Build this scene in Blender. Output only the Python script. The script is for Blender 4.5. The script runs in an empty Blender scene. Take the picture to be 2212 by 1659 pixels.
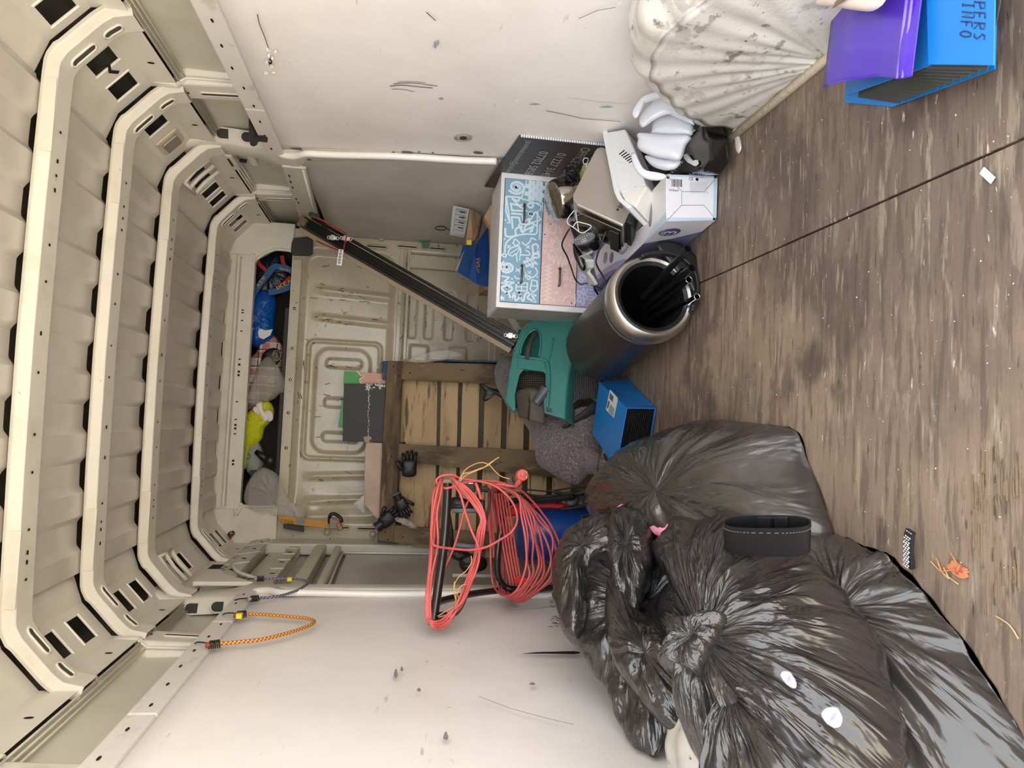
import bpy, math, random
from mathutils import Vector, Matrix, noise
from mathutils.geometry import tessellate_polygon
random.seed(7)
SC = bpy.context.scene
COL = SC.collection
PI = math.pi
# ---------------------------------------------------------------- camera
FOC = 1500.0                                   # focal length in pixels of the 2212 px frame
CAMP = Vector((-0.165, 0.0, 0.94))
def _axes():
    dy = Vector((759-829.5, 1106-865.0, -FOC)).normalized()
    a = math.radians(2.4)
    up = Vector((math.sin(a), math.cos(a), 0))
    z = (up - dy*up.dot(dy)).normalized()
    x = dy.cross(z)
    return Matrix((x, dy, z))
MW = _axes()
cd = bpy.data.cameras.new('camera')
cd.sensor_fit = 'HORIZONTAL'; cd.sensor_width = 36.0; cd.lens = 36.0*FOC/2212.0
cd.clip_start = 0.02
cam = bpy.data.objects.new('camera', cd); COL.objects.link(cam)
cx_, cy_, cz_ = MW @ Vector((0,-1,0)), MW @ Vector((1,0,0)), MW @ Vector((0,0,1))
cam.matrix_world = Matrix(((cx_.x,cy_.x,cz_.x,CAMP.x),(cx_.y,cy_.y,cz_.y,CAMP.y),(cx_.z,cy_.z,cz_.z,CAMP.z),(0,0,0,1)))
SC.camera = cam
# ---------------------------------------------------------------- world, sun, exposure
SC.view_settings.view_transform = 'Standard'; SC.view_settings.look = 'None'
SC.view_settings.gamma = 1.0; SC.view_settings.use_curve_mapping = False
SC.view_settings.exposure = 1.10
wd = bpy.data.worlds.new('sky'); SC.world = wd; wd.use_nodes = True
wb = wd.node_tree.nodes['Background']
wb.inputs[0].default_value = (0.93, 0.965, 1.0, 1); wb.inputs[1].default_value = 2.0
sun = bpy.data.lights.new('sun', 'SUN'); sun.energy = 14.0; sun.angle = math.radians(3); sun.color = (1.0, 0.93, 0.82)
so = bpy.data.objects.new('sun', sun); COL.objects.link(so)
so.rotation_euler = Vector((0.35, -0.7, -1.0)).to_track_quat('-Z','Y').to_euler()
so.location = (-2, 3, 4)
# ---------------------------------------------------------------- pixels to points on real planes
def ray(u, v):
    return MW @ Vector(((1659-v)-829.5, 1106-u, -FOC))
def P(u, v, x=None, y=None, z=None):
    d = ray(u, v)
    if x is not None: t = (x-CAMP.x)/d.x
    elif y is not None: t = (y-CAMP.y)/d.y
    else: t = (z-CAMP.z)/d.z
    return CAMP + d*t
def PP(u, v, o, n):                             # on the plane through o with normal n
    d = ray(u, v); return CAMP + d*((o-CAMP).dot(n)/d.dot(n))
def plane3(a, b, c):
    A, B, C = P(a[0],a[1],y=a[2]), P(b[0],b[1],y=b[2]), P(c[0],c[1],y=c[2])
    n = (B-A).cross(C-A).normalized()
    if n.dot(CAMP-A) < 0: n = -n
    return A, n
# ---------------------------------------------------------------- mesh helpers
def V(*a): return Vector(a)
def frame(n, hint=V(0,0,1)):
    n = n.normalized()
    a = hint.cross(n)
    if a.length < 1e-4: a = V(1,0,0).cross(n)
    a.normalize(); b = n.cross(a)
    return a, b, n
class MB:
    def __init__(s): s.v = []; s.f = []; s.m = []; s.mi = 0
    def add(s, vs, fs):
        k = len(s.v); s.v += [Vector(p) for p in vs]
        for f in fs: s.f.append([i+k for i in f]); s.m.append(s.mi)
        return s
    def hexa(s, b, t):                           # bottom 4, top 4
        return s.add(list(b)+list(t), [(3,2,1,0),(4,5,6,7),(0,1,5,4),(1,2,6,5),(2,3,7,6),(3,0,4,7)])
    def box(s, x0, x1, y0, y1, z0, z1):
        return s.hexa([(x0,y0,z0),(x1,y0,z0),(x1,y1,z0),(x0,y1,z0)], [(x0,y0,z1),(x1,y0,z1),(x1,y1,z1),(x0,y1,z1)])
    def obox(s, c, a, b, n, la, lb, ln):         # centred, half sizes
        c = Vector(c); A=a*la; B=b*lb; N=n*ln
        return s.hexa([c-A-B-N, c+A-B-N, c+A+B-N, c-A+B-N], [c-A-B+N, c+A-B+N, c+A+B+N, c-A+B+N])
    def prism(s, pts, off):
        n = len(pts); off = Vector(off); p = [Vector(q) for q in pts]
        tri = tessellate_polygon([p])
        k = len(s.v); s.v += p + [q+off for q in p]
        for t in tri:
            s.f.append([k+i for i in t]); s.m.append(s.mi)
            s.f.append([k+n+i for i in reversed(t)]); s.m.append(s.mi)
        for i in range(n):
            j = (i+1) % n
            s.f.append([k+i, k+j, k+n+j, k+n+i]); s.m.append(s.mi)
        return s
    def plate(s, loops, off):                    # outer loop + holes, 3d coplanar points
        loops = [[Vector(q) for q in l] for l in loops]; off = Vector(off)
        tri = tessellate_polygon(loops); flat = [q for l in loops for q in l]; n = len(flat)
        k = len(s.v); s.v += flat + [q+off for q in flat]
        for t in tri:
            s.f.append([k+i for i in t]); s.m.append(s.mi)
            s.f.append([k+n+i for i in reversed(t)]); s.m.append(s.mi)
        b = k
        for l in loops:
            m = len(l)
            for i in range(m):
                j = (i+1) % m
                s.f.append([b+i, b+j, b+n+j, b+n+i]); s.m.append(s.mi)
            b += m
        return s
    def tube(s, pts, r, seg=10, closed=False, cap=True, flat=None):
        pts = [Vector(p) for p in pts]; n = len(pts)
        rs = r if isinstance(r, (list, tuple)) else [r]*n
        rings = []; prev = None
        for i in range(n):
            if closed: t = pts[(i+1)%n]-pts[i-1]
            else: t = pts[min(i+1,n-1)]-pts[max(i-1,0)]
            if t.length < 1e-9: t = V(0,0,1)
            t.normalize()
            if prev is None:
                a = t.cross(V(0,0,1) if abs(t.z) < .9 else V(1,0,0)).normalized()
            else:
                a = (prev - t*prev.dot(t))
                a = a.normalized() if a.length > 1e-6 else t.orthogonal().normalized()
            prev = a; b = t.cross(a)
            if flat:                              # flat strap: half width, half thickness with its own axis
                w, h, ax = flat; bx = ax - t*ax.dot(t); bx.normalize(); ay = t.cross(bx)
                rings.append([pts[i]+bx*w*sx+ay*h*sy for sx, sy in ((1,1),(-1,1),(-1,-1),(1,-1))])
            else:
                rings.append([pts[i]+(a*math.cos(2*PI*k/seg)+b*math.sin(2*PI*k/seg))*rs[i] for k in range(seg)])
        m = len(rings[0]); k0 = len(s.v); s.v += [q for R in rings for q in R]
        for i in range(n if closed else n-1):
            j = (i+1) % n
            for k in range(m):
                l = (k+1) % m
                s.f.append([k0+i*m+k, k0+i*m+l, k0+j*m+l, k0+j*m+k]); s.m.append(s.mi)
        if cap and not closed:
            s.f.append([k0+k for k in reversed(range(m))]); s.m.append(s.mi)
            s.f.append([k0+(n-1)*m+k for k in range(m)]); s.m.append(s.mi)
        return s
    def lathe(s, prof, o, axis, seg=32, hint=V(0,0,1), arc=(0, 2*PI)):   # prof: (radius, height) along axis
        a, b, n = frame(axis, hint); full = abs(arc[1]-arc[0]-2*PI) < 1e-6
        cnt = seg if full else seg+1
        k0 = len(s.v)
        for r, h in prof:
            for k in range(cnt):
                t = arc[0]+(arc[1]-arc[0])*k/seg
                s.v.append(o + n*h + (a*math.cos(t)+b*math.sin(t))*r)
        for i in range(len(prof)-1):
            for k in range(seg):
                l = (k+1) % cnt
                s.f.append([k0+i*cnt+k, k0+i*cnt+l, k0+(i+1)*cnt+l, k0+(i+1)*cnt+k]); s.m.append(s.mi)
        return s
    def grid(s, fn, nu, nv):
        k0 = len(s.v)
        for i in range(nu+1):
            for j in range(nv+1): s.v.append(Vector(fn(i/nu, j/nv)))
        for i in range(nu):
            for j in range(nv):
                a = k0+i*(nv+1)+j
                s.f.append([a, a+1, a+nv+2, a+nv+1]); s.m.append(s.mi)
        return s
    def disc(s, c, n, r, seg=16, r2=None, hint=V(0,0,1), h=0.0008):
        a, b, n = frame(n, hint); r2 = r2 or r
        return s.prism([c+a*math.cos(2*PI*k/seg)*r+b*math.sin(2*PI*k/seg)*r2 for k in range(seg)], n*h)
    def stroke(s, pts, w, n, h=0.0006):          # a painted line of width w on a surface with normal n
        pts = [Vector(p) for p in pts]
        L = []; R = []
        for i, p in enumerate(pts):
            t = (pts[min(i+1,len(pts)-1)]-pts[max(i-1,0)])
            if t.length < 1e-9: t = V(0,1,0)
            sd = n.cross(t.normalized())*w/2
            L.append(p+sd+n*h); R.append(p-sd+n*h)
        k = len(s.v); m = len(pts); s.v += L+R
        for i in range(m-1):
            s.f.append([k+i, k+m+i, k+m+i+1, k+i+1]); s.m.append(s.mi)
        return s
    def build(s, name, mats, parent=None, smooth=False, bevel=0, solid=0, origin=None, sub=0, angle=None, weld=False):
        if not isinstance(mats, (list, tuple)): mats = [mats]
        if parent is not None: o0 = wloc(parent)
        elif origin is not None: o0 = Vector(origin)
        else:
            zs = min(p.z for p in s.v); c = sum(s.v, Vector())/len(s.v); o0 = V(c.x, c.y, zs)
        me = bpy.data.meshes.new(name)
        me.from_pydata([p-o0 for p in s.v], [], s.f)
        for m in mats: me.materials.append(m)
        me.polygons.foreach_set('material_index', s.m)
        if smooth: me.polygons.foreach_set('use_smooth', [True]*len(me.polygons))
        me.update()
        import bmesh
        bm = bmesh.new(); bm.from_mesh(me)
        if weld: bmesh.ops.remove_doubles(bm, verts=bm.verts, dist=1e-5)
        if not solid: bmesh.ops.recalc_face_normals(bm, faces=bm.faces)
        if smooth and angle:
            for e in bm.edges:
                if len(e.link_faces) == 2 and e.calc_face_angle(0) > angle: e.smooth = False
        bm.to_mesh(me); bm.free()
        o = bpy.data.objects.new(name, me); COL.objects.link(o); o.location = o0
        if parent is not None: o.parent = parent; o.location = V(0,0,0)
        if solid:
            md = o.modifiers.new('thick','SOLIDIFY'); md.thickness = abs(solid); md.offset = 0 if solid > 0 else -1
        if bevel:
            md = o.modifiers.new('bevel','BEVEL'); md.width = bevel; md.segments = 2; md.limit_method = 'ANGLE'; md.angle_limit = math.radians(35)
        if sub:
            md = o.modifiers.new('sub','SUBSURF'); md.levels = sub; md.render_levels = sub
        return o
def wloc(o):
    p = Vector(o.location); q = o.parent
    while q is not None: p = p + Vector(q.location); q = q.parent
    return p
def thing(name, label, cat, loc, group=None):
    o = bpy.data.objects.new(name, None); COL.objects.link(o); o.location = Vector(loc)
    o.empty_display_size = .05
    o['label'] = label; o['category'] = cat
    if group: o['group'] = group
    return o
def tag(o, label, cat, group=None):
    o['label'] = label; o['category'] = cat
    if group: o['group'] = group
    return o
def struct(name, loc=(0,0,0)):
    o = bpy.data.objects.new(name, None); COL.objects.link(o); o.location = Vector(loc); o['kind'] = 'structure'; return o
def text(body, size, o, xd, yd, mat, parent, name='lettering', width=None, n=None, thick=0.0, lift=0.0008):
    cu = bpy.data.curves.new('t','FONT'); cu.body = body; cu.size = size; cu.offset = thick
    tmp = bpy.data.objects.new('t', cu); me = bpy.data.meshes.new_from_object(tmp)
    bpy.data.objects.remove(tmp); xs = [v.co.x for v in me.vertices] or [1]
    sc = width/(max(xs)-min(xs)) if width else 1.0
    xd = xd.normalized(); yd = (yd - xd*yd.dot(xd)).normalized(); n = n or xd.cross(yd)
    o0 = wloc(parent)
    for v in me.vertices: v.co = Vector(o) + xd*(v.co.x-min(xs))*sc + yd*v.co.y + n*lift - o0
    me.materials.append(mat); me.update()
    ob = bpy.data.objects.new(name, me); COL.objects.link(ob); ob.parent = parent
    return ob
def spline(pts, n=8, closed=False):
    pts = [Vector(p) for p in pts]; out = []; m = len(pts)
    rng = range(m if closed else m-1)
    for i in rng:
        if closed: p0,p1,p2,p3 = pts[i-1],pts[i],pts[(i+1)%m],pts[(i+2)%m]
        else: p0,p1,p2,p3 = pts[max(i-1,0)],pts[i],pts[i+1],pts[min(i+2,m-1)]
        for k in range(n):
            t = k/n
            out.append(0.5*((2*p1)+(p2-p0)*t+(2*p0-5*p1+4*p2-p3)*t*t+(3*p1-p0-3*p2+p3)*t**3))
    if not closed: out.append(pts[-1])
    return out
# ---------------------------------------------------------------- materials
def lin(c):
    if isinstance(c, str): c = [int(c[i:i+2],16) for i in (0,2,4)]
    return tuple([((x/255)/12.92 if x/255 <= .04045 else ((x/255+.055)/1.055)**2.4) for x in c])+(1,)
def mk(name, col, rough=.5, metal=0.0, layers=(), bump=(), spec=.5, alpha=1.0, trans=0.0, coat=0.0, aniso=0, sheen=0, rvar=None):
    m = bpy.data.materials.new(name); m.use_nodes = True; nt = m.node_tree; N = nt.nodes; L = nt.links
    b = N['Principled BSDF']
    b.inputs['Roughness'].default_value = rough; b.inputs['Metallic'].default_value = metal
    b.inputs['Specular IOR Level'].default_value = spec; b.inputs['Alpha'].default_value = alpha
    b.inputs['Transmission Weight'].default_value = trans; b.inputs['Coat Weight'].default_value = coat
    b.inputs['Coat Roughness'].default_value = .12
    b.inputs['Sheen Weight'].default_value = sheen
    tc = N.new('ShaderNodeTexCoord')
    def nz(scale, st, detail, seed):
        mp = N.new('ShaderNodeMapping'); mp.inputs['Scale'].default_value = st; mp.inputs['Location'].default_value = (seed*1.7, seed*.9, seed*2.3)
        L.new(tc.outputs['Object'], mp.inputs['Vector'])
        t = N.new('ShaderNodeTexNoise'); t.inputs['Scale'].default_value = scale; t.inputs['Detail'].default_value = detail
        t.inputs['Roughness'].default_value = .6
        L.new(mp.outputs[0], t.inputs['Vector']); return t.outputs[0]
    cur = None; base = lin(col); b.inputs['Base Color'].default_value = base
    for i, ly in enumerate(layers):              # (colour, scale, stretch, low, high, detail)
        c2, sc, st, lo, hi = ly[:5]; det = ly[5] if len(ly) > 5 else 4
        f = nz(sc, st, det, i+1+len(name))
        mr = N.new('ShaderNodeMapRange'); mr.interpolation_type = 'SMOOTHSTEP'
        mr.inputs[1].default_value = lo; mr.inputs[2].default_value = hi
        mr.inputs[4].default_value = ly[6] if len(ly) > 6 else 1.0
        L.new(f, mr.inputs[0])
        mx = N.new('ShaderNodeMix'); mx.data_type = 'RGBA'
        L.new(mr.outputs[0], mx.inputs[0])
        if cur is None: mx.inputs[6].default_value = base
        else: L.new(cur, mx.inputs[6])
        mx.inputs[7].default_value = lin(c2); cur = mx.outputs[2]
    if cur is not None: L.new(cur, b.inputs['Base Color'])
    prev = None
    for i, (sc, st, strength, dist) in enumerate(bump):
        f = nz(sc, st, 5, i+11)
        bp = N.new('ShaderNodeBump'); bp.inputs['Strength'].default_value = strength; bp.inputs['Distance'].default_value = dist
        L.new(f, bp.inputs['Height'])
        if prev is not None: L.new(prev, bp.inputs['Normal'])
        prev = bp.outputs[0]
    if prev is not None: L.new(prev, b.inputs['Normal'])
    if rvar:
        f = nz(rvar[0], rvar[1], 3, 23); mr = N.new('ShaderNodeMapRange')
        mr.inputs[1].default_value = .35; mr.inputs[2].default_value = .65; mr.inputs[3].default_value = rvar[2]; mr.inputs[4].default_value = rvar[3]
        L.new(f, mr.inputs[0]); L.new(mr.outputs[0], b.inputs['Roughness'])
    return m
I3 = (1,1,1)
M = {}
M['rib'] = mk('cream_paint', (222,216,203), .38, layers=[((196,188,172),6,I3,.45,.75,4,.5),((140,128,110),40,(1,1,1),.70,.76,6,.8)], coat=.1)
M['skin'] = mk('roof_paint', (206,199,188), .33, layers=[((188,180,168),3,I3,.4,.7,4,.7),((150,140,124),50,(1,1,1),.71,.76,6,.7)], coat=.15)
M['recess'] = mk('side_skin_paint', (203,200,184), .36, layers=[((190,186,164),4,I3,.4,.7,4,.7),((150,140,120),55,(1,1,.6),.70,.75,6,.8)])
M['ply'] = mk('white_lining', (238,232,228), .42, layers=[((226,219,214),2.2,I3,.4,.7,5,.8),((178,170,164),30,(1,.25,1.2),.66,.74,6,.7),((110,100,92),60,(1,1,.5),.735,.75,8,.9),((245,242,238),45,(1,.4,1),.70,.72,5,.9)], bump=[(3,I3,.15,.02),(90,(1,.4,1),.08,.002)])
M['rail'] = mk('rail_paint', (216,211,204), .4, layers=[((190,182,172),14,(1,.6,1),.55,.7,6,.8),((130,122,112),70,(1,.5,1),.70,.74,6,.9)])
M['bulk'] = mk('bulkhead_paint', (190,180,156), .27, layers=[((170,160,136),3,I3,.4,.7,5,.8),((92,80,62),22,(1,1,1.5),.635,.70,9,.8),((70,56,42),60,(1,1,.5),.70,.73,8,.9)], bump=[(5,I3,.25,.02)], coat=.3)
M['dark'] = mk('void_black', (14,13,12), .8)
M['hollow'] = mk('hollow_metal', (120,114,104), .6)
M['floor'] = mk('worn_ply', (106,91,80), .6, layers=[
    ((138,119,101),1.6,(1,.8,1),.42,.62,6),((84,70,62),5,(.5,.7,1),.52,.60,8,.7),
    ((152,136,119),16,(.3,1.2,1),.57,.62,9,.45),((74,62,56),58,(.10,1,1),.50,.60,6,.5),((176,160,142),76,(.12,1,1),.58,.66,7,.4),
    ((60,50,46),2.3,(1,1,1),.58,.68,8,.7),((206,192,174),70,(.3,1.0,1),.66,.70,8,.7),((52,43,40),80,(.15,1,1),.63,.68,8,.7),((230,220,205),130,I3,.73,.75,3,.8)],
    bump=[(40,(.2,1,1),.5,.004),(8,I3,.2,.01)])
M['groundout'] = mk('concrete', (206,196,180), .9, layers=[((150,144,134),2,I3,.4,.6)])
M['arch'] = mk('wheel_arch_paint', (208,203,195), .4, layers=[((150,142,132),14,(.4,1,1),.56,.62,9,.55),((120,110,100),30,(1,.5,1),.62,.66,9,.7),((188,182,172),5,I3,.45,.7,6,.8),((96,84,74),16,(1,1,1),.60,.68,9,.8),((60,54,48),50,I3,.68,.72,9,.9)], bump=[(26,I3,.4,.006)])
M['black_plastic'] = mk('black_plastic', (30,29,29), .4)
M['dark_grey'] = mk('dark_grey_plastic', (52,50,50), .55, bump=[(200,I3,.1,.001)])
M['steel'] = mk('brushed_steel', (206,200,192), .36, metal=1.0)
M['chrome'] = mk('bright_metal', (225,225,225), .15, metal=1.0)
M['white_plastic'] = mk('white_plastic', (222,223,226), .3, coat=.2)
M['white_ink'] = mk('white_print', (225,223,220), .6)
M['grey_ink'] = mk('grey_print', (176,172,168), .6)
M['black_ink'] = mk('black_print', (28,27,30), .6)
# ================================================================ the van's shell
YR, YB = 0.75, 4.13                            # rear opening and front bulkhead
# floor: two sheets of worn plywood with the joint between them
flo = struct('floor')
MB().box(-1.0, .308, YR-.1, YB+.02, -.018, 0).build('plywood_sheet', M['floor'], flo, bevel=.002)
MB().box(.313, 1.0, YR-.1, YB+.02, -.018, -.0005).build('plywood_sheet', M['floor'], flo, bevel=.002)
MB().box(-1.0, 1.0, YR-.1, 5.2, -.07, -.0185).build('floor_pan', M['dark'], flo)
ex = struct('ground_outside', (0,-4,-.6)); MB().box(-9, 9, -14, YR-.15, -.65, -.6).build('concrete_yard', M['groundout'], ex)  # unseen ground, added pale to bounce sunlight up into the van
sh = struct('wall_outer_light_block')  # plain box for the van's outside, added to stop light leaking in
mb = MB(); mb.box(-1.06,-1.03,YR-.1,5.2,-.07,2.02).box(1.03,1.06,YR-.1,5.2,-.07,2.02).box(-1.06,1.06,5.2,5.23,-.07,2.02).box(-1.06,1.06,YR-.1,5.23,1.99,2.02)
mb.build('outer_light_block', M['hollow'], sh)
# ---- ceiling
cei = struct('ceiling', (0,0,1.9))
def skinz(x):                                  # swages pressed lengthwise into the roof
    p = (x+.9)/.188 % 1.0
    a = .008
    if p < .40: h = -a
    elif p < .5: h = -a+2*a*(p-.40)/.1
    elif p < .90: h = a
    else: h = a-2*a*(p-.90)/.1
    return 1.934 + h + .012*(1-(x/.7)**2)
RIBS = [1.54, 1.985, 2.44, 2.93, 3.61]; RW = .088
def sk(yA, yB):
    xs = []
    x = -.705
    while x < .706: xs.append(x); x += .0094
    k = 10
    def f(i, j):
        x = xs[round(i*(len(xs)-1))]; y = yA+(yB-yA)*j
        e = min(1, max(0, (y-yA-.155)/.025))
        zz = skinz(x); return (x, y, zz*e+1.928*(1-e))
    MB().grid(f, len(xs)-1, 28).build('roof_panel', M['skin'], cei, smooth=True, angle=.5)
edges = [YR] + RIBS + [YB-.02]
for a, b in zip(edges[:-1], edges[1:]): sk(a+.0, b)
# rib section swept from one side, over the roof, to the other
def ribpath(s):                                # polyline points with outward normals (x,z)
    pts = [(-.900,1.715),(-.888,1.765),(-.868,1.79),(-.775,1.872),(-.745,1.888),(-.70,1.890),(-.35,1.897),(0,1.90)]
    full = pts + [(-x,z) for x,z in reversed(pts[:-1])]
    return full
RP = ribpath(0)
def rib_at(q):                                 # q = distance along the inner path, from left foot
    d = 0
    for (x0,z0),(x1,z1) in zip(RP[:-1],RP[1:]):
        l = math.hypot(x1-x0, z1-z0)
        if q <= d+l or (x1,z1) == RP[-1]:
            t = (q-d)/l; dx,dz = (x1-x0)/l,(z1-z0)/l
            return V(x0+(x1-x0)*t,0,z0+(z1-z0)*t), V(dx,0,dz), V(dz,0,-dx)   # point, tangent, inward normal
        d += l
RL = sum(math.hypot(a[0]-b[0],a[1]-b[1]) for a,b in zip(RP[:-1],RP[1:]))
def make_rib(y0, w=RW, name='roof_rib', lo=0.0, hi=None):
    hi = hi or RL
    st = [lo+(hi-lo)*i/150 for i in range(151)]
    mb = MB(); k0 = 0; rows = []
    for q in st:
        p, t, n = rib_at(q)
        # smooth normal at the bends
        _, t1, n1 = rib_at(max(0,q-.03)); _, t2, n2 = rib_at(min(RL-1e-4,q+.03)); n = (n+n1+n2).normalized()
        dep = .036 if .2 < q < RL-.2 else .032
        o = p - n*dep
        rows.append([o+V(0,y0-.014,0)+n*.004, o+V(0,y0-.001,0)+n*.006, p+V(0,y0+.004,0), p+V(0,y0+w,0), o+V(0,y0+w+.022,0), o+V(0,y0+w+.05,0)+n*.002])
    for r in rows: mb.v += r
    for i in range(len(rows)-1):
        for j in range(5):
            mb.f.append([i*6+j, i*6+j+1, (i+1)*6+j+1, (i+1)*6+j]); mb.m.append(0)
    return mb.build(name, M['rib'], cei, smooth=True, angle=.6, bevel=.003)
def slot_on_rib(rib, y, q0, q1, hw, bead=.0035):
    """an elongated hole with a raised bead that follows the rib around its bend"""
    n = 14; up = []; dn = []
    for i in range(n+1):
        t = i/n; q = q0+(q1-q0)*t
        e = min(1, math.sqrt(max(0, 1-(max(0, abs(t-.5)*2-(1-2*hw/(q1-q0)))/(2*hw/(q1-q0)))**2)))
        p, tt, nn = rib_at(q)
        up.append(p+V(0,y+hw*e,0)+nn*.0012); dn.append(p+V(0,y-hw*e,0)+nn*.0012)
    loop = up + dn[::-1]
    m = MB()
    for i in range(n): m.add([up[i],up[i+1],dn[i+1],dn[i]], [(0,1,2,3)])
    m.build('slot', M['hollow_slot'], rib)
    MB().tube([p+rib_at(q0)[2]*.0 for p in loop], bead, 6, closed=True).build('slot_bead', M['rib'], rib, smooth=True)
M['hollow_slot'] = mk('slot_shadow_metal', (74,69,62), .7)
def hole(c, n, w, h, ud, parent, name='hole', rnd=False, mat=None):
    n = Vector(n).normalized(); a = Vector(ud); a = (a-n*a.dot(n)).normalized(); b = n.cross(a)
    m = MB(); c = Vector(c)
    if rnd: m.prism([c+a*math.cos(2*PI*k/14)*w/2+b*math.sin(2*PI*k/14)*h/2 for k in range(14)], n*.0006)
    else: m.prism([c+a*w/2+b*h/2, c-a*w/2+b*h/2, c-a*w/2-b*h/2, c+a*w/2-b*h/2], n*.0006)
    return m.build(name, mat or M['dark'], parent)
for ri, y0 in enumerate(RIBS):
    rb = make_rib(y0)
    mbh = MB()
    rr = random.Random(ri)
    for x in [-.62,-.575,-.55,-.49,-.34,-.24,-.075,.03,.17,.27,.42,.46,.50,.58]:
        x2 = x + (ri-2)*.013
        z = 1.90 - .012*abs(x2)/.7 - .0009
        w = .007 if rr.random() < .7 else .011
        mbh.prism([V(x2-w/2,y0+.035,z),V(x2+w/2,y0+.035,z),V(x2+w/2,y0+.035+.009,z),V(x2-w/2,y0+.035+.009,z)], V(0,0,.0005))
    mbh.build('punched_holes', M['dark'], rb)
    if ri != 3:
        for a, b in ((.045,.105),(.135,.225)):
            slot_on_rib(rb, y0+RW*.60, a, b, .013)
            slot_on_rib(rb, y0+RW*.60, RL-b, RL-a, .013)
    # sleeve where the roof bow overlaps its end piece
    for sx in (-1, 1):
        mb = MB(); mb.box(sx*.60-.10,sx*.60+.10,y0-.002,y0+.004,1.890,1.925)
        mb.build('sleeve', M['rib'], rb, bevel=.0015)
# front header of the roof, over the cab opening
HY = YB-.03
hd = MB().box(-.72,.72,HY,HY+.05,1.80,1.94).build('front_header', M['rib'], cei, bevel=.006)
mbh = MB()
for x in (.40,.385,.34,.28,.12,.09,.05,.03,-.12,-.22,-.25,-.27,-.3,-.45,-.47):
    w = .007 if (x*100)%2 < 1 else .012
    mbh.box(x-w/2,x+w/2,HY-.001,HY+.001,1.845,1.857)
mbh.build('punched_holes', M['dark'], hd)
MB().box(-.70,.70,HY-.05,HY,1.872,1.885).build('header_flange', M['rib'], hd, bevel=.003)
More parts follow.
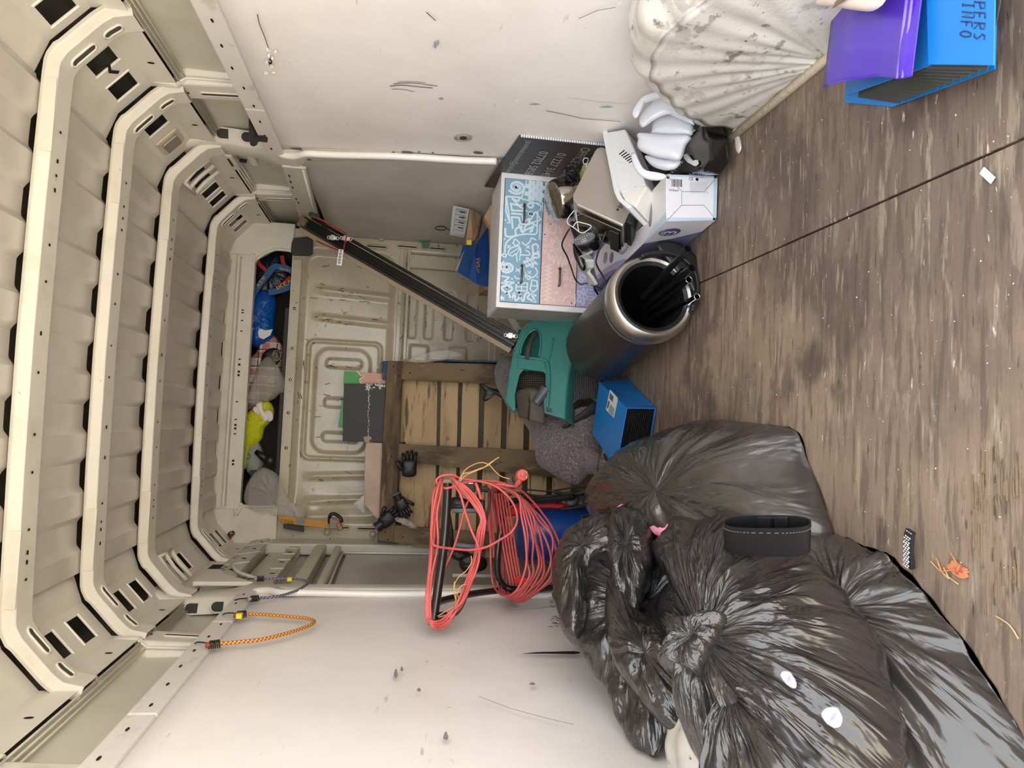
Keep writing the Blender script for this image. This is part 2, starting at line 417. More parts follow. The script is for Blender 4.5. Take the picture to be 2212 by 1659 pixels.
# ---- side walls; s = +1 right, -1 left
def side(s):
    w = struct('wall_right' if s > 0 else 'wall_left', (s*.9,2.4,0))
    # ply lining below the rail, gently bowed
    yend = 2.80
    def f(i, j):
        z = .0+1.462*j; y = YR+(yend-YR)*i
        if s > 0: y = YR+((2.60+.22*j)-YR)*i
        b = .008*math.sin(y*3.1+s)*math.sin(z*2.2)
        return (s*(.875-b*1.0), y, z)
    MB().grid(f, 40, 16).build('lining_panel', M['ply'], w, smooth=True, solid=.006)
    # rail with screw holes
    yE = 2.86
    rl = MB()
    for (ya, yb) in ((YR, 1.72), (1.72, 2.44), (2.44, yE)):
        rl.box(*sorted((s*.862, s*.90)), ya+.001, yb, 1.452, 1.520)
    rl = rl.build('belt_rail', M['rail'], w, bevel=.006)
    y = 1.0; k = 0
    while y < 2.8:
        hole((s*.8612, y, 1.487+.006*math.sin(k*5)), (-s,0,0), .020, .007, (0,1,0), rl, 'screw_hole', True); y += .128; k += 1
    # recessed skin above the rail, rounded into the rail and the cant panel
    prof = [(.90,1.50),(.955,1.515),(.965,1.55),(.965,1.70),(.955,1.722),(.925,1.728)]
    yS = [YR, 2.895, 3.06, YB+.6]
    def f2(i, j):
        x, z = prof[round(j*(len(prof)-1))]; y = YR+(YB+.5-YR)*i
        return (s*(x+.004*math.sin(y*9)*(1 if .4<j<.7 else 0)), y, z)
    MB().grid(f2, 60, len(prof)-1).build('side_skin', M['recess'], w, smooth=True, angle=.9)
    # flange lines along the top of the recess
    for k, (x, z) in enumerate(((.918,1.7225),(.930,1.716),(.942,1.709))):
        MB().tube([(s*x,YR,z),(s*x,2.86,z)], .0035, 6).build('seam_bead', M['rib'], w, smooth=True)
        MB().tube([(s*x,3.08,z),(s*x,YB,z)], .0035, 6).build('seam_bead', M['rib'], w, smooth=True)
    # cant panel: three faces, the sloping one with lightening holes
    A, B, C, D = V(s*.70,0,1.950), V(s*.800,0,1.915), V(s*.905,0,1.820), V(s*.908,0,1.728)
    bays = [(YR, 1.54, [(1.05,1.16),(1.30,1.41)]), (1.60, 1.985, [(1.72,1.79),(1.86,1.95)] if s > 0 else [(1.72,1.82)]),
            (2.05, 2.44, [(2.125,2.225),(2.30,2.385)] if s > 0 else [(2.13,2.21),(2.29,2.37)]),
            (2.50, 2.93, [(2.60,2.68)] if s > 0 else [(2.62,2.69),(2.77,2.85)]),
            (3.00, 3.61, [(3.08,3.18),(3.22,3.30),(3.34,3.42),(3.47,3.545)] if s > 0 else [(3.08,3.14),(3.18,3.27),(3.32,3.38)]),
            (3.68, YB, [(3.76,3.82),(3.86,3.92),(3.96,4.02)])]
    n = V(-s*(B.z-C.z),0,-abs(C.x-B.x)).normalized()
    for (y0, y1, hs) in bays:
        mb = MB()
        mb.add([A+V(0,y0,0),A+V(0,y1,0),B+V(0,y1,0),B+V(0,y0,0)], [(0,1,2,3)])
        mb.add([C+V(0,y0,0),C+V(0,y1,0),D+V(0,y1,0),D+V(0,y0,0)], [(0,1,2,3)])
        def q(y, t): return B.lerp(C, t)+V(0,y,0)
        holes = [[q(a,.20),q(b,.20),q(b,.80),q(a,.80)] for a, b in hs]
        mb.plate([[q(y0,0),q(y1,0),q(y1,1),q(y0,1)]]+holes, -n*.003)
        for a, b in hs:                           # pressed lip on the near and lower edge
            mb.tube([q(a-.004,.17),q(a-.004,.83)], .004, 6); mb.tube([q(b+.004,.17),q(b+.004,.83)], .004, 6)
        pn = mb.build('cant_panel', M['rib'], w)
        for yy in ((y0+y1)/2+.03,):
            hole((s*.9065, yy, 1.765), (-s,0,0), .012, .022, (0,1,0), pn, 'hole', True)
    if s > 0:                                     # clear lamp cover in the third bay
        c = B.lerp(C,.5)+V(0,2.79,0); a, b = V(0,1,0), (C-B).normalized()
        lp = MB().obox(c+n*.006, a, b, n, .055, .050, .006).build('lamp_surround', mk('beige_plastic',(196,184,164),.5), w, bevel=.006)
        MB().obox(c+n*.014, a, b, n, .036, .034, .008).build('lamp_lens', mk('smoky_lens',(128,118,104),.25,coat=.4), lp, bevel=.004)
    # wall pillars under ribs 0, 2 and 4 between cant panel and rail
    for y0 in (1.54-.004, 2.44-.004, 3.61-.004):
        if s < 0 and y0 > 3: continue
        zlo = 1.50
        mb = MB()
        mb.hexa([(s*.93,y0-.012,zlo),(s*.93,y0+.10,zlo),(s*.97,y0+.12,zlo),(s*.97,y0-.03,zlo)][::1], [(s*.915,y0-.012,1.745),(s*.915,y0+.10,1.745),(s*.97,y0+.12,1.745),(s*.97,y0-.03,1.745)])
        pl = mb.build('wall_pillar', M['rib'], w, bevel=.008)
        for dy in (-.014, -.026): MB().tube([(s*.905,y0+.0+dy,1.80),(s*.908,y0+dy,1.735),(s*.934,y0+dy,1.70),(s*.94,y0+dy,1.52)], .005, 8).build('edge_bead', M['rib'], pl, smooth=True)
        xa = lambda z: s*(.9285-(z-1.5)/.245*.015)
        # slot with bead
        pts = []
        for k in range(24):
            t = 2*PI*k/24; zz = 1.61+math.copysign(.055,math.sin(t))*(1 if abs(math.sin(t))>.0 else 0)+.011*math.sin(t); yy = y0+.052+.011*math.cos(t)
            pts.append(V(xa(zz), yy, zz))
        MB().prism([p+V(-s*.0006,0,0) for p in pts], V(-s*.0005,0,0)).build('slot', M['hollow_slot'], pl)
        MB().tube(pts, .003, 6, closed=True).build('slot_bead', M['rib'], pl, smooth=True)
        hole((xa(1.715), y0+.05, 1.715), (-s,0,0), .012, .008, (0,1,0), pl, 'hole', True)
    # the big door pillar with two oval holes
    yc = 2.97
    pb = MB()
    def band(zs):
        rows = []
        for (z, x, ya, yb) in zs: rows.append([V(s*(x+.06),ya-.03,z), V(s*(x+.008),ya-.012,z), V(s*x,ya,z), V(s*x,yb,z), V(s*(x+.008),yb+.012,z), V(s*(x+.06),yb+.03,z)])
        k = len(pb.v)
        for r in rows: pb.v.extend(r)
        for i in range(len(rows)-1):
            for j in range(5): pb.f.append([k+i*6+j, k+i*6+j+1, k+(i+1)*6+j+1, k+(i+1)*6+j]); pb.m.append(0)
    lean = .0 if s < 0 else .05
    band([(1.86,.875,2.90,3.06),(1.80,.895,2.90,3.05),(1.76,.905,2.905,3.03),(1.72,.905,2.91,3.02),(1.60,.895,2.90,3.01),(1.54,.885,2.87,3.02),(1.50,.872,2.84,3.04),(1.44,.868,2.82,3.04),(1.38,.872,2.80-.2*lean,2.93),
          (1.25,.872,2.79-.5*lean,2.91-.5*lean),(.9,.872,2.77-1.5*lean,2.87-1.7*lean),(.5,.874,2.74-2*lean,2.85-2.6*lean),(.05,.874,2.72-3*lean,2.84-3.4*lean)])
    pbo = pb.build('door_pillar', M['rib'], w, smooth=True, angle=.7)
    for zc in (1.690, 1.590):
        fd = V(s*.052,-.018,0).normalized(); fnn = V(-s*.018,-.052,0).normalized()
        xx = .905 if zc > 1.65 else .8945
        c = V(s*(xx+.034), (2.910 if zc > 1.65 else 2.894)-.024, zc); pts = []
        for k in range(28):
            t = 2*PI*k/28; pts.append(c+V(0,0,math.copysign(.016,math.sin(t))+.021*math.sin(t))+fd*.021*math.cos(t)+fnn*.001)
        MB().prism(pts, fnn*.0006).build('oval_hole', mk('oval_void',(44,42,40),.7), pbo)
        MB().tube([p+fnn*.0005 for p in pts], .0028, 6, closed=True).build('oval_rim', M['rib'], pbo, smooth=True)
    # gusset from the pillar to the roof bow, with three windows in it
    g = MB()
    yg = 2.93+RW+.02
    o1 = [V(s*.80,yg,1.895), V(s*.90,yg,1.80), V(s*.90,yg+.17,1.80), V(s*.80,yg+.17,1.895)]
    nn = V(-s*.7,0,-.7)
    for yy in (yg+.0, yg+.075, yg+.15):
        g.tube([V(s*.775,yy,1.878),V(s*.83,yy+.01,1.845),V(s*.885,yy+.01,1.79)], .009, 8)
    g.tube([V(s*.775,yg,1.878),V(s*.775,yg+.16,1.878)], .008, 8)
    g.build('gusset', M['rib'], w, smooth=True)
    return w, rl
WR, RLR = side(1)
WL, RLL = side(-1)
# bright rolled lip of the lining along the door pillar, both sides
def lip(s, w):
    pts = [V(s*.868, 2.865, 1.47), V(s*.858,2.84,1.41)]
    for k in range(18):
        z = 1.36-(.745 if s > 0 else 1.3)*k/17
        y = 2.795-(.16*(1.4-z) if s > 0 else .02*(1.4-z))
        pts.append(V(s*.857, y+.006*math.sin(z*11), z))
    MB().tube(spline(pts,3), .014, 10).build('rolled_lip', mk('bright_edge_paint',(236,232,226),.35,coat=.3), w, smooth=True)
lip(1, WR); lip(-1, WL)
# right pillar: small openings in the door pillar below the rail
for (u, v, w_, h_) in ((640,322,.05,.016),(880,330,.045,.022),(1033,330,.04,.026),(668,345,.02,.014)):
    p = P(u, v, x=.868); hole(p, (-1,0,0), h_, w_, (0,1,0), WR, 'pillar_opening', True, mk('grey_void',(92,90,88),.6))
for u in (690,740,760,790,850,905,935): 
    p = P(u, 326+u%7, x=.868); hole(p, (-1,0,0), .008, .01, (0,1,0), WR, 'hole', True)
# ---- right side ahead of the pillar: door skin, rail, ply
mb = MB()
def fr(i, j):
    y = 2.85+(YB-2.85)*i; z = 1.40*j
    y0 = 2.60+.25*j; y = y0+(YB-y0)*i
    return (.880+.006*math.sin(i*7)*math.sin(j*5)-.01*math.exp(-((j-.62)/.25)**2)*math.exp(-(i/.12)**2)*0, y, z)
MB().grid(fr, 30, 16).build('front_lining_panel', mk('grey_lining',(196,190,184),.42,layers=[((176,170,164),3,I3,.4,.7,5,.8),((236,234,230),60,(1,.6,1),.71,.74,6,.9),((90,84,78),50,(1,1,.5),.72,.75,8,.7)]), WR, smooth=True, solid=.006)
rl2 = MB()
rl2.hexa([(.862,2.99,1.385),(.90,2.99,1.385),(.90,YB,1.44),(.862,YB,1.44)][::-1], [(.862,2.99,1.485),(.90,2.99,1.485),(.90,YB,1.535),(.862,YB,1.535)][::-1])
r2 = rl2.build('front_belt_rail', M['recess'], WR, bevel=.006)
for (u,v) in ((625,380),(628,393),(632,405),(640,430),(645,438)):
    hole(P(u,v,x=.8615), (-1,0,0), .03, .006, (0,1,0), r2, 'slit')
MB().tube([(.858,3.0,1.398),(.858,YB-.1,1.447)], .006, 8).build('rail_edge', M['rib'], r2, smooth=True)
# small welded diamond bracket between ribs
br = MB(); c = V(.93,3.10,1.66)
br.box(.905,.94,3.05,3.22,1.70,1.735).box(.915,.95,3.05,3.17,1.615,1.645)
br.build('door_bracket', M['rib'], WR, bevel=.006)
hole((.914,3.11,1.668),(-1,0,0),.05,.03,(0,1,.3),WR,'diamond_hole')
hole((.904,3.12,1.722),(-1,0,0),.09,.010,(0,1,0),WR,'slit')
# ---- left side ahead of the pillar: inside of the sliding door
dr = struct('door_1', (-.9,3.5,.7))
X0 = -.93
mb = MB()
mb.box(X0-.03, X0-.02, 2.98, YB, .02, 1.50).build('door_skin', mk('door_grey',(176,170,162),.35,layers=[((160,154,146),3,I3,.4,.7,4,.8),((110,104,98),40,I3,.71,.76,6,.7)],coat=.2), dr)
# head rail over the door: folded beam with slits
hb = MB()
hb.hexa([(-.875,3.10,1.60),(-.975,3.10,1.60),(-.975,YB,1.63),(-.875,YB,1.63)], [(-.895,3.10,1.735),(-.975,3.10,1.735),(-.975,YB,1.735),(-.895,YB,1.735)])
hbo = hb.build('head_rail', M['recess'], dr, bevel=.008)
for yy in (3.3, 3.55, 3.8, 4.0):
    hole((-.8795, yy, 1.645), (1,0,-.1), .022, .035, (0,1,0), hbo, 'hole', True)
    hole((-.887, yy+.05, 1.70), (1,0,-.1), .006, .03, (0,1,0), hbo, 'slit')
    hole((-.887, yy+.09, 1.69), (1,0,-.1), .006, .03, (0,1,0), hbo, 'slit')
for yy in (3.45,3.7,3.95): MB().tube([(-.893,yy,1.735),(-.874,yy,1.605)], .0035, 6).build('weld_line', M['rib'], hbo, smooth=True)
# second beam lower down with holes, then the recess and the vertical post
b2 = MB().box(-.945,-.895,3.12,YB-.15,1.445,1.505).build('upper_door_beam', M['recess'], dr, bevel=.007)
for yy in (3.3,3.55,3.8): hole((-.8945, yy, 1.475), (1,0,0), .018, .026, (0,1,0), b2, 'hole', True)
for yy in (3.4,3.6,3.75,3.9): MB().tube([(-.893,yy,1.508),(-.893,yy,1.442)], .003, 6).build('weld_line', M['rib'], b2, smooth=True)
MB().box(-.96,-.93,3.12,YB-.1,1.44,1.60).build('upper_door_panel', M['bulk'], dr)
b3 = MB(); b3.box(-.945,-.885,3.0,YB-.03,1.305,1.365); b3.build('mid_door_beam', M['recess'], dr, bevel=.010)
b4 = MB(); b4.box(-.945,-.890,3.0,YB-.05,1.225,1.262); b4.build('door_beam', M['recess'], dr, bevel=.010)
b5 = MB(); b5.box(-.945,-.880,YB-.16,YB-.02,.05,1.63); b5.build('door_front_post', M['recess'], dr, bevel=.012)
b6 = MB(); b6.box(-.945,-.880,2.98,3.05,.05,1.42); b6.build('door_rear_post', M['rib'], dr, bevel=.012)
MB().prism([(-.9445,3.0,.12),(-.9445,YB-.12,.12),(-.9445,YB-.12,1.20),(-.9445,3.0,1.20)], (.012,0,0)).build('lower_door_panel', mk('door_pressing',(186,180,172),.32,layers=[((166,160,150),3,I3,.4,.7,4,.8)],coat=.25), dr, bevel=.008)
MB().tube(spline([(-.925,3.07,1.215),(-.925,YB-.2,1.215),(-.925,YB-.17,1.17),(-.925,YB-.17,.2)],4), .007, 8).build('pressing_edge', M['rib'], dr, smooth=True)
hole((-.884,3.6,1.335),(1,0,0),.016,.016,(0,1,0),dr,'cap',True,M['white_plastic'])
# white corner plate between pillar and head rail
MB().prism([V(-.872,3.04,1.745),V(-.872,3.42,1.745),V(-.872,3.20,1.66),V(-.872,3.04,1.50)], (-.02,0,0)).build('corner_plate', M['rib'], WL, bevel=.006)
hole((-.8712,3.32,1.722),(1,0,0),.09,.05,(0,1,0),WL,'plate_opening')
MB().tube(spline([(-.868,3.08,1.50),(-.868,3.20,1.60),(-.868,3.36,1.665)],5), .008, 8).build('plate_edge', M['rib'], WL, smooth=True)
# ---- bulkhead
blk = struct('wall_front', (0,YB,0))
ZT = 1.60
def rr(x, a, b, w): return max(0, min(1, (x-a)/w))*max(0, min(1, (b-x)/w))
def sstep(t): t = max(0, min(1, t)); return t*t*(3-2*t)
def rbox(x, z, x0, x1, z0, z1, r, w):            # signed distance of a rounded rectangle -> 0..1
    cx, cz = (x0+x1)/2, (z0+z1)/2; dx = abs(x-cx)-((x1-x0)/2-r); dz = abs(z-cz)-((z1-z0)/2-r)
    d = math.hypot(max(dx,0), max(dz,0))+min(max(dx,dz),0)-r
    return sstep(-d/w)
def bulk(x, z):
    y = 0
    # big bowl: the centre field is set back behind a rolled frame
    y += .035*rbox(x, z, -.80, .80, 1.00, 1.56, .10, .05)
    # horizontal joint and lower field
    y += .030*rbox(x, z, -.80, .82, .40, .96, .04, .03)
    # vertical swages
    for (xc, w) in ((.545,.035),(.385,.03),(-.52,.03),(-.66,.03)):
        xx = xc + .05*(z-1.25)*math.copysign(1, xc)
        t = sstep(1-abs(x-xx)/w)
        y -= .020*t*rr(z, 1.0, 1.48, .06)
    y -= .020*(rbox(x, z, -.44, .27, 1.06, 1.50, .05, .015)-rbox(x, z, -.425, .255, 1.075, 1.485, .045, .015))
    y -= .018*rbox(x, z, -.40, .225, 1.12, 1.45, .09, .02)
    for xc in (.13, -.10, -.30):
        y += .020*rbox(x, z, xc-.035, xc+.035, 1.17, 1.39, .032, .018)
    y += .02*rbox(x, z, .09, .15, .98, 1.09, .03, .015)
    for zc in (.90,.80,.68,.55): y += .012*rbox(x, z, .30, .60, zc-.03, zc+.03, .02, .01)
    for zc in (.85,.62): y -= .015*rbox(x, z, -.05, .27, zc-.06, zc+.06, .02, .015)
    y -= .03*math.exp(-(((x+.72)/.07)**2+((z-1.42)/.09)**2))
    return y
def fb(i, j):
    x = -.90+1.80*i; z = .0+(ZT-.0)*j
    return (x, YB+bulk(x, z), z)
MB().grid(fb, 300, 260).build('pressed_panel', M['bulk'], blk, smooth=True)
sill = MB().box(-.70,.72,YB-.012,YB+.045,1.545,1.600).build('top_rail', M['bulk'], blk, bevel=.006)
for x in (.43,.20,.02,-.17,-.37):
    MB().lathe([(.0,-.004),(.009,-.004),(.007,0),(0,0)], V(x,YB-.0125,1.572), V(0,1,0), 12).build('rivet', M['steel'], sill, smooth=True)
# vertical joint strip between the two pressings (horizontal in the van) and weld bosses
js = MB(); js.box(-.80,.84,YB-.006,YB+.02,.965,.992).box(-.80,.84,YB-.004,YB+.02,.925,.945).build('joint_strip', M['bulk'], blk, bevel=.004)
MB().box(.72,.80,YB-.012,YB+.015,.60,.935).build('corner_strip', M['bulk'], blk, bevel=.006)
for (u,v) in ((824,513),(973,519),(707,1150),(805,1156)):
    p = P(u,v,y=YB-.02)
    a = MB().lathe([(0,-.005),(.016,-.005),(.020,0),(.020,.02)], p, V(0,1,0), 16, hint=V(0,0,1)).build('weld_boss', M['bulk'], blk, smooth=True)
    MB().lathe([(0,-.006),(.006,-.006),(.006,-.002)], p, V(0,1,0), 10).build('screw', M['chrome'], a, smooth=True)
for (u,v,L) in ((814,533,.05),(880,533,.05),(945,537,.04),(740,1140,.03),(794,1142,.05)):
    p = P(u,v,y=YB-.008)
    mb = MB(); pts = [p+V(.008*math.sin(2*PI*k/20),0,math.copysign(L,math.cos(2*PI*k/20))+.008*math.cos(2*PI*k/20)) for k in range(20)]
    mb.tube(pts, .005, 6, closed=True); so_ = mb.build('slot_rim', M['bulk'], blk, smooth=True)
    MB().prism([q+V(0,.001,0) for q in pts], V(0,-.002,0)).build('slot', M['dark'], so_)
# opening over the bulkhead: shelf above the cab
shf = struct('trim_1', (0,YB+.4,1.6))
MB().box(-.78,.80,YB+.045,YB+.72,1.585,1.597).build('shelf_base', mk('shelf_grey',(70,66,62),.8,bump=[(90,I3,.2,.002)]), shf)
MB().box(-.80,.82,YB+.70,YB+.72,1.58,1.90).box(-.80,.82,YB+.05,YB+.72,1.905,1.915).build('shelf_back', mk('headliner_grey',(96,90,84),.8), shf)
op = MB()
pts_o = [(-.70,1.60),(-.70,1.78),(-.65,1.83),(.60,1.83),(.70,1.79),(.76,1.70),(.76,1.60)]
outer = [V(-.92,YB-.02,1.595),V(-.92,YB-.02,1.95),V(.92,YB-.02,1.95),V(.92,YB-.02,1.595)]
inner = [V(x,YB-.02,z) for x,z in pts_o]
op.plate([[V(-.92,YB-.02,1.59),V(-.92,YB-.02,1.95),V(.92,YB-.02,1.95),V(.92,YB-.02,1.59)], inner[:1]+inner[1:]][:1] if False else [outer, [V(x*1.0,YB-.02,max(z,1.5955)) for x,z in pts_o]], V(0,.03,0))
opo = op.build('opening_frame', M['rib'], blk, bevel=.004)
MB().tube([V(p.x,YB-.022,p.z+ (.0 if p.z>1.61 else .004)) for p in spline([inner[0]]+inner[1:], 6)], .009, 8).build('opening_bead', M['rib'], opo, smooth=True)
MB().box(-.72,.45,YB+.10,YB+.20,1.598,1.645).build('shelf_ledge', M['dark_grey'], shf, bevel=.006)
# ---- wheel arches
def arch(s):
    yc, R, zc = (1.46, .49, -.03) if s > 0 else (1.30, .41, -.03)
    w = struct('wheel_arch_'+('right' if s > 0 else 'left'), (s*.8,yc,0)); w['label'] = 'pressed steel wheel arch bulging from the %s wall' % ('right' if s > 0 else 'left')
    def f(i, j):
        t = PI*i                                  # 0 far .. pi near, around the hoop
        rad = R*(1+.02*math.sin(6*t))
        a = j*1.0
        # cross-section: hoop out of the wall then curved down into a flat inner face
        if a < .45: k = a/.45; x = .90-.10*k; r = rad
        elif a < .62: k = (a-.45)/.17; x = .80-.075*math.sin(k*PI/2); r = rad-.075*(1-math.cos(k*PI/2))
        else: k = (a-.62)/.38; x = .725-.015*k; r = (rad-.075)*(1-k)+.02
        rib = (math.sin(t*15+.4)**2-.3)*.007*sstep((a-.1)/.1)*(1 if a < .62 else sstep((1-k)/.4))
        d = noise.noise(V(t*5, a*6, 3))*.006
        y = yc+math.cos(t)*(r+rib+d); z = zc+math.sin(t)*(r+rib+d)*.96
        return (s*(x-rib*.5-d), y, max(z, -.001))
    MB().grid(f, 150, 50).build('arch_pressing', M['arch'], w, smooth=True)
    MB().tube([(s*.705,yc-.47,.006),(s*.705,yc+.46,.006)], .012, 8).build('sealant_bead', mk('sealant',(196,182,160),.8,bump=[(60,I3,.8,.006)]), w, smooth=True)
arch(1); arch(-1)

# grime and worn paint along the pressings of the bulkhead
grm = mk('brown_grime',(84,66,48),.8); rg0 = random.Random(33)
def gmark(x, z, L, ang, w):
    m = MB(); pts = []
    for k in range(7):
        t = (k/6-.5)*L; xx = x+t*math.cos(ang)+rg0.uniform(-.0025,.0025); zz = z+t*math.sin(ang)+rg0.uniform(-.0025,.0025)
        if not (-.86 < xx < .86 and .1 < zz < 1.53): return
        pts.append(V(xx, YB+bulk(xx,zz)-.0015, zz))
    m.stroke(pts, w, V(0,-1,0), .0008); m.build('grime_mark', grm, blk)
for (x0,x1,z0,z1,n_,vert) in ((.50,.60,1.08,1.46,15,1),(.36,.42,1.08,1.46,13,1),(-.56,-.50,1.08,1.46,8,1),(-.82,.84,.945,.968,20,0),(-.42,.25,1.49,1.51,6,0),(.10,.16,1.17,1.39,8,1),(-.13,-.07,1.17,1.39,5,1),(-.80,.80,1.50,1.54,12,0),(.28,.62,.5,.93,14,0),(-.45,.8,1.05,1.5,16,1)):
    for k in range(n_):
        gmark(rg0.uniform(x0,x1), rg0.uniform(z0,z1), rg0.uniform(.008,.045), (PI/2 if vert else 0)+rg0.uniform(-.35,.35), rg0.uniform(.0015,.0045))
# ================================================================ soft shapes
def pillow(name, mats, outline, ctr, n, tf, tb, disp=None, nr=44, na=180, parent=None, smooth_n=6, pw=2.2, faces_mat=None, rot=1.0, lim=None):
    """closed cushion shape inside a 3-d outline; real thickness both sides of its middle plane"""
    out = spline(outline, smooth_n, closed=True); m = len(out)
    per = [0]
    for i in range(m): per.append(per[-1]+(out[(i+1)%m]-out[i]).length)
    def O(a):
        d = a*per[-1]; lo = 0
        while lo < m-1 and per[lo+1] < d: lo += 1
        t = (d-per[lo])/max(1e-9, per[lo+1]-per[lo]); return out[lo].lerp(out[(lo+1)%m], t)
    rim = [O(k/na) for k in range(na)]
    n = n.normalized(); vs = []; fs = []; rad = []
    def ring(s, sg):
        h = (1-s**pw)**.5 if s < 1 else 0
        for k in range(na):
            p = ctr + (rim[k]-ctr)*s + n*sg*(tf if sg > 0 else tb)*h
            if disp:
                d = disp(p, s, k/na, sg); p = p + (n*sg*(.35+.65*h) + (rim[k]-ctr).normalized()*.5*s)*d
            if lim: p = lim(p)
            vs.append(p); a = 2*PI*k/na; rad.append((math.cos(a), math.sin(a), s))
    vs.append(ctr+n*tf + n*(disp(ctr+n*tf,0,0,1) if disp else 0)); rad.append((0,0,0))
    for i in range(1, nr+1): ring(i/nr, 1)
    for i in range(nr-1, 0, -1): ring(i/nr, -1)
    vs.append(ctr-n*tb); rad.append((0,0,0)); last = len(vs)-1
    for k in range(na): fs.append([0, 1+k, 1+(k+1)%na])
    R = 2*nr-1
    for i in range(R-1):
        for k in range(na):
            a = 1+i*na; l = (k+1)%na
            fs.append([a+k, a+na+k, a+na+l, a+l])
    for k in range(na): fs.append([last, 1+(R-1)*na+(k+1)%na, 1+(R-1)*na+k])
    mb = MB(); mb.v = [Vector(v) for v in vs]; mb.f = fs
    if faces_mat: mb.m = [faces_mat(sum((mb.v[i] for i in f), Vector())/len(f)) for f in fs]
    else: mb.m = [0]*len(fs)
    o = mb.build(name, mats, parent, smooth=True)
    at = o.data.attributes.new('rad', 'FLOAT_VECTOR', 'POINT')
    at.data.foreach_set('vector', [c for r in rad for c in r])
    return o
def nz(p, f, s=0): return noise.noise(Vector((p[0]*f+s, p[1]*f+s*.7, p[2]*f-s)))
def ridge(p, f, s=0): return 1-abs(noise.noise(Vector((p[0]*f+s, p[1]*f-s, p[2]*f+2*s))))*2.2
def bagmat(name, col, ang=7.0, r=.27, st=.55, crm=.5):
    m = bpy.data.materials.new(name); m.use_nodes = True; nt = m.node_tree; N = nt.nodes; L = nt.links
    b = N['Principled BSDF']; b.inputs['Base Color'].default_value = lin(col); b.inputs['Roughness'].default_value = r
    b.inputs['Specular IOR Level'].default_value = .9
    at = N.new('ShaderNodeAttribute'); at.attribute_name = 'rad'
    mp = N.new('ShaderNodeMapping'); mp.inputs['Scale'].default_value = (ang, ang, 2.6); L.new(at.outputs['Vector'], mp.inputs[0])
    t1 = N.new('ShaderNodeTexNoise'); t1.inputs['Scale'].default_value = 1.0; t1.inputs['Detail'].default_value = 3; t1.inputs['Roughness'].default_value = .5; t1.inputs['Distortion'].default_value = .7
    L.new(mp.outputs[0], t1.inputs['Vector'])
    tc = N.new('ShaderNodeTexCoord')
    t2 = N.new('ShaderNodeTexNoise'); t2.noise_type = 'RIDGED_MULTIFRACTAL'; t2.inputs['Scale'].default_value = 9; t2.inputs['Detail'].default_value = 3; t2.inputs['Distortion'].default_value = .8
    L.new(tc.outputs['Object'], t2.inputs['Vector'])
    b1 = N.new('ShaderNodeBump'); b1.inputs['Strength'].default_value = st; b1.inputs['Distance'].default_value = .03
    b2 = N.new('ShaderNodeBump'); b2.inputs['Strength'].default_value = crm; b2.inputs['Distance'].default_value = .006
    L.new(t1.outputs[0], b1.inputs['Height']); L.new(t2.outputs[0], b2.inputs['Height'])
    L.new(b1.outputs[0], b2.inputs['Normal']); L.new(b2.outputs[0], b.inputs['Normal'])
    return m
M['bag'] = bagmat('black_bin_liner', (56,51,48), 3.2, .22, .55, .22)
M['bag3'] = bagmat('black_bin_liner_folds', (44,40,39), 2.5, .2, .5, .8)
M['bag2'] = bagmat('black_bin_liner_crumpled', (46,42,41), 6, .2, .8, .7)
def bagdisp(amp, kf, seed, cr=.5):
    def f(p, s, a, sg):
        t = 2*PI*a
        v = noise.noise(Vector((math.cos(t)*kf, math.sin(t)*kf, s*1.3+seed)))
        v2 = noise.noise(Vector((math.cos(t)*kf*2.6, math.sin(t)*kf*2.6, s*1.8+seed*2)))
        sharp = (1-abs(v)*2)*.7+(1-abs(v2)*2)*.35
        return amp*(sharp*sstep(min(1,s*2.2))*(1.1-.4*s) + cr*(ridge(p, 7, seed)*.5+ridge(p, 16, seed)*.22+nz(p,4,seed)))
    return f
def outl(pts, o, n): return [PP(u, v, o, n) for u, v in pts]
def keep(p):
    p = Vector(p); p.x = max(p.x, -.862); p.z = max(p.z, .003)
    if p.x < -.69 and p.z < .40:                 # resting against the wheel arch
        h = math.hypot(p.y-1.30, p.z+.03)
        if h < .42: p.x = max(p.x, -.69-.15*max(0, (h-.31)/.11))
    return p
# ---- the black bin bags
o, n = plane3((1800,1080,1.46), (1680,935,1.72), (1310,1080,2.42))
A_ = pillow('bin_bag', M['bag'], outl([(1296,1092),(1325,1030),(1390,975),(1470,948),(1560,926),(1640,926),(1785,948),(1800,1010),(1820,1100),(1822,1180),(1740,1230),(1560,1230),(1420,1200),(1320,1150)], o, n), PP(1540,1120,o,n), n, .20, .13, bagdisp(.020,2.6,1.3,.3), lim=keep)
tag(A_, 'smooth black bin bag slumped furthest from the wall, behind a black open pouch', 'bin bag', 'black bin bags heaped against the left wall')
o, n = plane3((1740,1200,1.46), (2190,1480,1.03), (1930,1680,1.06))
C_ = pillow('bin_bag', M['bag'], outl([(1690,1200),(1772,1171),(1880,1195),(1971,1216),(2040,1248),(2114,1316),(2178,1392),(2228,1480),(2275,1600),(2265,1760),(2080,1860),(1880,1860),(1740,1700),(1700,1420)], o, n), PP(1850,1400,o,n), n, .12, .14, bagdisp(.022,2.2,4.1,.25), nr=50, na=220, lim=keep)
tag(C_, 'large black bin bag nearest the floor edge, patterned strap at its side', 'bin bag', 'black bin bags heaped against the left wall')
o, n = plane3((1493,1156,1.58), (1900,1469,1.02), (1560,1659,1.14))
B_ = pillow('bin_bag', M['bag2'], outl([(1490,1150),(1566,1136),(1657,1154),(1749,1215),(1810,1275),(1882,1372),(1910,1469),(1930,1540),(1925,1720),(1750,1800),(1580,1720),(1517,1600),(1540,1495),(1508,1380),(1492,1290),(1470,1200)], o, n), PP(1625,1490,o,n), n, .16, .05, bagdisp(.026,3.6,2.2,.6), nr=60, na=240, lim=keep)
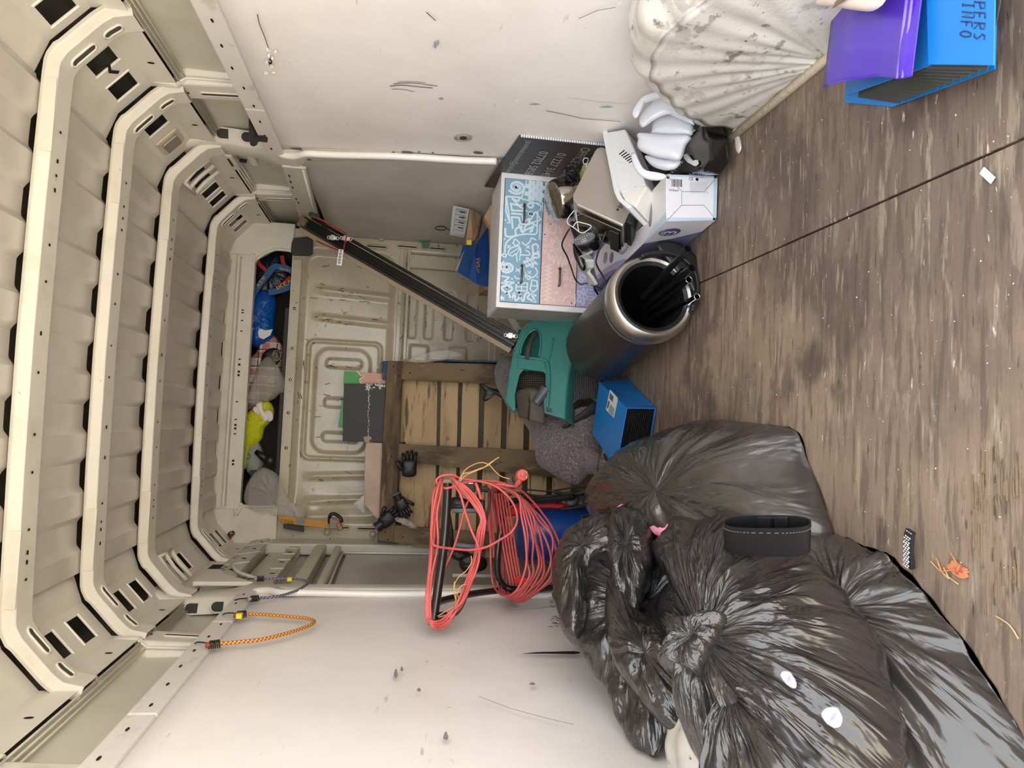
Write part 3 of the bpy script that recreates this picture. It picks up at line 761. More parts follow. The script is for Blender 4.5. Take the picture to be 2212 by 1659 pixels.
tag(B_, 'crumpled shiny black bin bag tied in a knot, lying on top of the other bags', 'bin bag', 'black bin bags heaped against the left wall')
# knot and tail of the tied bag
kc = PP(1618,1500,o,n)+n*.17
kd = bagdisp(.012,2,7,.9)
pillow('knot', M['bag3'], [kc+frame(n)[0]*.05*math.cos(t)*(1+.3*math.sin(3*t))+frame(n)[1]*.05*math.sin(t)*(1+.3*math.cos(4*t)) for t in [2*PI*k/12 for k in range(12)]], kc-n*.02, n, .03, .04, kd, nr=20, na=90, parent=B_)
tl = outl([(1600,1500),(1640,1510),(1700,1600),(1760,1760),(1560,1760),(1530,1640),(1560,1560)], o+n*.14, n)
pillow('bag_tail', M['bag3'], tl, PP(1600,1520,o+n*.13,n), n, .03, .03, bagdisp(.016,2,9,.9), nr=30, na=120, parent=B_)
for (u,v,a,b) in ((1699,1463,.013,.008),(1793,1545,.013,.013)):
    c = PP(u,v,o+n*(.165 if u<1750 else .145),n); ax = frame(n)
    pillow('torn_hole', mk('white_contents',(176,174,196),.5), [c+ax[0]*a*math.cos(t)+ax[1]*b*math.sin(t)*(1+.2*math.sin(3*t)) for t in [2*PI*k/10 for k in range(10)]], c-n*.006, n, .003, .02, None, nr=6, na=24, parent=B_)
# open bag against the wall: body, mouth folds, hollow
o, n = plane3((1268,1138,2.12), (1383,1540,1.56), (1500,1300,1.70))
D_ = pillow('bin_bag', M['bag2'], outl([(1206,1220),(1225,1165),(1268,1130),(1345,1100),(1400,1125),(1450,1150),(1520,1200),(1570,1300),(1585,1450),(1580,1650),(1511,1690),(1430,1665),(1362,1600),(1305,1472),(1255,1400),(1216,1335)], o, n), PP(1420,1330,o,n), n, .06, .07, bagdisp(.028,3.0,6.6,.9), nr=54, na=220, lim=keep)
tag(D_, 'black bin bag with a gaping folded mouth, leaning on the white wall lining', 'bin bag', 'black bin bags heaped against the left wall')
def fold(pts, c, t, lift, seed, amp=.02, name='folded_mouth', kf=1.6):
    pillow(name, M['bag3'], outl(pts, o+n*lift, n), PP(c[0],c[1],o+n*lift,n), n, t, t*.7, bagdisp(amp,kf,seed,1.0), nr=30, na=140, parent=D_, lim=keep)
fold([(1215,1190),(1268,1132),(1330,1120),(1340,1180),(1290,1210),(1270,1250),(1262,1330),(1240,1370),(1215,1330)], (1268,1200), .035, .09, 11)
fold([(1335,1110),(1395,1120),(1406,1190),(1385,1290),(1370,1330),(1340,1300),(1322,1220)], (1365,1200), .035, .12, 13)
fold([(1320,1230),(1352,1290),(1440,1380),(1520,1500),(1530,1590),(1440,1570),(1370,1480),(1318,1380)], (1410,1440), .04, .10, 15)
fold([(1420,1180),(1490,1150),(1500,1200),(1495,1290),(1470,1260),(1428,1220)], (1465,1210), .03, .10, 17)
fold([(1465,1445),(1520,1425),(1560,1490),(1580,1540),(1500,1510)], (1520,1480), .03, .15, 19)
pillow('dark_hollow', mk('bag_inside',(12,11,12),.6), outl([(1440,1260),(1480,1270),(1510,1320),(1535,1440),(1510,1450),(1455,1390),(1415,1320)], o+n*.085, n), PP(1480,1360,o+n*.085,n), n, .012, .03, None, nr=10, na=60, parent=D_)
# pink cloth showing at the mouth of the bags
pc = thing('pink_cloth', 'scraps of pink cloth poking out between the black bin bags', 'cloth', P(1430,1145,y=1.8))
for pts in ([(1405,1140),(1440,1128),(1480,1133),(1490,1150),(1430,1160)], [(1340,1098),(1352,1090),(1362,1100),(1358,1112),(1343,1112)]):
    q, m_ = plane3((1400,1100,1.84),(1480,1100,1.70),(1440,1160,1.74))
    cc = (sum(a for a,_ in pts)/len(pts), sum(b for _,b in pts)/len(pts))
    pillow('cloth_fold', mk('pink_fabric',(222,140,158),.8), outl(pts,q,m_), PP(cc[0],cc[1],q,m_), m_, .015, .01, bagdisp(.006,3,2,.5), nr=10, na=50, parent=pc)
# black leather-look pouch standing on the bags
q, m_ = plane3((1560,1125,1.24),(1750,1125,1.10),(1650,1190,1.13))
pou = thing('open_pouch', 'black stitched open pouch wedged between two bin bags', 'pouch', PP(1655,1180,q,m_))
yy = (PP(1655,1190,q,m_)-PP(1655,1120,q,m_)).normalized(); xx = (PP(1750,1130,q,m_)-PP(1560,1130,q,m_)); Lh = xx.length/2; xx.normalize(); zz = xx.cross(yy)
cc = PP(1653,1128,q,m_); vwp = (CAMP-cc).normalized(); yyv = (yy-vwp*yy.dot(vwp)).normalized(); SX = yyv*.6+vwp*.8; AXP = yyv*.8-vwp*.6
def loopp(a, b, off, nn=36): return [cc+xx*math.copysign(abs(math.cos(2*PI*k/nn))**.6,math.cos(2*PI*k/nn))*a + SX*math.copysign(abs(math.sin(2*PI*k/nn))**.8,math.sin(2*PI*k/nn))*b + AXP*off for k in range(nn)]
mb = MB()
L0, L1, L2, L3 = loopp(Lh,.021,0), loopp(Lh*1.0,.021,.060), loopp(Lh*.965,.017,0), loopp(Lh*.965,.017,.052)
k = len(L0)
mb.add(L0+L1+L2+L3, [(i,(i+1)%k,k+(i+1)%k,k+i) for i in range(k)]+[(2*k+i,2*k+(i+1)%k,3*k+(i+1)%k,3*k+i) for i in range(k)]+[(i,(i+1)%k,2*k+(i+1)%k,2*k+i) for i in range(k)]+[tuple(range(3*k,4*k))])
M['leather'] = mk('black_leather', (22,20,20), .6, spec=.25, bump=[(160,I3,.3,.001)])
mb.build('pouch_wall', M['leather'], pou, smooth=True, angle=.8)
st = MB()
for i in range(2, k//2-2, 1):
    pass
for i in range(k): 
    for f_ in (.15,.65):
        a = L0[i].lerp(L0[(i+1)%k],f_); b = L0[i].lerp(L0[(i+1)%k],f_+.25)
        st.tube([a+AXP*.008+vwp*.001, b+AXP*.008+vwp*.001], .0009, 4)
st.build('stitching', mk('grey_thread',(96,90,84),.8), pou)
for t in (.02,.30): 
    c = cc+xx*(Lh*t)+AXP*.012-SX*.014
    MB().obox(c, xx, AXP.normalized(), SX.normalized(), .018,.014,.003).build('divider', M['leather'], pou, bevel=.002)
# ---- polka dot strap end
q = P(1970,1145,z=.02)
pk = MB(); a = P(1968,1146,z=.03); b = P(1966,1225,z=.012)
ax = (b-a).normalized(); sd = ax.cross(V(0,0,1)).normalized()
pk.tube([a, a.lerp(b,.1)+V(0,0,.003), a.lerp(b,.5)+V(0,0,.004), b], .008, flat=(.0085,.004,sd))
pko = pk.build('strap_end', mk('strap_black',(26,25,26),.8), None); tag(pko, 'black and white spotted fabric strap on the worn floor by a bin bag', 'strap')
dm = MB(); rr_ = random.Random(4)
up = sd.cross(ax).normalized(); up = up if up.z > 0 else -up
Ln = (b-a).length
for i in range(int(Ln/.0045)):
    for j in range(3):
        dm.disc(a.lerp(b,(i+.5)/int(Ln/.0045))+V(0,0,.004*min(1,4*min((i+.5)*.0045/Ln,1)))+sd*((j-1)*.0052+(.0026 if i%2 else 0)-.0012)+up*.0042, up, .0019*rr_.uniform(.75,1.15), 8, h=.0006)
dm.build('white_spots', M['white_ink'], pko)
# ---- straw, leaf and scraps on the floor
for i, (pts, lb_) in enumerate(((((2025,1210),(2035,1235),(2050,1250),(2038,1226)),'short hooked straw strand beside the largest bin bag'),(((2010,1212),(2030,1232),(2070,1262)),'straight straw strand next to the orange-brown leaf'),(((2150,1330),(2180,1350),(2200,1380)),'pale straw strand nearest the lower right corner of the picture'))):
    tag(MB().tube(spline([P(u,v,z=.004) for (u,v) in pts],5), .0012, 5).build('straw_strand', mk('straw',(196,164,112),.8), None, smooth=True), lb_, 'straw', 'straw strands on the floor')
q = P(2070,1230,z=.003)
lf = MB().prism([q+V(.012*math.cos(t)*(1+.3*math.sin(2*t)),.022*math.sin(t)*(1+.2*math.sin(5*t)),0) for t in [2*PI*k/18 for k in range(18)]], V(0,0,.002))
lf.tube([q+V(0,0,.003), q+V(-.01,.03,.006), q+V(.01,.045,.004)], .0012, 5).tube([q+V(.01,0,.003), q+V(.03,.015,.006)], .001, 5)
tag(lf.build('dry_leaf', mk('orange_brown_leaf',(200,122,84),.8,layers=[((160,90,60),90,I3,.5,.6)]), None), 'small curled orange-brown leaf on the worn floor', 'leaf')
for i, (u,v,du,dv,w,lab) in enumerate(((2122,368,24,22,.006,'narrow white paper strip on the bare floor near the joint'),)):
    a = P(u,v,z=.003); b = P(u+du,v+dv,z=.003); sd = (b-a).cross(V(0,0,1)).normalized()
    tag(MB().prism([a+sd*w,b+sd*w,b-sd*w,a-sd*w], V(0,0,.0015)).build('paper_strip', M['white_plastic'], None), lab, 'paper strip')
sc = MB(); rr_ = random.Random(9)
for i in range(110):
    u = rr_.uniform(1560,2205); v = rr_.uniform(240,1240)
    p = P(u,v,z=.001); s_ = rr_.uniform(.0005,.0018)
    if p.x > .69 or (u<1850 and v>900): continue
    a = rr_.uniform(0,PI); sc.prism([p+V(math.cos(a+t)*s_*(1 if k%2 else .5),math.sin(a+t)*s_*.8,0) for k,t in enumerate([0,1.3,2.6,4.1])], V(0,0,.0012))
so2 = sc.build('floor_crumbs', mk('crumb_white',(226,220,208),.8), None); so2['kind'] = 'stuff'; tag(so2, 'white crumbs and specks scattered over the plywood floor', 'crumbs')
# dried white paint drip below the wheel arch
dp = P(1597,300,z=.003)
pillow('paint_drip', mk('pale_filler',(206,200,192),.6), [P(u,v,z=.004) for u,v in ((1583,272),(1592,278),(1597,300),(1602,318),(1596,332),(1590,325),(1588,300),(1582,285))], dp, V(0,0,1), .006, .003, None, nr=6, na=40).update_tag()
tag(bpy.data.objects['paint_drip'], 'pale dried drip of filler on the floor below the wheel arch', 'paint drip')
# torn plies of the floor near the bottom right of the picture
tp = MB(); rr_ = random.Random(12)
for k in range(70):
    t = k/70
    if t < .45: u = 2205-250*t/.45*.45; v = 1010+40*math.sin(t*20)+t*60
    else: u = 2150+40*math.sin(t*17); v = 1050+(t-.45)*480
    p = P(u+rr_.uniform(-14,14), v+rr_.uniform(-10,10), z=.0006); l = rr_.uniform(.01,.035); w = rr_.uniform(.0008,.002)
    tp.prism([p+V(-l,-w,0), p+V(l,-w*.3,.0), p+V(l*.8,w,.0), p+V(-l*.9,w*.6,0)], V(0,0,rr_.uniform(.001,.0025)))
tp.build('splintered_veneer', mk('raw_veneer',(128,108,86),.8,layers=[((84,68,56),60,(.2,1,1),.5,.6)]), flo)
# ================================================================ the pile on the right
def quadpart(name, pts, thick, mat, parent, bevel=.002, nrm=None):
    a, b, c = [Vector(p) for p in pts[:3]]; n = (nrm or (b-a).cross(c-a)).normalized()
    return MB().prism(pts, n*thick).build(name, mat, parent, bevel=bevel)
# ---- chest of drawers painted with doodles, front face square to the camera side
DX0, DX1, DY, DD, DZ = .300, .862, 2.80, .30, .565
dz0 = .012
chest = thing('chest_of_drawers', 'white framed chest with blue, pink and lilac doodled drawers beside the right wall', 'chest of drawers', ((DX0+DX1)/2, DY+DD/2, 0))
M['chest'] = mk('white_foil_board', (226,224,226), .45, layers=[((196,192,190),9,I3,.5,.75,5,.6),((120,106,96),40,I3,.73,.77,6,.8)])
M['chest_side'] = mk('grey_scuffed_board', (176,172,166), .5, layers=[((150,146,140),9,(1,.4,1),.45,.7,6,.8),((216,214,210),30,(1,.3,1),.66,.72,6,.6)])
T = .022
MB().box(DX0,DX0+T,DY,DY+DD,dz0,DZ).build('side_panel', M['chest'], chest, bevel=.0015); MB().box(DX1-T,DX1,DY,DY+DD,dz0,DZ).build('side_panel', M['chest'], chest, bevel=.0015)
MB().box(DX0,DX1,DY,DY+DD,DZ-.003,DZ+.012).build('top_panel', M['chest'], chest, bevel=.0015)
MB().box(DX0-.0015,DX0,DY+.004,DY+DD,dz0,DZ).build('side_face', M['chest_side'], chest)
MB().box(DX0+T,DX1-T,DY+.004,DY+DD,dz0,.03).box(DX0+T,DX1-T,DY+DD-.008,DY+DD,dz0,DZ).build('carcass', M['chest'], chest)
dcol = [('blue',(128,166,190),(208,224,236)),('pink',(226,190,182),(236,212,210)),('lilac',(172,168,206),(206,208,232))]
hts = [(.398,.560),(.245,.394),(.092,.241)]
MB().box(DX0+T,DX1-T,DY,DY+.02,.03,.090).build('plinth', M['chest'], chest, bevel=.0015)
FN = V(0,-1,0)
handm = mk('pewter', (96,92,88), .35, metal=1.0)
DW = DX1-DX0-2*T
def circ(cx, cy, r, a0=0, a1=2*PI, n=22, ry=None): return [(cx+r*math.cos(a0+(a1-a0)*k/n), cy+(ry or r)*math.sin(a0+(a1-a0)*k/n)) for k in range(n+1)]
def spiral(cx, cy, r, turns, n=44): return [(cx+r*(k/n)*math.cos(2*PI*turns*k/n), cy+r*(k/n)*math.sin(2*PI*turns*k/n)) for k in range(n+1)]
def zig(x0, x1, y, a, n): return [(x0+(x1-x0)*k/n, y+(a if k%2 else -a)) for k in range(n+1)]
def wav(x0, x1, y, a, w, n=40): return [(x0+(x1-x0)*k/n, y+a*math.sin(2*PI*w*k/n)) for k in range(n+1)]
def flower(cx, cy, r, p=6): return [(cx+r*(.72+.28*math.cos(p*t))*math.cos(t), cy+r*(.72+.28*math.cos(p*t))*math.sin(t)) for t in [2*PI*k/60 for k in range(61)]]
def cross(x, y, s): return [[(x-s,y-s),(x+s,y+s)],[(x-s,y+s),(x+s,y-s)]]
def heart(cx, cy, s): return [(cx+s*.062*16*math.sin(t)**3, cy+s*.062*(13*math.cos(t)-5*math.cos(2*t)-2*math.cos(3*t)-math.cos(4*t))) for t in [2*PI*k/30 for k in range(31)]]
# doodles traced in a 1010 x 780 sheet: X down the front, Y from right to left
def arcp(cx, cy, r, a0, a1, ry=None, n=18): return circ(cx, cy, r, math.radians(a0), math.radians(a1), n, ry)
def spl2(p, n=6): return [(q.x, q.y) for q in spline([V(a,b,0) for a,b in p], n)]
def sp(cx, cy, r, t, s0=0): return [(cx+r*(k/44)*math.cos(s0+2*PI*t*k/44), cy+r*(k/44)*math.sin(s0+2*PI*t*k/44)) for k in range(45)]
DB = [(sp(825,550,58,2.4),14),([(890,490),(880,560),(860,640),(940,660),(1000,690)],8),([(760,635),(850,632),(840,665),(800,650),(845,700),(790,690),(800,745),(900,740),(840,700),(880,690)],11),
      ([(760,640),(790,850),(760,760),(756,640)],9),([(800,770),(870,770),(880,830),(920,800),(915,850),(860,850),(850,800),(800,800),(810,890)],11),
      (spl2([(760,900),(770,960),(830,950),(830,900),(870,870),(870,910),(910,890),(940,870),(930,910)]),11),(spl2([(850,860),(880,920),(900,860),(950,840),(940,905)]),10),
      ([(975,735),(975,860),(940,830)],9),([(920,830),(960,740),(1000,800),(975,815),(925,835)],8),(arcp(925,690,18,0,360),12),(arcp(930,760,12,0,360),14),(arcp(960,700,36,-80,40),8),(arcp(975,700,48,-80,40),7),
      (spl2([(765,1090),(770,1020),(820,960),(900,930),(970,920),(975,850)]),9),(spl2([(820,1010),(830,980),(860,1010),(835,1030),(815,1010)]),8),(spl2([(880,1000),(900,1020),(930,990),(940,960),(970,970)]),8),
      (spl2([(785,1105),(800,1060),(850,1035),(870,1060),(868,1105)]),8),(spl2([(785,1105),(815,1120),(840,1100),(850,1160)]),7),([(855,1050),(800,1100)],6),([(862,1055),(840,1110)],6),([(868,1060),(866,1150)],6),(spl2([(870,1105),(930,1100),(925,1075),(905,1065)]),8),
      (spl2([(955,1070),(950,1020),(980,1010),(990,1060),(950,1110),(995,1110),(985,1040)]),11),([(955,1085),(990,1085)],14),(arcp(762,1118,13,0,360),8),
      ([(936+42*(.72+.28*math.cos(6*t))*math.cos(t), 1160+42*(.72+.28*math.cos(6*t))*math.sin(t)) for t in [2*PI*k/60 for k in range(61)]],9),(arcp(936,1160,14,0,360),7),
      (sp(785,1215,50,2.5,1),12),(spl2([(880,1190),(870,1240),(885,1290),(850,1300),(838,1280)]),7),(spl2([(975,1200),(990,1240),(960,1280),(920,1270),(905,1240)]),8),(spl2([(905,1270),(930,1300),(945,1280),(930,1270)]),8),
      ([(750,1290),(800,1295),(770,1330),(835,1335),(760,1380),(790,1345),(752,1345)],9),([(765+40+38*.062*16*.9*math.sin(t)**3-16, 1395-38*.062*(13*math.cos(t)-5*math.cos(2*t)-2*math.cos(3*t)-math.cos(4*t))*.9) for t in [2*PI*k/30 for k in range(31)]],13),
      ([(850,1335),(925,1330),(925,1395),(850,1400),(850,1335)],8),([(887,1333),(887,1398)],7),([(850,1367),(925,1363)],7),([(955,1300),(990,1310),(995,1370),(970,1400),(945,1380),(955,1300)],8),([(950,1350),(995,1350)],7),
      (spl2([(800,1410),(820,1470),(840,1420),(850,1480),(880,1440),(870,1410),(900,1480),(915,1420),(950,1410),(930,1450),(975,1470),(960,1420),(985,1430)],7),11),([(742,1465),(768,1465)],9),([(755,1452),(755,1480)],9)]
for x,y in ((790,1045),(918,1035),(855,1230),(935,1243),(890,1298),(890,1215),(762,1470)): DB += [([(x-11,y-11),(x+11,y+11)],6),([(x-11,y+11),(x+11,y-11)],6)]
for x,y in ((760,830),(775,850),(760,985),(985,1170),(990,1275),(985,1480),(820,1305),(900,1340),(948,668)): DB.append((arcp(x,y,4,0,360,n=8),5))
for i in range(5):
    for j in range(5):
        if (i+j)%2: DB.append(([(893+i*25,500+j*32),(915+i*25,503+j*32)],27))
for k in range(7): DB.append((arcp(1000,850+k*18,8,90,270,n=8),6))
DP = [([(1240-198+0,1500),(1075,1160)],5)]
DP = [([(1064+0*k+(-26 if k%2 else 26), 1165+k*17) for k in range(19)],7),([(1064,1160),(1064,1490)],6),(arcp(1230,1470,50,180,360,60),10),(arcp(1222,1465,8,0,360),6),(arcp(1255,1470,12,120,240),6),
      ([(1112+36*(.78+.22*math.cos(8*t))*math.cos(t)*1.5, 1005+52*(.78+.22*math.cos(8*t))*math.sin(t)*1.3) for t in [2*PI*k/90 for k in range(91)]],8),(arcp(1112,1005,30,0,360,28),7),(arcp(1104,990,3,0,360),4),(arcp(1122,990,3,0,360),4),(arcp(1112,1010,12,20,160),5),
      (spl2([(1060,1080),(1070,1130),(1090,1090),(1100,1150),(1120,1085),(1135,1165),(1150,1090),(1165,1170),(1180,1100),(1190,1160),(1210,1090),(1230,1150),(1240,1100)]),11),
      ([(1025,920),(1035,830),(1050,930),(1025,935),(1025,920)],9),([(1065,830),(1060,900),(1100,905),(1110,830),(1065,830)],8),([(1130,840),(1140,900),(1165,820)],8),([(1025,500),(1060,530),(1030,560),(1070,590),(1030,610),(1080,640)],9),
      (arcp(1185,1215,20,0,360),7),([(1165,1258),(1215,1258)],6),([(1165,1275),(1215,1275)],6),([(1180,1245),(1180,1290)],6),([(1200,1245),(1200,1290)],6),([(1240,1250),(1225,1290),(1260,1280)],7),(sp(1240,980,40,2),8),
      ([(1035,690),(1035,800)],7),([(1025,700),(1065,700)],6),([(1025,740),(1065,740)],6),([(1025,780),(1065,780)],6),([(1065,690),(1065,800)],6)]
for k in range(9): 
    a = math.radians(190+k*20); DP.append(([(1230+68*math.cos(a),1470+78*math.sin(a)),(1230+86*math.cos(a),1470+100*math.sin(a))],6))
for x,y in ((1150,1340),(1128,1392),(1110,1455),(1195,1325),(1250,1330),(1030,965),(1030,1010),(1030,1060),(1068,722),(1245,1215)): DP += [([(x-13,y-13),(x+13,y+13)],6),([(x-13,y+13),(x+13,y-13)],6)]
for k in range(10): DP.append((arcp(1022,1160+k*34,7,0,360,n=10),4))
DL = [(arcp(1310,1250,22,0,360),8),(arcp(1300,1225,14,0,360),7),(arcp(1330,1235,14,0,360),7),(arcp(1300,1275,14,0,360),7),([(1345,1260),(1370,1290),(1350,1230),(1380,1240)],8),
      ([(1310+40*(.75+.25*math.cos(5*t))*math.cos(t)*1.0, 1410+70*(.75+.25*math.cos(5*t))*math.sin(t)) for t in [2*PI*k/60 for k in range(61)]],9),(arcp(1308,1405,14,0,360,20),7),([(1285,1330),(1340,1320)],6),(spl2([(1290,1370),(1340,1380),(1350,1340)]),8)]
for k in range(5): DL.append(([(1362,1350+k*28),(1385,1347+k*28)],6))
for i in range(5):
    for j in range(4):
        if (i+j)%2: DL.append(([(1400+i*26,1390+j*26),(1420+i*26,1390+j*26)],22))
DL += [(spl2([(1470,1300),(1500,1330),(1460,1360),(1500,1380)]),9),([(1420,1240),(1470,1240),(1470,1300),(1420,1300),(1420,1240)],8)]
for (cn, c1, c2), (z0, z1), DD_ in zip(dcol, hts, (DB, DP, DL)):
    m1 = mk('drawer_'+cn, c1, .5); m2 = mk('doodle_'+cn, c2, .6)
    d = MB(); d.box(DX0+T+.002, DX1-T-.002, DY-.002, DY+.016, z0, z1)
    d.mi = 1; H = z1-z0
    for si, (pts, w) in enumerate(DD_):
        k = H/262.0
        q = [V(DX1-T-.004-(y-487)/1003*(DW-.008), DY-.002, min(z1-.001,max(z0+.001,z1-(x-{'blue':748,'pink':1010,'lilac':1268}[cn])*k))) for x, y in pts]
        for gi in range(len(q)-1):
            dd = q[gi+1]-q[gi]
            if dd.length < 1e-5: continue
            dd = dd.normalized()*w*k*.45; d.stroke([q[gi]-dd, q[gi+1]+dd], w*k*1.12, FN, .0004+.00012*(si%12)+.00003*(gi%3))
    dr_ = d.build('drawer', [m1, m2], chest); dr_['label'] = cn+' drawer front with white line doodles'
    for hx in ((.40,.70) if cn == 'blue' else (.40,) if cn == 'pink' else ()):
        hx = DX0+T+ (.118 if hx == .40 else .372)
        zc = (z0+z1)/2
        MB().tube(spline([(hx-.036,DY-.002,zc),(hx-.036,DY-.018,zc),(hx-.028,DY-.024,zc),(hx+.028,DY-.024,zc),(hx+.036,DY-.018,zc),(hx+.036,DY-.002,zc)],4), .0042, 8).build('handle', handm, dr_, smooth=True)
# ---- black removals sign, upside down against the wall behind the chest
sg = thing('sign_board', 'black corrugated plastic sign with upside-down white lettering against the right wall', 'sign', (.862,2.7,.0))
M['sign'] = mk('sign_black', (52,48,47), .45, layers=[((64,60,58),7,I3,.4,.7,4,.8)])
sp = [V(.860,2.420,.568),V(.862,3.000,.625),V(.862,3.05,.06),V(.856,2.42,.03)]
MB().prism(sp, V(.0045,0,0)).build('board', M['sign'], sg)
ed = MB()
for k in range(60):
    z = .03+.535*k/60; ed.box(.857,.8655,2.416,2.420,z,z+.0065)
ed.build('fluted_edge', M['white_plastic'], sg)
XD, YD = V(0,1,-.0).normalized(), V(0,0,-1)
def stext(s_, y, z, size, w=None, sl=.0): text(s_, size, V(.859,y,z), V(0,1,sl), V(0,.0,-1), M['grey_ink'], sg, n=V(-1,0,0), lift=.001, width=w)
stext('jtsremovalsolutions@gmail.com   & Solutions', 2.445, .535, .034, .50, .08)
stext('07702 585873', 2.53, .470, .050, .31, .06)
stext('01227 314561', 2.53, .400, .050, .31, .05)
stext('OFFICE CLEARANCES', 2.455, .325, .050, .48, .04)
stext('HOUSE CLEARANCES', 2.455, .265, .050, .48, .03)
stext('OFFICE MOVES', 2.455, .205, .050, .34, .02)
# ---- cardboard box with blue printed flaps behind the chest
cb = thing('cardboard_box', 'open brown cardboard box with dark blue flap behind the doodled chest', 'cardboard box', (.65,3.4,0))
M['card'] = mk('cardboard', (176,142,106), .75, layers=[((160,126,92),6,I3,.4,.7,5,.6)], bump=[(60,(1,1,.2),.1,.002)])
M['blueprint'] = mk('blue_printed_card', (24,66,126), .55, layers=[((18,54,108),5,I3,.4,.7,4,.6)])
yF = 3.16
def q(u, v, y):
    p = P(u,v,y=y)
    return p if p.x < .848 else P(u,v,x=.848)
a,b,c_,d_ = q(1078,470,yF), q(1078,622,yF), q(1240,622,yF), q(1240,470,yF)
body = MB().hexa([V(.48,3.40,.02),V(.80,3.40,.02),V(.80,3.68,.02),V(.50,3.68,.02)], [V(.48,3.40,.56),V(.80,3.40,.56),V(.80,3.68,.56),V(.50,3.68,.56)])
body.build('box_body', M['card'], cb, bevel=.003)
f1 = [q(1075,620,3.30), q(1030,608,3.36), q(1018,600,3.40), q(1034,568,3.42), q(1059,492,3.42), q(1062,540,3.36), q(1078,560,3.25)]
MB().prism([q(1076,624,3.2), q(1030,614,3.24), q(1013,602,3.26), q(1026,545,3.30), q(1033,520,3.34), q(1057,486,3.40), q(1063,520,3.36), q(1060,575,3.30), q(1078,578,3.22)], V(0,.004,0)).build('flap', M['blueprint'], cb)['label'] = 'dark blue printed flap'
MB().prism([q(986,586,3.34), q(1013,602,3.30), q(1031,522,3.36), q(1009,530,3.42), q(1000,528,3.42)], V(0,.004,0)).build('flap', M['blueprint'], cb)
MB().prism([q(1005,530,3.44), q(1016,452,3.60), q(1040,465,3.6), q(1042,480,3.56), q(1034,512,3.46), q(1022,520,3.42)], V(0,.004,0)).build('flap', M['card'], cb)['label'] = 'torn brown cardboard flap'
MB().prism([q(984,585,3.345), q(1004,530,3.425), q(1007,530,3.425), q(987,587,3.34)], V(0,-.004,0)).build('torn_edge', M['card'], cb)
MB().prism([q(1081,425,3.14), q(1062,440,3.14), q(1046,468,3.14), q(1058,488,3.14), q(1060,530,3.14), q(1063,576,3.14), q(1081,584,3.14)], V(0,.05,0)).build('lid', M['card'], cb)
text('SPEAR', .03, q(1034,590,3.27), q(1040,540,3.30)-q(1034,590,3.27), V(0,0,-1)*-1, mk('copper_ink',(150,110,86),.6), cb, lift=.004, n=FN)
MB().prism([q(1008,520,3.40), q(1018,519,3.40), q(1018,530,3.40), q(1008,530,3.40)], V(0,-.012,0)).build('yellow_tape', mk('yellow_tape',(214,190,52),.5), cb)
tpz = pillow('tape', mk('clear_brown_tape',(150,118,92),.2,alpha=.75), [q(u,v,3.41) for u,v in ((1023,455),(1032,470),(1034,500),(1026,520),(1018,524),(1026,500))], q(1028,490,3.41), FN, .008, .002, bagdisp(.003,3,2), nr=8, na=40, parent=cb)
# ---- white slotted tray on top with a loop of cord
wt = thing('slotted_tray', 'small white plastic rack with four slots on the torn cardboard flap', 'rack', q(1005,480,3.55))
a, b, c_, d_ = q(979,444,3.62), q(1014,452,3.62), q(1004,506,3.5), q(973,500,3.5)
mb = MB()
NB = 5
for k in range(NB+1):
    t = k/NB; p0 = a.lerp(d_,t); p1 = b.lerp(c_,t); w = (d_-a)*.045
    mb.prism([p0,p1,p1+w,p0+w], V(0,.045,0))
e = (b-a)*.16; mb.prism([a,a+e,d_+e*1.0,d_],V(0,.05,0)); mb.prism([b-e*.5,b,c_,c_-e*.5],V(0,.05,0)); mb.prism([p+V(0,.048,0) for p in (a,b,c_,d_)], V(0,.004,0)); 
mb.v = mb.v
tr_ = mb.build('tray_frame', M['white_plastic'], wt, bevel=.001)
mb = MB()
for k in range(NB-1):
    t = (k+.75)/NB+.02; p0 = a.lerp(d_,t)+(b-a)*.45; p1 = p0+(b-a)*.32; MB().tube([p0+V(0,.0,0),p1+V(0,.0,0)], .0025, 6).build('slot_rod', M['black_plastic'], wt)
pk_ = P(952,492,x=.85)
lpz = MB().tube([P(952+12*math.cos(t),493+4.2*math.sin(t),x=.845) for t in [2*PI*k/24 for k in range(24)]], .003, 6, closed=True)
lpz.tube(spline([P(963,493,x=.845),P(970,496,x=.845),P(976,500,y=3.52)],4), .002, 6)
tag(lpz.build('wire_loop', mk('dark_wire',(60,54,48),.4,metal=.6), None, smooth=True), 'dark oval wire loop hanging on the right wall by the white rack', 'wire loop')
# ---- white leg of furniture and dark cloth behind the chest
wl = MB().obox((q(1100,682,3.45)+q(1122,716,3.45))/2, (q(1122,716,3.45)-q(1100,682,3.45)).normalized(), V(0,1,0), (q(1122,716,3.45)-q(1100,682,3.45)).normalized().cross(V(0,1,0)), (q(1122,716,3.45)-q(1100,682,3.45)).length/2, .012, .014)
tag(wl.build('white_batten', M['white_plastic'], None, bevel=.001), 'short white square batten between the chest and the leaning black track', 'batten')
# ================================================================ small kitchen things
def orient(o, mat3): o.rotation_euler = mat3.to_euler()
# toaster: rounded steel shell with green-tinted shiny end and black base, lying tipped over
to = thing('toaster', 'brushed steel toaster tipped on its side in front of the doodled chest', 'toaster', P(1290,440,y=2.45)-V(0,0,.1))
TY = 2.26
fc = [(1285,320),(1312,316),(1318,330),(1380,440),(1383,470),(1330,492),(1335,500),(1232,458),(1226,440),(1248,385)]
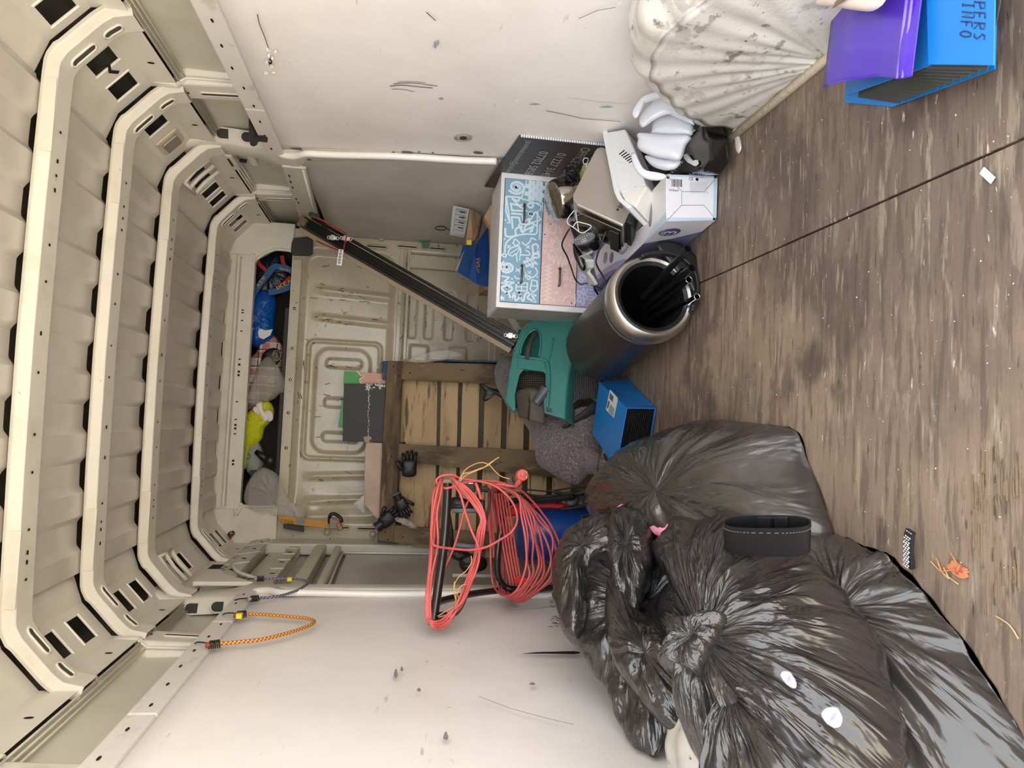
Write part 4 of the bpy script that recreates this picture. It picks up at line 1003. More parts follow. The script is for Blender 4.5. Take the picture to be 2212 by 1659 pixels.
# big flat side quad (photo): corners rounded
side_ = [PP(u,v,*plane3((1290,320,TY+.10),(1232,450,TY+.02),(1340,480,TY-.06))) for u,v in ((1266,335),(1283,318),(1304,312),(1345,330),(1372,380),(1383,445),(1377,472),(1345,470),(1248,446),(1231,432),(1229,412))]
po, pn_ = plane3((1290,320,TY+.10),(1232,450,TY+.02),(1340,480,TY-.06))
sh_ = [PP(u,v,po,pn_) for u,v in ((1300,316),(1400,360),(1352,478),(1345,488),(1246,443),(1238,432),(1238,420),(1285,326),(1291,318))]
MB().prism(sh_, -pn_*.12).build('steel_shell', M['steel'], to, bevel=.014)
# lower end panel seen below the shell in the picture: glossy, mirror like with green reflection
e0, e1 = PP(1246,446,po,pn_), PP(1343,488,po,pn_)
dn = (PP(1246,446,po,pn_)-PP(1285,326,po,pn_)).normalized()*.012
mirror = mk('polished_steel', (150,146,140), .08, metal=1.0)
MB().prism([e0+dn-pn_*.012, e1+dn-pn_*.012, e1+dn-pn_*.115, e0+dn-pn_*.115], -dn*.4).build('polished_end', mirror, to, bevel=.004)
blk_ = [PP(u,v,po,pn_) for u,v in ((1400,360),(1412,368),(1364,486),(1352,478))]
MB().prism([p+pn_*.002 for p in blk_], -pn_*.122).build('black_base', M['black_plastic'], to, bevel=.006)
MB().obox(e1*.86+e0*.14+dn*1.3-pn_*.075, (e1-e0).normalized(), pn_, dn.normalized(), .018, .05, .004).build('lever_slot', M['black_plastic'], to, bevel=.003)
text('Russell', .016, PP(1340,449,po,pn_), PP(1345,436,po,pn_)-PP(1340,449,po,pn_), PP(1330,440,po,pn_)-PP(1340,444,po,pn_), M['black_ink'], to, n=pn_, lift=.0015, width=.030)
text('Hobbs', .016, PP(1346,451,po,pn_), PP(1351,438,po,pn_)-PP(1346,451,po,pn_), PP(1330,440,po,pn_)-PP(1340,444,po,pn_), M['black_ink'], to, n=pn_, lift=.0015, width=.027)
MB().disc(PP(1334,453,po,pn_), pn_, .004, 16, h=.0015).build('emblem', M['black_ink'], to)
# saucepan lid/pan, polished, standing on edge between chest and toaster
pa = thing('steel_pan', 'shiny stainless steel bowl on its side against the doodled drawers', 'pan', P(1215,430,y=2.62)-V(0,0,.09))
pc0 = P(1222,431,y=2.60); axp = (V(-1.0,-.25,.55)).normalized(); axp = (P(1190,436,y=2.60)-P(1240,428,y=2.62)).normalized()
MB().lathe([(0,.062),(.060,.062),(.076,.056),(.083,.042),(.086,.0),(.087,-.028),(.089,-.032),(.089,-.038),(.084,-.038),(.082,.04),(.0,.05)], pc0, axp, 40).build('pan_body', mk('polished_pan',(190,184,176),.1,metal=1.0,bump=[(14,(1,1,4),.25,.004)]), pa, smooth=True, angle=.6)
MB().lathe([(.0,-.046),(.078,-.046),(.088,-.044),(.088,-.038),(0,-.038)], pc0, axp, 36).build('black_rim', M['black_plastic'], pa, smooth=True, angle=.6)
# black tied cable on the pan
cb_ = MB()
kc_ = P(1236,383,y=2.52)
for i in range(5):
    cb_.tube([kc_+V(.022*math.cos(t+i)+.004*i, .012*math.sin(t*2+i), .020*math.sin(t)+.003*i-.006) for t in [2*PI*k/18 for k in range(18)]], .0033, 6, closed=True)
tag(cb_.build('tied_cable', mk('black_rubber',(20,19,20),.45), None, smooth=True), 'small black cable bundle knotted above the shiny steel bowl', 'cable')
# yellow-green packet behind the toaster
yp = MB().prism([P(1262,352,y=2.56),P(1256,368,y=2.56),P(1242,398,y=2.56),P(1252,402,y=2.56),P(1270,372,y=2.56),P(1284,348,y=2.56)], V(0,.02,0))
tag(yp.build('yellow_packet', mk('olive_yellow',(190,188,110),.5,layers=[((236,232,214),60,I3,.62,.66,3,.9)]), None, bevel=.004), 'yellow-green patterned packet half hidden behind the toaster', 'packet')
# thin white cord looped round the toaster
wc = MB()
wc.tube(spline([P(1240,455,y=2.30),P(1228,470,y=2.30),P(1226,482,y=2.30),P(1240,492,y=2.28),P(1256,503,y=2.26),P(1270,497,y=2.26),P(1277,488,y=2.26),P(1260,482,y=2.27),P(1246,480,y=2.28),P(1238,490,y=2.28)],6), .0016, 6)
wc.v = wc.v; wc.tube(spline([P(1250,500,y=2.26),P(1245,440,y=2.34),P(1268,365,y=2.44),P(1260,352,y=2.45),P(1262,342,y=2.45),P(1271,343,y=2.44),P(1268,352,y=2.43),P(1266,362,y=2.43)],6), .0016, 6)
tag(wc.build('white_cord', M['white_plastic'], None, smooth=True), 'thin white cord looped around the tipped toaster', 'cord')
# black steam iron with oval grey control plate
ir = thing('black_appliance', 'glossy black appliance with an oval grey control plate under the toaster', 'appliance', P(1270,520,y=2.4)-V(0,0,.06))
gl = mk('glossy_black', (18,17,18), .14, coat=.5)
io, in_ = plane3((1235,480,2.42),(1300,520,2.36),(1260,570,2.40))
pillow('appliance_body', gl, [PP(u,v,io,in_) for u,v in ((1232,490),(1236,478),(1262,486),(1288,500),(1302,515),(1298,532),(1284,542),(1262,545),(1250,536),(1240,515))], PP(1268,513,io,in_), in_, .055, .05, None, nr=16, na=60, parent=ir, pw=3)
co = PP(1273,523,io,in_)+in_*.048; xl = (PP(1298,516,io,in_)-PP(1249,534,io,in_)).normalized(); yl = in_.cross(xl)
MB().prism([co+xl*.040*math.cos(t)+yl*.019*math.sin(t) for t in [2*PI*k/36 for k in range(36)]], in_*.012).build('control_plate', mk('slate_grey',(84,84,90),.4), ir, bevel=.003)
mb = MB()
for k in range(8): mb.disc(co+xl*(-.031+.0088*k)+yl*(.006)+in_*.0122, in_, .0013, 8)
mb.build('indicator_dots', M['white_ink'], ir)
text('CALOR', .006, co+xl*-.012-yl*.004+in_*.012, xl, yl, M['white_ink'], ir, n=in_); text('TURBO', .007, co+xl*-.014-yl*.012+in_*.012, xl, yl, M['white_ink'], ir, n=in_)
pillow('appliance_handle', gl, [PP(u,v,io,in_) for u,v in ((1238,525),(1248,535),(1262,556),(1266,580),(1258,585),(1250,575),(1240,552))], PP(1252,556,io,in_), in_, .02, .02, None, nr=10, na=50, parent=ir)
# grey round-edged plate standing on edge
pl_ = thing('grey_plate', 'pale grey curved tray rim standing between the black appliance and the printed box', 'tray', P(1285,590,y=2.5)-V(0,0,.07))
gpm = mk('pale_grey_plastic',(170,170,166),.4)
mb = MB(); arc = spline([P(1268,540,y=2.40),P(1265,560,y=2.40),P(1267,580,y=2.42),P(1274,600,y=2.42),P(1284,618,y=2.42)],6)
mb.tube(arc, .01, flat=(.006,.03,V(1,0,0)))
mb.build('rim', gpm, pl_, bevel=.003)
mb = MB(); k_=len(arc)
ot = spline([P(1284,540,y=2.42),P(1284,560,y=2.42),P(1286,580,y=2.44),P(1292,600,y=2.44),P(1302,622,y=2.44)],6)
k0 = 0; mb.v = [p+V(0,.012,0) for p in arc]+[p+V(0,.012,0) for p in ot]+[p+V(0,.02,0) for p in arc]+[p+V(0,.02,0) for p in ot]
for i in range(k_-1):
    for f_ in ((i,i+1,k_+i+1,k_+i),(2*k_+i,3*k_+i,3*k_+i+1,2*k_+i+1)): mb.f.append(list(f_)); mb.m.append(0)
mb.build('tray_face', mk('blue_grey',(112,118,130),.35), pl_)
# black power cord draped over the chest front
cr = MB()
cr.tube(spline([P(1232,492,y=2.50),P(1222,508,y=2.52),P(1214,530,y=2.56),P(1226,556,y=2.60),P(1236,585,y=2.62),P(1243,604,y=2.62),P(1254,614,y=2.58),P(1266,612,y=2.50),P(1280,616,y=2.42),P(1300,623,y=2.36),P(1308,617,y=2.34),P(1304,600,y=2.34),P(1290,575,y=2.32),P(1288,560,y=2.3),P(1298,530,y=2.27),P(1309,500,y=2.25)],6), .0032, 6)
cr.tube(spline([P(1281,616,y=2.42),P(1288,630,y=2.5),P(1300,650,y=2.56),P(1310,664,y=2.6)],5), .0032, 6)
tag(cr.build('power_cord', mk('cord_black',(24,20,21),.45), None, smooth=True), 'long black power cord hanging in loops over the pink and lilac drawers', 'cord')
# ---- white plastic crate-like cover with grille
wcv = thing('white_plastic_cover', 'white plastic housing with a slatted vent standing beside the toaster', 'plastic housing', P(1360,370,y=2.2)-V(0,0,.13))
o4, n4 = plane3((1312,290,2.30),(1345,440,2.14),(1425,400,2.05))
F4 = [PP(u,v,o4,n4) for u,v in ((1312,282),(1353,277),(1362,300),(1380,400),(1376,445),(1348,430),(1336,418))]
rim4 = [PP(u,v,o4,n4) for u,v in ((1300,274),(1308,273),(1314,290),(1338,415),(1345,428),(1365,445),(1355,450),(1334,432),(1326,415),(1303,300))]
MB().prism([PP(u,v,o4,n4) for u,v in ((1308,284),(1350,277),(1356,290),(1374,330),(1395,400),(1342,420),(1330,400))], -n4*.09).build('housing', M['white_plastic'], wcv, bevel=.008)
MB().prism(rim4, -n4*.11).build('flange', M['white_plastic'], wcv, bevel=.004)
MB().prism([PP(u,v,o4,n4) for u,v in ((1342,420),(1374,398),(1398,400),(1372,448),(1352,436))], -n4*.10).build('lower_side', mk('shaded_ivory',(226,222,214),.4), wcv, bevel=.006)  # ivory plastic, slightly warmer in tone than the housing
vg = [PP(u,v,o4+n4*.0006,n4) for u,v in ((1331,340),(1340,326),(1352,321),(1360,328),(1368,352),(1368,362),(1345,352),(1334,350))]
MB().prism(vg, n4*.003).build('vent_frame', M['white_plastic'], wcv, bevel=.001)
mb = MB()
for k in range(6):
    u0 = 1339+k*4.2; v0 = 334+k*3.6
    a = PP(u0,v0+1,o4,n4); b = PP(u0+13-abs(k-2)*.8,v0-8+k*.5,o4,n4)
    dd = (b-a).normalized(); w_ = n4.cross(dd)*.0028
    mb.prism([a-w_+n4*.0036,b-w_+n4*.0036,b+w_+n4*.0036,a+w_+n4*.0036], n4*.0006)
mb.build('vent_slots', M['dark'], wcv)
# ---- white curved lamp petals over a black base
lamp = thing('blade_assembly', 'nest of curved white plastic blades on a black base next to the wheel arch', 'plastic parts', P(1450,300,y=2.0)-V(0,0,.1))
lw = mk('glossy_white_blade',(208,210,218),.25,coat=.3)
def shell_(outline, ctr, y0, bul, th, name='blade'):
    o_, n_ = plane3((ctr[0]-40,ctr[1],y0+.05),(ctr[0]+40,ctr[1],y0-.03),(ctr[0],ctr[1]+40,y0))
    return pillow(name, lw, [PP(u,v,o_,n_) for u,v in outline], PP(ctr[0],ctr[1],o_,n_), n_, bul*.45, th*.6, None, nr=12, na=80, parent=lamp, pw=3.4)
shell_([(1366,250),(1368,238),(1385,212),(1410,200),(1432,196),(1440,205),(1412,208),(1394,218),(1384,240),(1374,256)], (1388,222), 1.92, .012, .008)
shell_([(1380,262),(1384,250),(1404,225),(1432,208),(1470,220),(1495,245),(1500,272),(1494,262),(1470,248),(1440,248),(1415,258),(1390,275),(1382,272)], (1430,238), 1.94, .03, .008)
shell_([(1407,288),(1410,270),(1424,255),(1455,247),(1480,252),(1495,265),(1498,282),(1490,294),(1450,296),(1408,292)], (1452,273), 1.98, .05, .03)
shell_([(1378,302),(1380,288),(1440,292),(1492,294),(1482,315),(1470,345),(1440,344),(1410,338),(1384,326),(1376,315)], (1430,316), 1.98, .045, .01)
shell_([(1395,336),(1440,345),(1470,346),(1462,362),(1440,368),(1415,362),(1400,350)], (1435,353), 2.00, .03, .02)
shell_([(1363,335),(1372,330),(1380,345),(1392,365),(1415,375),(1440,378),(1435,388),(1410,390),(1386,382),(1370,362)], (1388,370), 1.98, .02, .008)
bs = MB(); bo, bn = plane3((1500,260,1.98),(1500,370,1.96),(1530,320,1.88))
mb = MB(); mb.hexa(*[[PP(u,v,bo-bn*d,bn) for u,v in ((1474,330),(1500,285),(1530,282),(1532,380),(1470,384),(1455,375))][:4] for d in (0,.05)][::1]) if False else None
MB().prism([PP(u,v,bo,bn) for u,v in ((1470,342),(1500,280),(1520,262),(1532,300),(1536,345),(1518,372),(1450,376),(1462,350))], -bn*.06).build('black_base', gl, lamp, bevel=.008)
pillow('base_ring', mk('satin_black',(26,24,24),.4), [PP(u,v,bo-bn*.03,bn) for u,v in ((1490,240),(1520,250),(1540,285),(1542,340),(1530,368),(1500,377),(1440,378),(1455,350),(1480,300))], PP(1510,320,bo-bn*.03,bn), bn, .03, .03, None, nr=10, na=60, parent=lamp, pw=4)
mb = MB()
for k in range(8):
    a = PP(1475-k*5,348+k*5.2,bo+bn*.002,bn); mb.prism([a, a+V(-.009,0,.0), a+V(-.004,0,.008)], bn*.004)
mb.build('tooth_strip', mk('tooth_grey',(150,146,138),.5), lamp)
MB().prism([PP(u,v,bo+bn*.004,bn) for u,v in ((1481,335),(1487,333),(1494,342),(1500,348),(1508,346),(1510,354),(1504,359),(1490,352),(1482,343))], bn*.008).build('white_clip', M['white_plastic'], lamp, bevel=.001)
MB().prism([PP(u,v,bo+bn*.004,bn) for u,v in ((1462,314),(1500,278),(1503,281),(1466,318))], bn*.008).build('white_bar', M['white_plastic'], lamp, bevel=.001)
# ---- printed fan box lying on the floor
bx = thing('printed_box', 'long white and purple printed appliance box lying on the floor beside the steel bin', 'box', (.55,2.3,0))
A4, D4 = V(.612,2.0,.172), V(.466,2.0,.166)
B4, C4 = V(.622,2.0,.004), V(.484,2.0,.004)
far = V(-.075,.80,0)
Af, Bf, Cf, Df = A4+far, B4+far, C4+far, D4+far
fcard = mk('white_printed_card',(222,220,224),.45,layers=[((204,202,208),4,I3,.4,.7,4,.7),((180,176,172),60,(1,.3,1),.72,.76,5,.7)],coat=.15)
mb = MB(); mb.hexa([B4,C4,Cf,Bf],[A4,D4,Df,Af]); mb.build('carton', fcard, bx, bevel=.002)
n_front, n_top, n_side = (C4-B4).cross(A4-B4).normalized(), V(0,0,1), V(-1,0,0)
if n_front.y > 0: n_front = -n_front
def onf(s_,t_): return A4.lerp(D4,s_).lerp(B4.lerp(C4,s_),t_)                 # near end: s 0..1 right to left, t down
def ont(s_,t_): return A4.lerp(D4,s_)+far*t_                                 # top face
def ons(s_,t_): return D4.lerp(C4,s_)+far*t_                                 # left side face
n_side = (C4-D4).cross(far).normalized(); n_side = n_side if n_side.x < 0 else -n_side
purple = mk('purple_print',(86,82,128),.4); lilacp = mk('lilac_print',(150,150,186),.4); paleb = mk('pale_blue_print',(178,196,214),.4); darkp = mk('dark_grey_print',(62,60,62),.4); midp = mk('mid_grey_print',(128,126,126),.4)
def patch(fn, pts, n, mat, name='print', h=.0008): return MB().prism([fn(*p) for p in pts], n*h).build(name, mat, bx)
# top face artwork
patch(ont, [(.62,1),(.66,.80),(.78,.62),(.92,.50),(1,.46),(1,1)], n_top, lilacp, h=.0006)
patch(ont, [(.74,1),(.80,.82),(.92,.66),(1,.60),(1,1)], n_top, purple)
patch(ont, [(1,.0),(.80,.0),(.84,.10),(.93,.2),(1,.28)], n_top, paleb, h=.0006)
rg = MB()
for k in range(36):
    a0, a1 = 2*PI*k/36, 2*PI*(k+1)/36
    c0 = (.50,.50); r0, r1 = .20, .28
    rg.prism([ont(c0[0]+r_*math.cos(a_), c0[1]+r_*.30*math.sin(a_)) for r_,a_ in ((r0,a0),(r1,a0),(r1,a1),(r0,a1))], n_top*.0009)
rg.build('print_ring', lilacp, bx)
def ell(cx, cy, rx, ry, n=20): return [(cx+rx*math.cos(2*PI*k/n), cy+ry*math.sin(2*PI*k/n)) for k in range(n)]
patch(ont, ell(.42,.52,.10,.022), n_top, mk('photo_print',(168,156,140),.4), h=.0012)
patch(ont, ell(.55,.69,.14,.030), n_top, purple, h=.0012); patch(ont, ell(.38,.79,.15,.032), n_top, mk('photo_print_grey',(140,138,140),.4), h=.0012)
patch(ont, ell(.50,.17,.28,.022), n_top, midp, 'picture_fan', h=.0010)
patch(ont, [(.30,.22),(.34,.40),(.52,.42),(.58,.24),(.50,.19),(.36,.18)], n_top, darkp, 'picture_fan', h=.0014)
mb = MB()
for k in range(4): mb.prism([ont(.36+.05*k,.22), ont(.38+.05*k,.22), ont(.40+.045*k,.38), ont(.38+.045*k,.38)], n_top*.0020)
mb.build('picture_grille', mk('light_grille',(190,188,184),.4), bx)
# side face artwork
patch(ons, [(0,.25),(.5,.20),(1,.12),(1,.75),(.55,.85),(.12,.9),(0,.9)], n_side, mk('plum_gradient',(116,110,146),.4), h=.0006)
patch(ons, [(.0,.72),(.35,.62),(1,.52),(1,1),(0,1)], n_side, purple, h=.0009)
patch(ons, ell(.55,.30,.26,.07), n_side, midp, 'picture_fan', h=.0014)
patch(ons, [(.30,.35),(.62,.34),(.74,.80),(.40,.84)], n_side, darkp, 'picture_fan', h=.0018)
mb = MB()
for k in range(10): mb.prism([ons(.40+.026*k,.42), ons(.41+.026*k,.42), ons(.50+.022*k,.78), ons(.49+.022*k,.78)], n_side*.0024)
mb.build('picture_grille', midp, bx)
patch(ons, ell(.30,.12,.22,.042), n_side, purple, 'guarantee_badge', h=.0014)
badge = mk('badge_white',(226,226,232),.5)
text('3', .06, ons(.44,.135), -far, (D4-C4), badge, bx, n=n_side, lift=.0022, width=.024)
text('ANS', .013, ons(.34,.165), -far, (D4-C4), badge, bx, n=n_side, lift=.0022, width=.020); text('DE', .013, ons(.24,.152), -far, (D4-C4), badge, bx, n=n_side, lift=.0022, width=.012)
text('GARANTIE', .013, ons(.17,.143), -far, (D4-C4), badge, bx, n=n_side, lift=.0022, width=.042)
# near end: flaps, barcode, marks
gl_ = MB(); lw_ = .0009
for a_, b_ in (((.0,.0),(.36,.30)),((1,0),(.66,.30)),((0,1),(.36,.74)),((1,1),(.66,.74)),((.36,.30),(.36,.74)),((.66,.30),(.66,.74)),((.36,.30),(.66,.30))):
    gl_.tube([onf(*a_)+n_front*.001, onf(*b_)+n_front*.001], lw_, 4)
gl_.build('flap_crease', mk('grey_crease',(150,146,142),.6), bx)
patch(onf, [(0,.93),(1,.93),(1,1),(0,1)], n_front, paleb, 'blue_border'); patch(onf, [(.92,0),(1,0),(1,1),(.95,1)], n_front, paleb, 'blue_border'); patch(onf, [(0,0),(.04,0),(.04,1),(0,1)], n_front, paleb, 'blue_border')
bc = MB(); rr_ = random.Random(3); y_ = .07
while y_ < .215:
    w_ = rr_.choice((.003,.005,.008)); 
    y_ += w_
    bc.prism([onf(.10,.10+(y_-.07)*1.4), onf(.26,.10+(y_-.07)*1.4), onf(.26,.10+(y_-.07)*1.4+w_), onf(.10,.10+(y_-.07)*1.4+w_)], n_front*.001); y_ += rr_.choice((.004,.006))
bc.build('barcode', M['black_ink'], bx)
dwn, rgt = (B4-A4).normalized(), (A4-D4).normalized()
txd = dwn; tyu = -(-rgt)
text('BONAIRE', .018, onf(.055,.45), (A4-B4)*-1, rgt, mk('pale_ink',(150,160,178),.5), bx, n=n_front, lift=.0012, width=.05)
text('CE', .014, onf(.115,.44), dwn, rgt, M['black_ink'], bx, n=n_front, lift=.0012, width=.014)
MB().disc(onf(.085,.60), n_front, .005, 14, h=.001).build('approval_mark', M['black_ink'], bx)
text('N10wn5', .010, onf(.36,.06), dwn, rgt, M['black_ink'], bx, n=n_front, lift=.0012, width=.03)
ln = MB(); rr_ = random.Random(5)
for k in range(12):
    s_ = .15+.021*k; ln.prism([onf(s_,.46), onf(s_+.005,.46), onf(s_+.005,.46+rr_.uniform(.25,.40)), onf(s_,.84-rr_.uniform(0,.05))], n_front*.001)
ln.build('small_print', M['grey_ink'], bx)
MB().disc(onf(.065,.04), n_front, .0045, 14, h=.001).build('punched_hole', M['dark'], bx)
# ---- grey metal pedal bin lying down with vacuum tubes in it
bi = thing('pedal_bin', 'dark grey cylindrical bin with steel rim lying on its side on the floor', 'bin', (.19,2.5,0))
O_, Bs = V(.262,2.14,.148), V(.150,2.78,.148)
ax = (O_-Bs).normalized(); Lb = (O_-Bs).length; hx = V(0,0,1)
bodym = mk('anthracite_metal',(70,64,62),.38,metal=.55,layers=[((60,56,54),3,I3,.4,.7)])
MB().lathe([(0,0),(.118,0),(.134,.010),(.140,.03),(.1415,Lb-.13),(.1395,Lb-.10)], Bs, ax, 72).build('bin_body', bodym, bi, smooth=True, angle=.8)
MB().lathe([(.1395,Lb-.10),(.134,Lb-.098),(.134,Lb-.072),(.1395,Lb-.07)], Bs, ax, 64).build('bin_neck', M['black_plastic'], bi, smooth=True, angle=.6)
MB().lathe([(.139,Lb-.072),(.1455,Lb-.066),(.1465,Lb-.03),(.140,Lb-.006),(.130,Lb),(.121,Lb-.004)], Bs, ax, 72).build('steel_rim', M['steel'], bi, smooth=True, angle=.9)
MB().lathe([(.121,Lb-.004),(.119,Lb-.002),(.108,Lb-.008),(.105,Lb-.02),(.105,.03),(0,.03)], Bs, ax, 56).build('inner_bucket', mk('bucket_black',(16,16,17),.45), bi, smooth=True, angle=.6)
fa = frame(ax)
dirn = (P(1535,590,y=2.1)-P(1400,700,y=2.2)); rdir = (V(.10,-.02,-.10)); rdir = (rdir-ax*rdir.dot(ax)).normalized()
hc = O_+rdir*.125
tdir = ax.cross(rdir).normalized()
lidm = mk('lid_black',(34,33,35),.35)
pts = [O_ + rdir*(.128+.030*math.cos(t*.5)) *math.cos(t*.5) + tdir*.128*math.sin(t*.5)*1.0 + ax*.02 for t in [(-PI*.62+1.24*PI*k/20)*1.25 for k in range(21)]]
MB().tube(pts, .012, flat=(.016,.006,ax)).build('lid_edge', lidm, bi, smooth=False, bevel=.003)
pillow('open_lid', lidm, [O_+rdir*a_+tdir*b_+ax*.012 for a_,b_ in ((.10,-.125),(.165,-.11),(.20,-.05),(.205,.02),(.185,.085),(.13,.12),(.118,.05),(.115,-.05))], O_+rdir*.15+ax*.012, ax, .006, .02, None, nr=8, na=50, parent=bi)
# scratch mark and logo flash
a_ = P(1272,800,y=2.66)
# vacuum tubes sticking out of the bin
tubem = mk('tube_black',(22,21,22),.35); tg = 'black vacuum cleaner tubes sticking out of the bin'
def ptube(u, v, r, out, lab, mat=tubem, dv=(0,0,0), ring=None, dark=True):
    r = r*1.2; e = P(u, v, y=2.15-out); s_ = Bs.lerp(O_,.35)+V(*dv)
    d = (e-s_).normalized()
    t = thing('vacuum_tube', lab, 'tube', e, tg)
    MB().lathe([(r*.82,-.05),(r*.82,0),(r,0),(r,-.055),(r*.86,-.06),(r*.86,-.34)], e, d, 24).build('tube', mat, t, smooth=True, angle=.6)
    MB().lathe([(0,-.03),(r*.82,-.03)], e, d, 20).build('tube_bore', M['dark'], t)
    if ring: MB().tube([e+frame(d)[0]*r*math.cos(q_)*1.0+frame(d)[1]*r*math.sin(q_)*1.0 for q_ in [2*PI*k/24 for k in range(24)]], .0014, 6, closed=True).build('end_ring', ring, t, smooth=True)
ptube(1486,537,.0105,.20,'black tube reaching furthest out of the bin, above the others', dv=(.01,0,.01))
ptube(1495,579,.0112,.13,'black tube with a thick plain collar beside the lid', dv=(.03,0,-.02))
ptube(1488,604,.0095,.05,'black tube ending in a thin bright ring, near the lid', ring=M['chrome'], dv=(.02,0,-.05))
ptube(1472,647,.0085,.02,'black tube sitting deepest inside the bin mouth', dv=(0,0,-.05))
ptube(1474,584,.0070,.03,'thin black tube half hidden behind the thick collared one', dv=(.04,0,-.04))
ptube(1506,641,.0085,.08,'bright chrome tube at the lower lip of the bin', mat=M['chrome'], dv=(-.02,0,-.06), ring=M['chrome'])
gs = P(1486,628,y=2.16)
t_ = thing('green_sticker_nozzle', 'black nozzle with an oval green sticker inside the bin mouth', 'nozzle', gs)
dn_ = (CAMP-gs).normalized()
MB().obox(gs-dn_*.04, (V(-.6,1,.5)).normalized(), frame(dn_)[0], dn_, .05,.014,.03).build('nozzle_body', tubem, t_, bevel=.006)
MB().disc(gs-dn_*.008, dn_, .0155, 24, r2=.0065, hint=V(0,1,0), h=.001).build('oval_sticker', mk('green_label',(70,96,50),.5), t_)
# ================================================================ mower hood, collector, blanket, files
M['green'] = mk('teal_green_plastic', (56,124,116), .42, layers=[((68,138,128),4,I3,.45,.7,4,.6),((110,100,74),12,(1,1,1),.66,.76,6,.45)], coat=.1)
mo = thing('lawnmower_hood', 'teal green plastic mower cover with an arched opening and dark carry handle', 'mower cover', P(1180,800,y=3.0)-V(0,0,.25))
ho, hn = plane3((1175,690,3.12),(1110,860,3.05),(1215,890,2.92))
def H_(u, v, d=0): return PP(u,v,ho+hn*d,hn)
outer_ = [(1093,868),(1102,800),(1115,745),(1128,712),(1150,690),(1185,680),(1215,682),(1238,693),(1248,712),(1246,735),(1236,770),(1226,810),(1220,860),(1218,905),(1176,892),(1174,870),(1178,835),(1178,808),(1170,800),(1130,798),(1122,808),(1112,850),(1113,885),(1108,888)]
hole_ = [(1122,763),(1126,745),(1140,722),(1156,713),(1165,722),(1168,738),(1166,762),(1160,775),(1140,776)]
def cr(u, v): return .035*math.sin(max(0,min(1,(u-1093)/155))*PI)      # crowned surface
mbg = MB()
def hood_grid():
    lp = [[H_(u,v) for u,v in outer_],[H_(u,v) for u,v in hole_]]
    mbg.plate(lp, -hn*.012)
hood_grid(); mbg.build('hood_shell', M['green'], mo, bevel=.004)
# crowned right flank and top edge
def flank(i, j):
    a = spline([H_(1150,690),H_(1185,680),H_(1215,682),H_(1238,693),H_(1248,712),H_(1246,735),H_(1236,770),H_(1226,810),H_(1220,860),H_(1218,905)],6)
    p = a[round(i*(len(a)-1))]; return p - hn*.10*j + (H_(1260,780)-H_(1200,780)).normalized()*.018*math.sin(j*PI*.5)
MB().grid(flank, 54, 6).build('flank', M['green'], mo, smooth=True, solid=.004)
def flank2(i, j):
    a = spline([H_(1093,868),H_(1102,800),H_(1115,745),H_(1128,712),H_(1150,690)],8)
    p = a[round(i*(len(a)-1))]; return p - hn*.08*j
MB().grid(flank2, 32, 4).build('flank', M['green'], mo, smooth=True, solid=.004)
# raised shoulder: step lines
mbs = MB()
mbs.tube(spline([H_(1115,768,.004),H_(1122,770,.006),H_(1150,774,.008),H_(1175,778,.006),H_(1184,790,.006),H_(1186,830,.005),H_(1182,880,.004)],5), .007, 8)
mbs.tube(spline([H_(1124,764,.004),H_(1128,744,.006),H_(1140,722,.008),H_(1156,712,.008),H_(1166,722,.006),H_(1168,745,.004),H_(1164,770,.004)],5), .005, 8)
mbs.tube(spline([H_(1195,730,.002),H_(1190,760,.003),H_(1184,780,.003)],4), .005, 8)
mbs.build('moulded_ridge', M['green'], mo, smooth=True)
MB().prism([H_(1116,772,.006),H_(1174,778,.006),H_(1178,796,.006),H_(1174,802,.006),H_(1118,795,.006)], -hn*.02).build('cross_panel', M['green'], mo, bevel=.005)
MB().tube(spline([H_(1160,716,.012),H_(1151,728,.022),H_(1144,745,.026),H_(1140,762,.022),H_(1138,776,.010)],5), .011, flat=(.010,.006,hn.cross((H_(1160,716)-H_(1138,776)).normalized()))).build('carry_handle', M['dark_grey'], mo, bevel=.003)
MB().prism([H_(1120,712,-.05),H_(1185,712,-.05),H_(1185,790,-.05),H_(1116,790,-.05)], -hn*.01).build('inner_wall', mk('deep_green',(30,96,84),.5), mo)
mbs = MB()
for k in range(5): mbs.tube([H_(1180+k*2.6,882,.001),H_(1182+k*2.6,890,.001)], .0014, 5)
mbs.build('slots', M['dark'], mo)
# mower body: black housing, ribbed grass box panel, flap
mbdy = thing('lawnmower_deck', 'dark grey plastic mower housing with ribbed vents behind the teal cover', 'mower housing', P(1220,840,y=3.15)-V(0,0,.3))
def Hq(pts, d, th, name, mat, bev=.004): return MB().prism([H_(u,v,d) for u,v in pts], -hn*th).build(name, mat, mbdy, bevel=bev)
Hq([(1222,770),(1250,725),(1292,760),(1300,835),(1290,870),(1262,852),(1240,870),(1222,880)], -.075, .05, 'housing', M['dark_grey'])
mbs = MB()
for k in range(15):
    u0 = 1242+k*3.9; mbs.prism([H_(u0,790+k*1.2,-.072),H_(u0+1.8,790+k*1.2,-.072),H_(u0+1.8,866-k*.6,-.072),H_(u0,866-k*.6,-.072)], hn*.006)
mbs.build('vent_ribs', mk('rib_grey',(66,63,62),.5), mbdy)
Hq([(1221,770),(1228,770),(1234,800),(1232,850),(1222,878),(1218,870)], -.05, .04, 'side_rail', M['dark_grey'])
mesh_ = Hq([(1118,800),(1180,800),(1182,870),(1110,880)], -.09, .01, 'grille_backing', M['dark'])
mbs = MB()
for i in range(15):
    for j in range(15):
        u = 1119+i*4.2; v = 802+j*5
        if v > 868: continue
        mbs.obox(H_(u,v,-.088), hn.orthogonal().normalized(), hn.cross(hn.orthogonal()).normalized(), hn, .0018,.0035,.003)
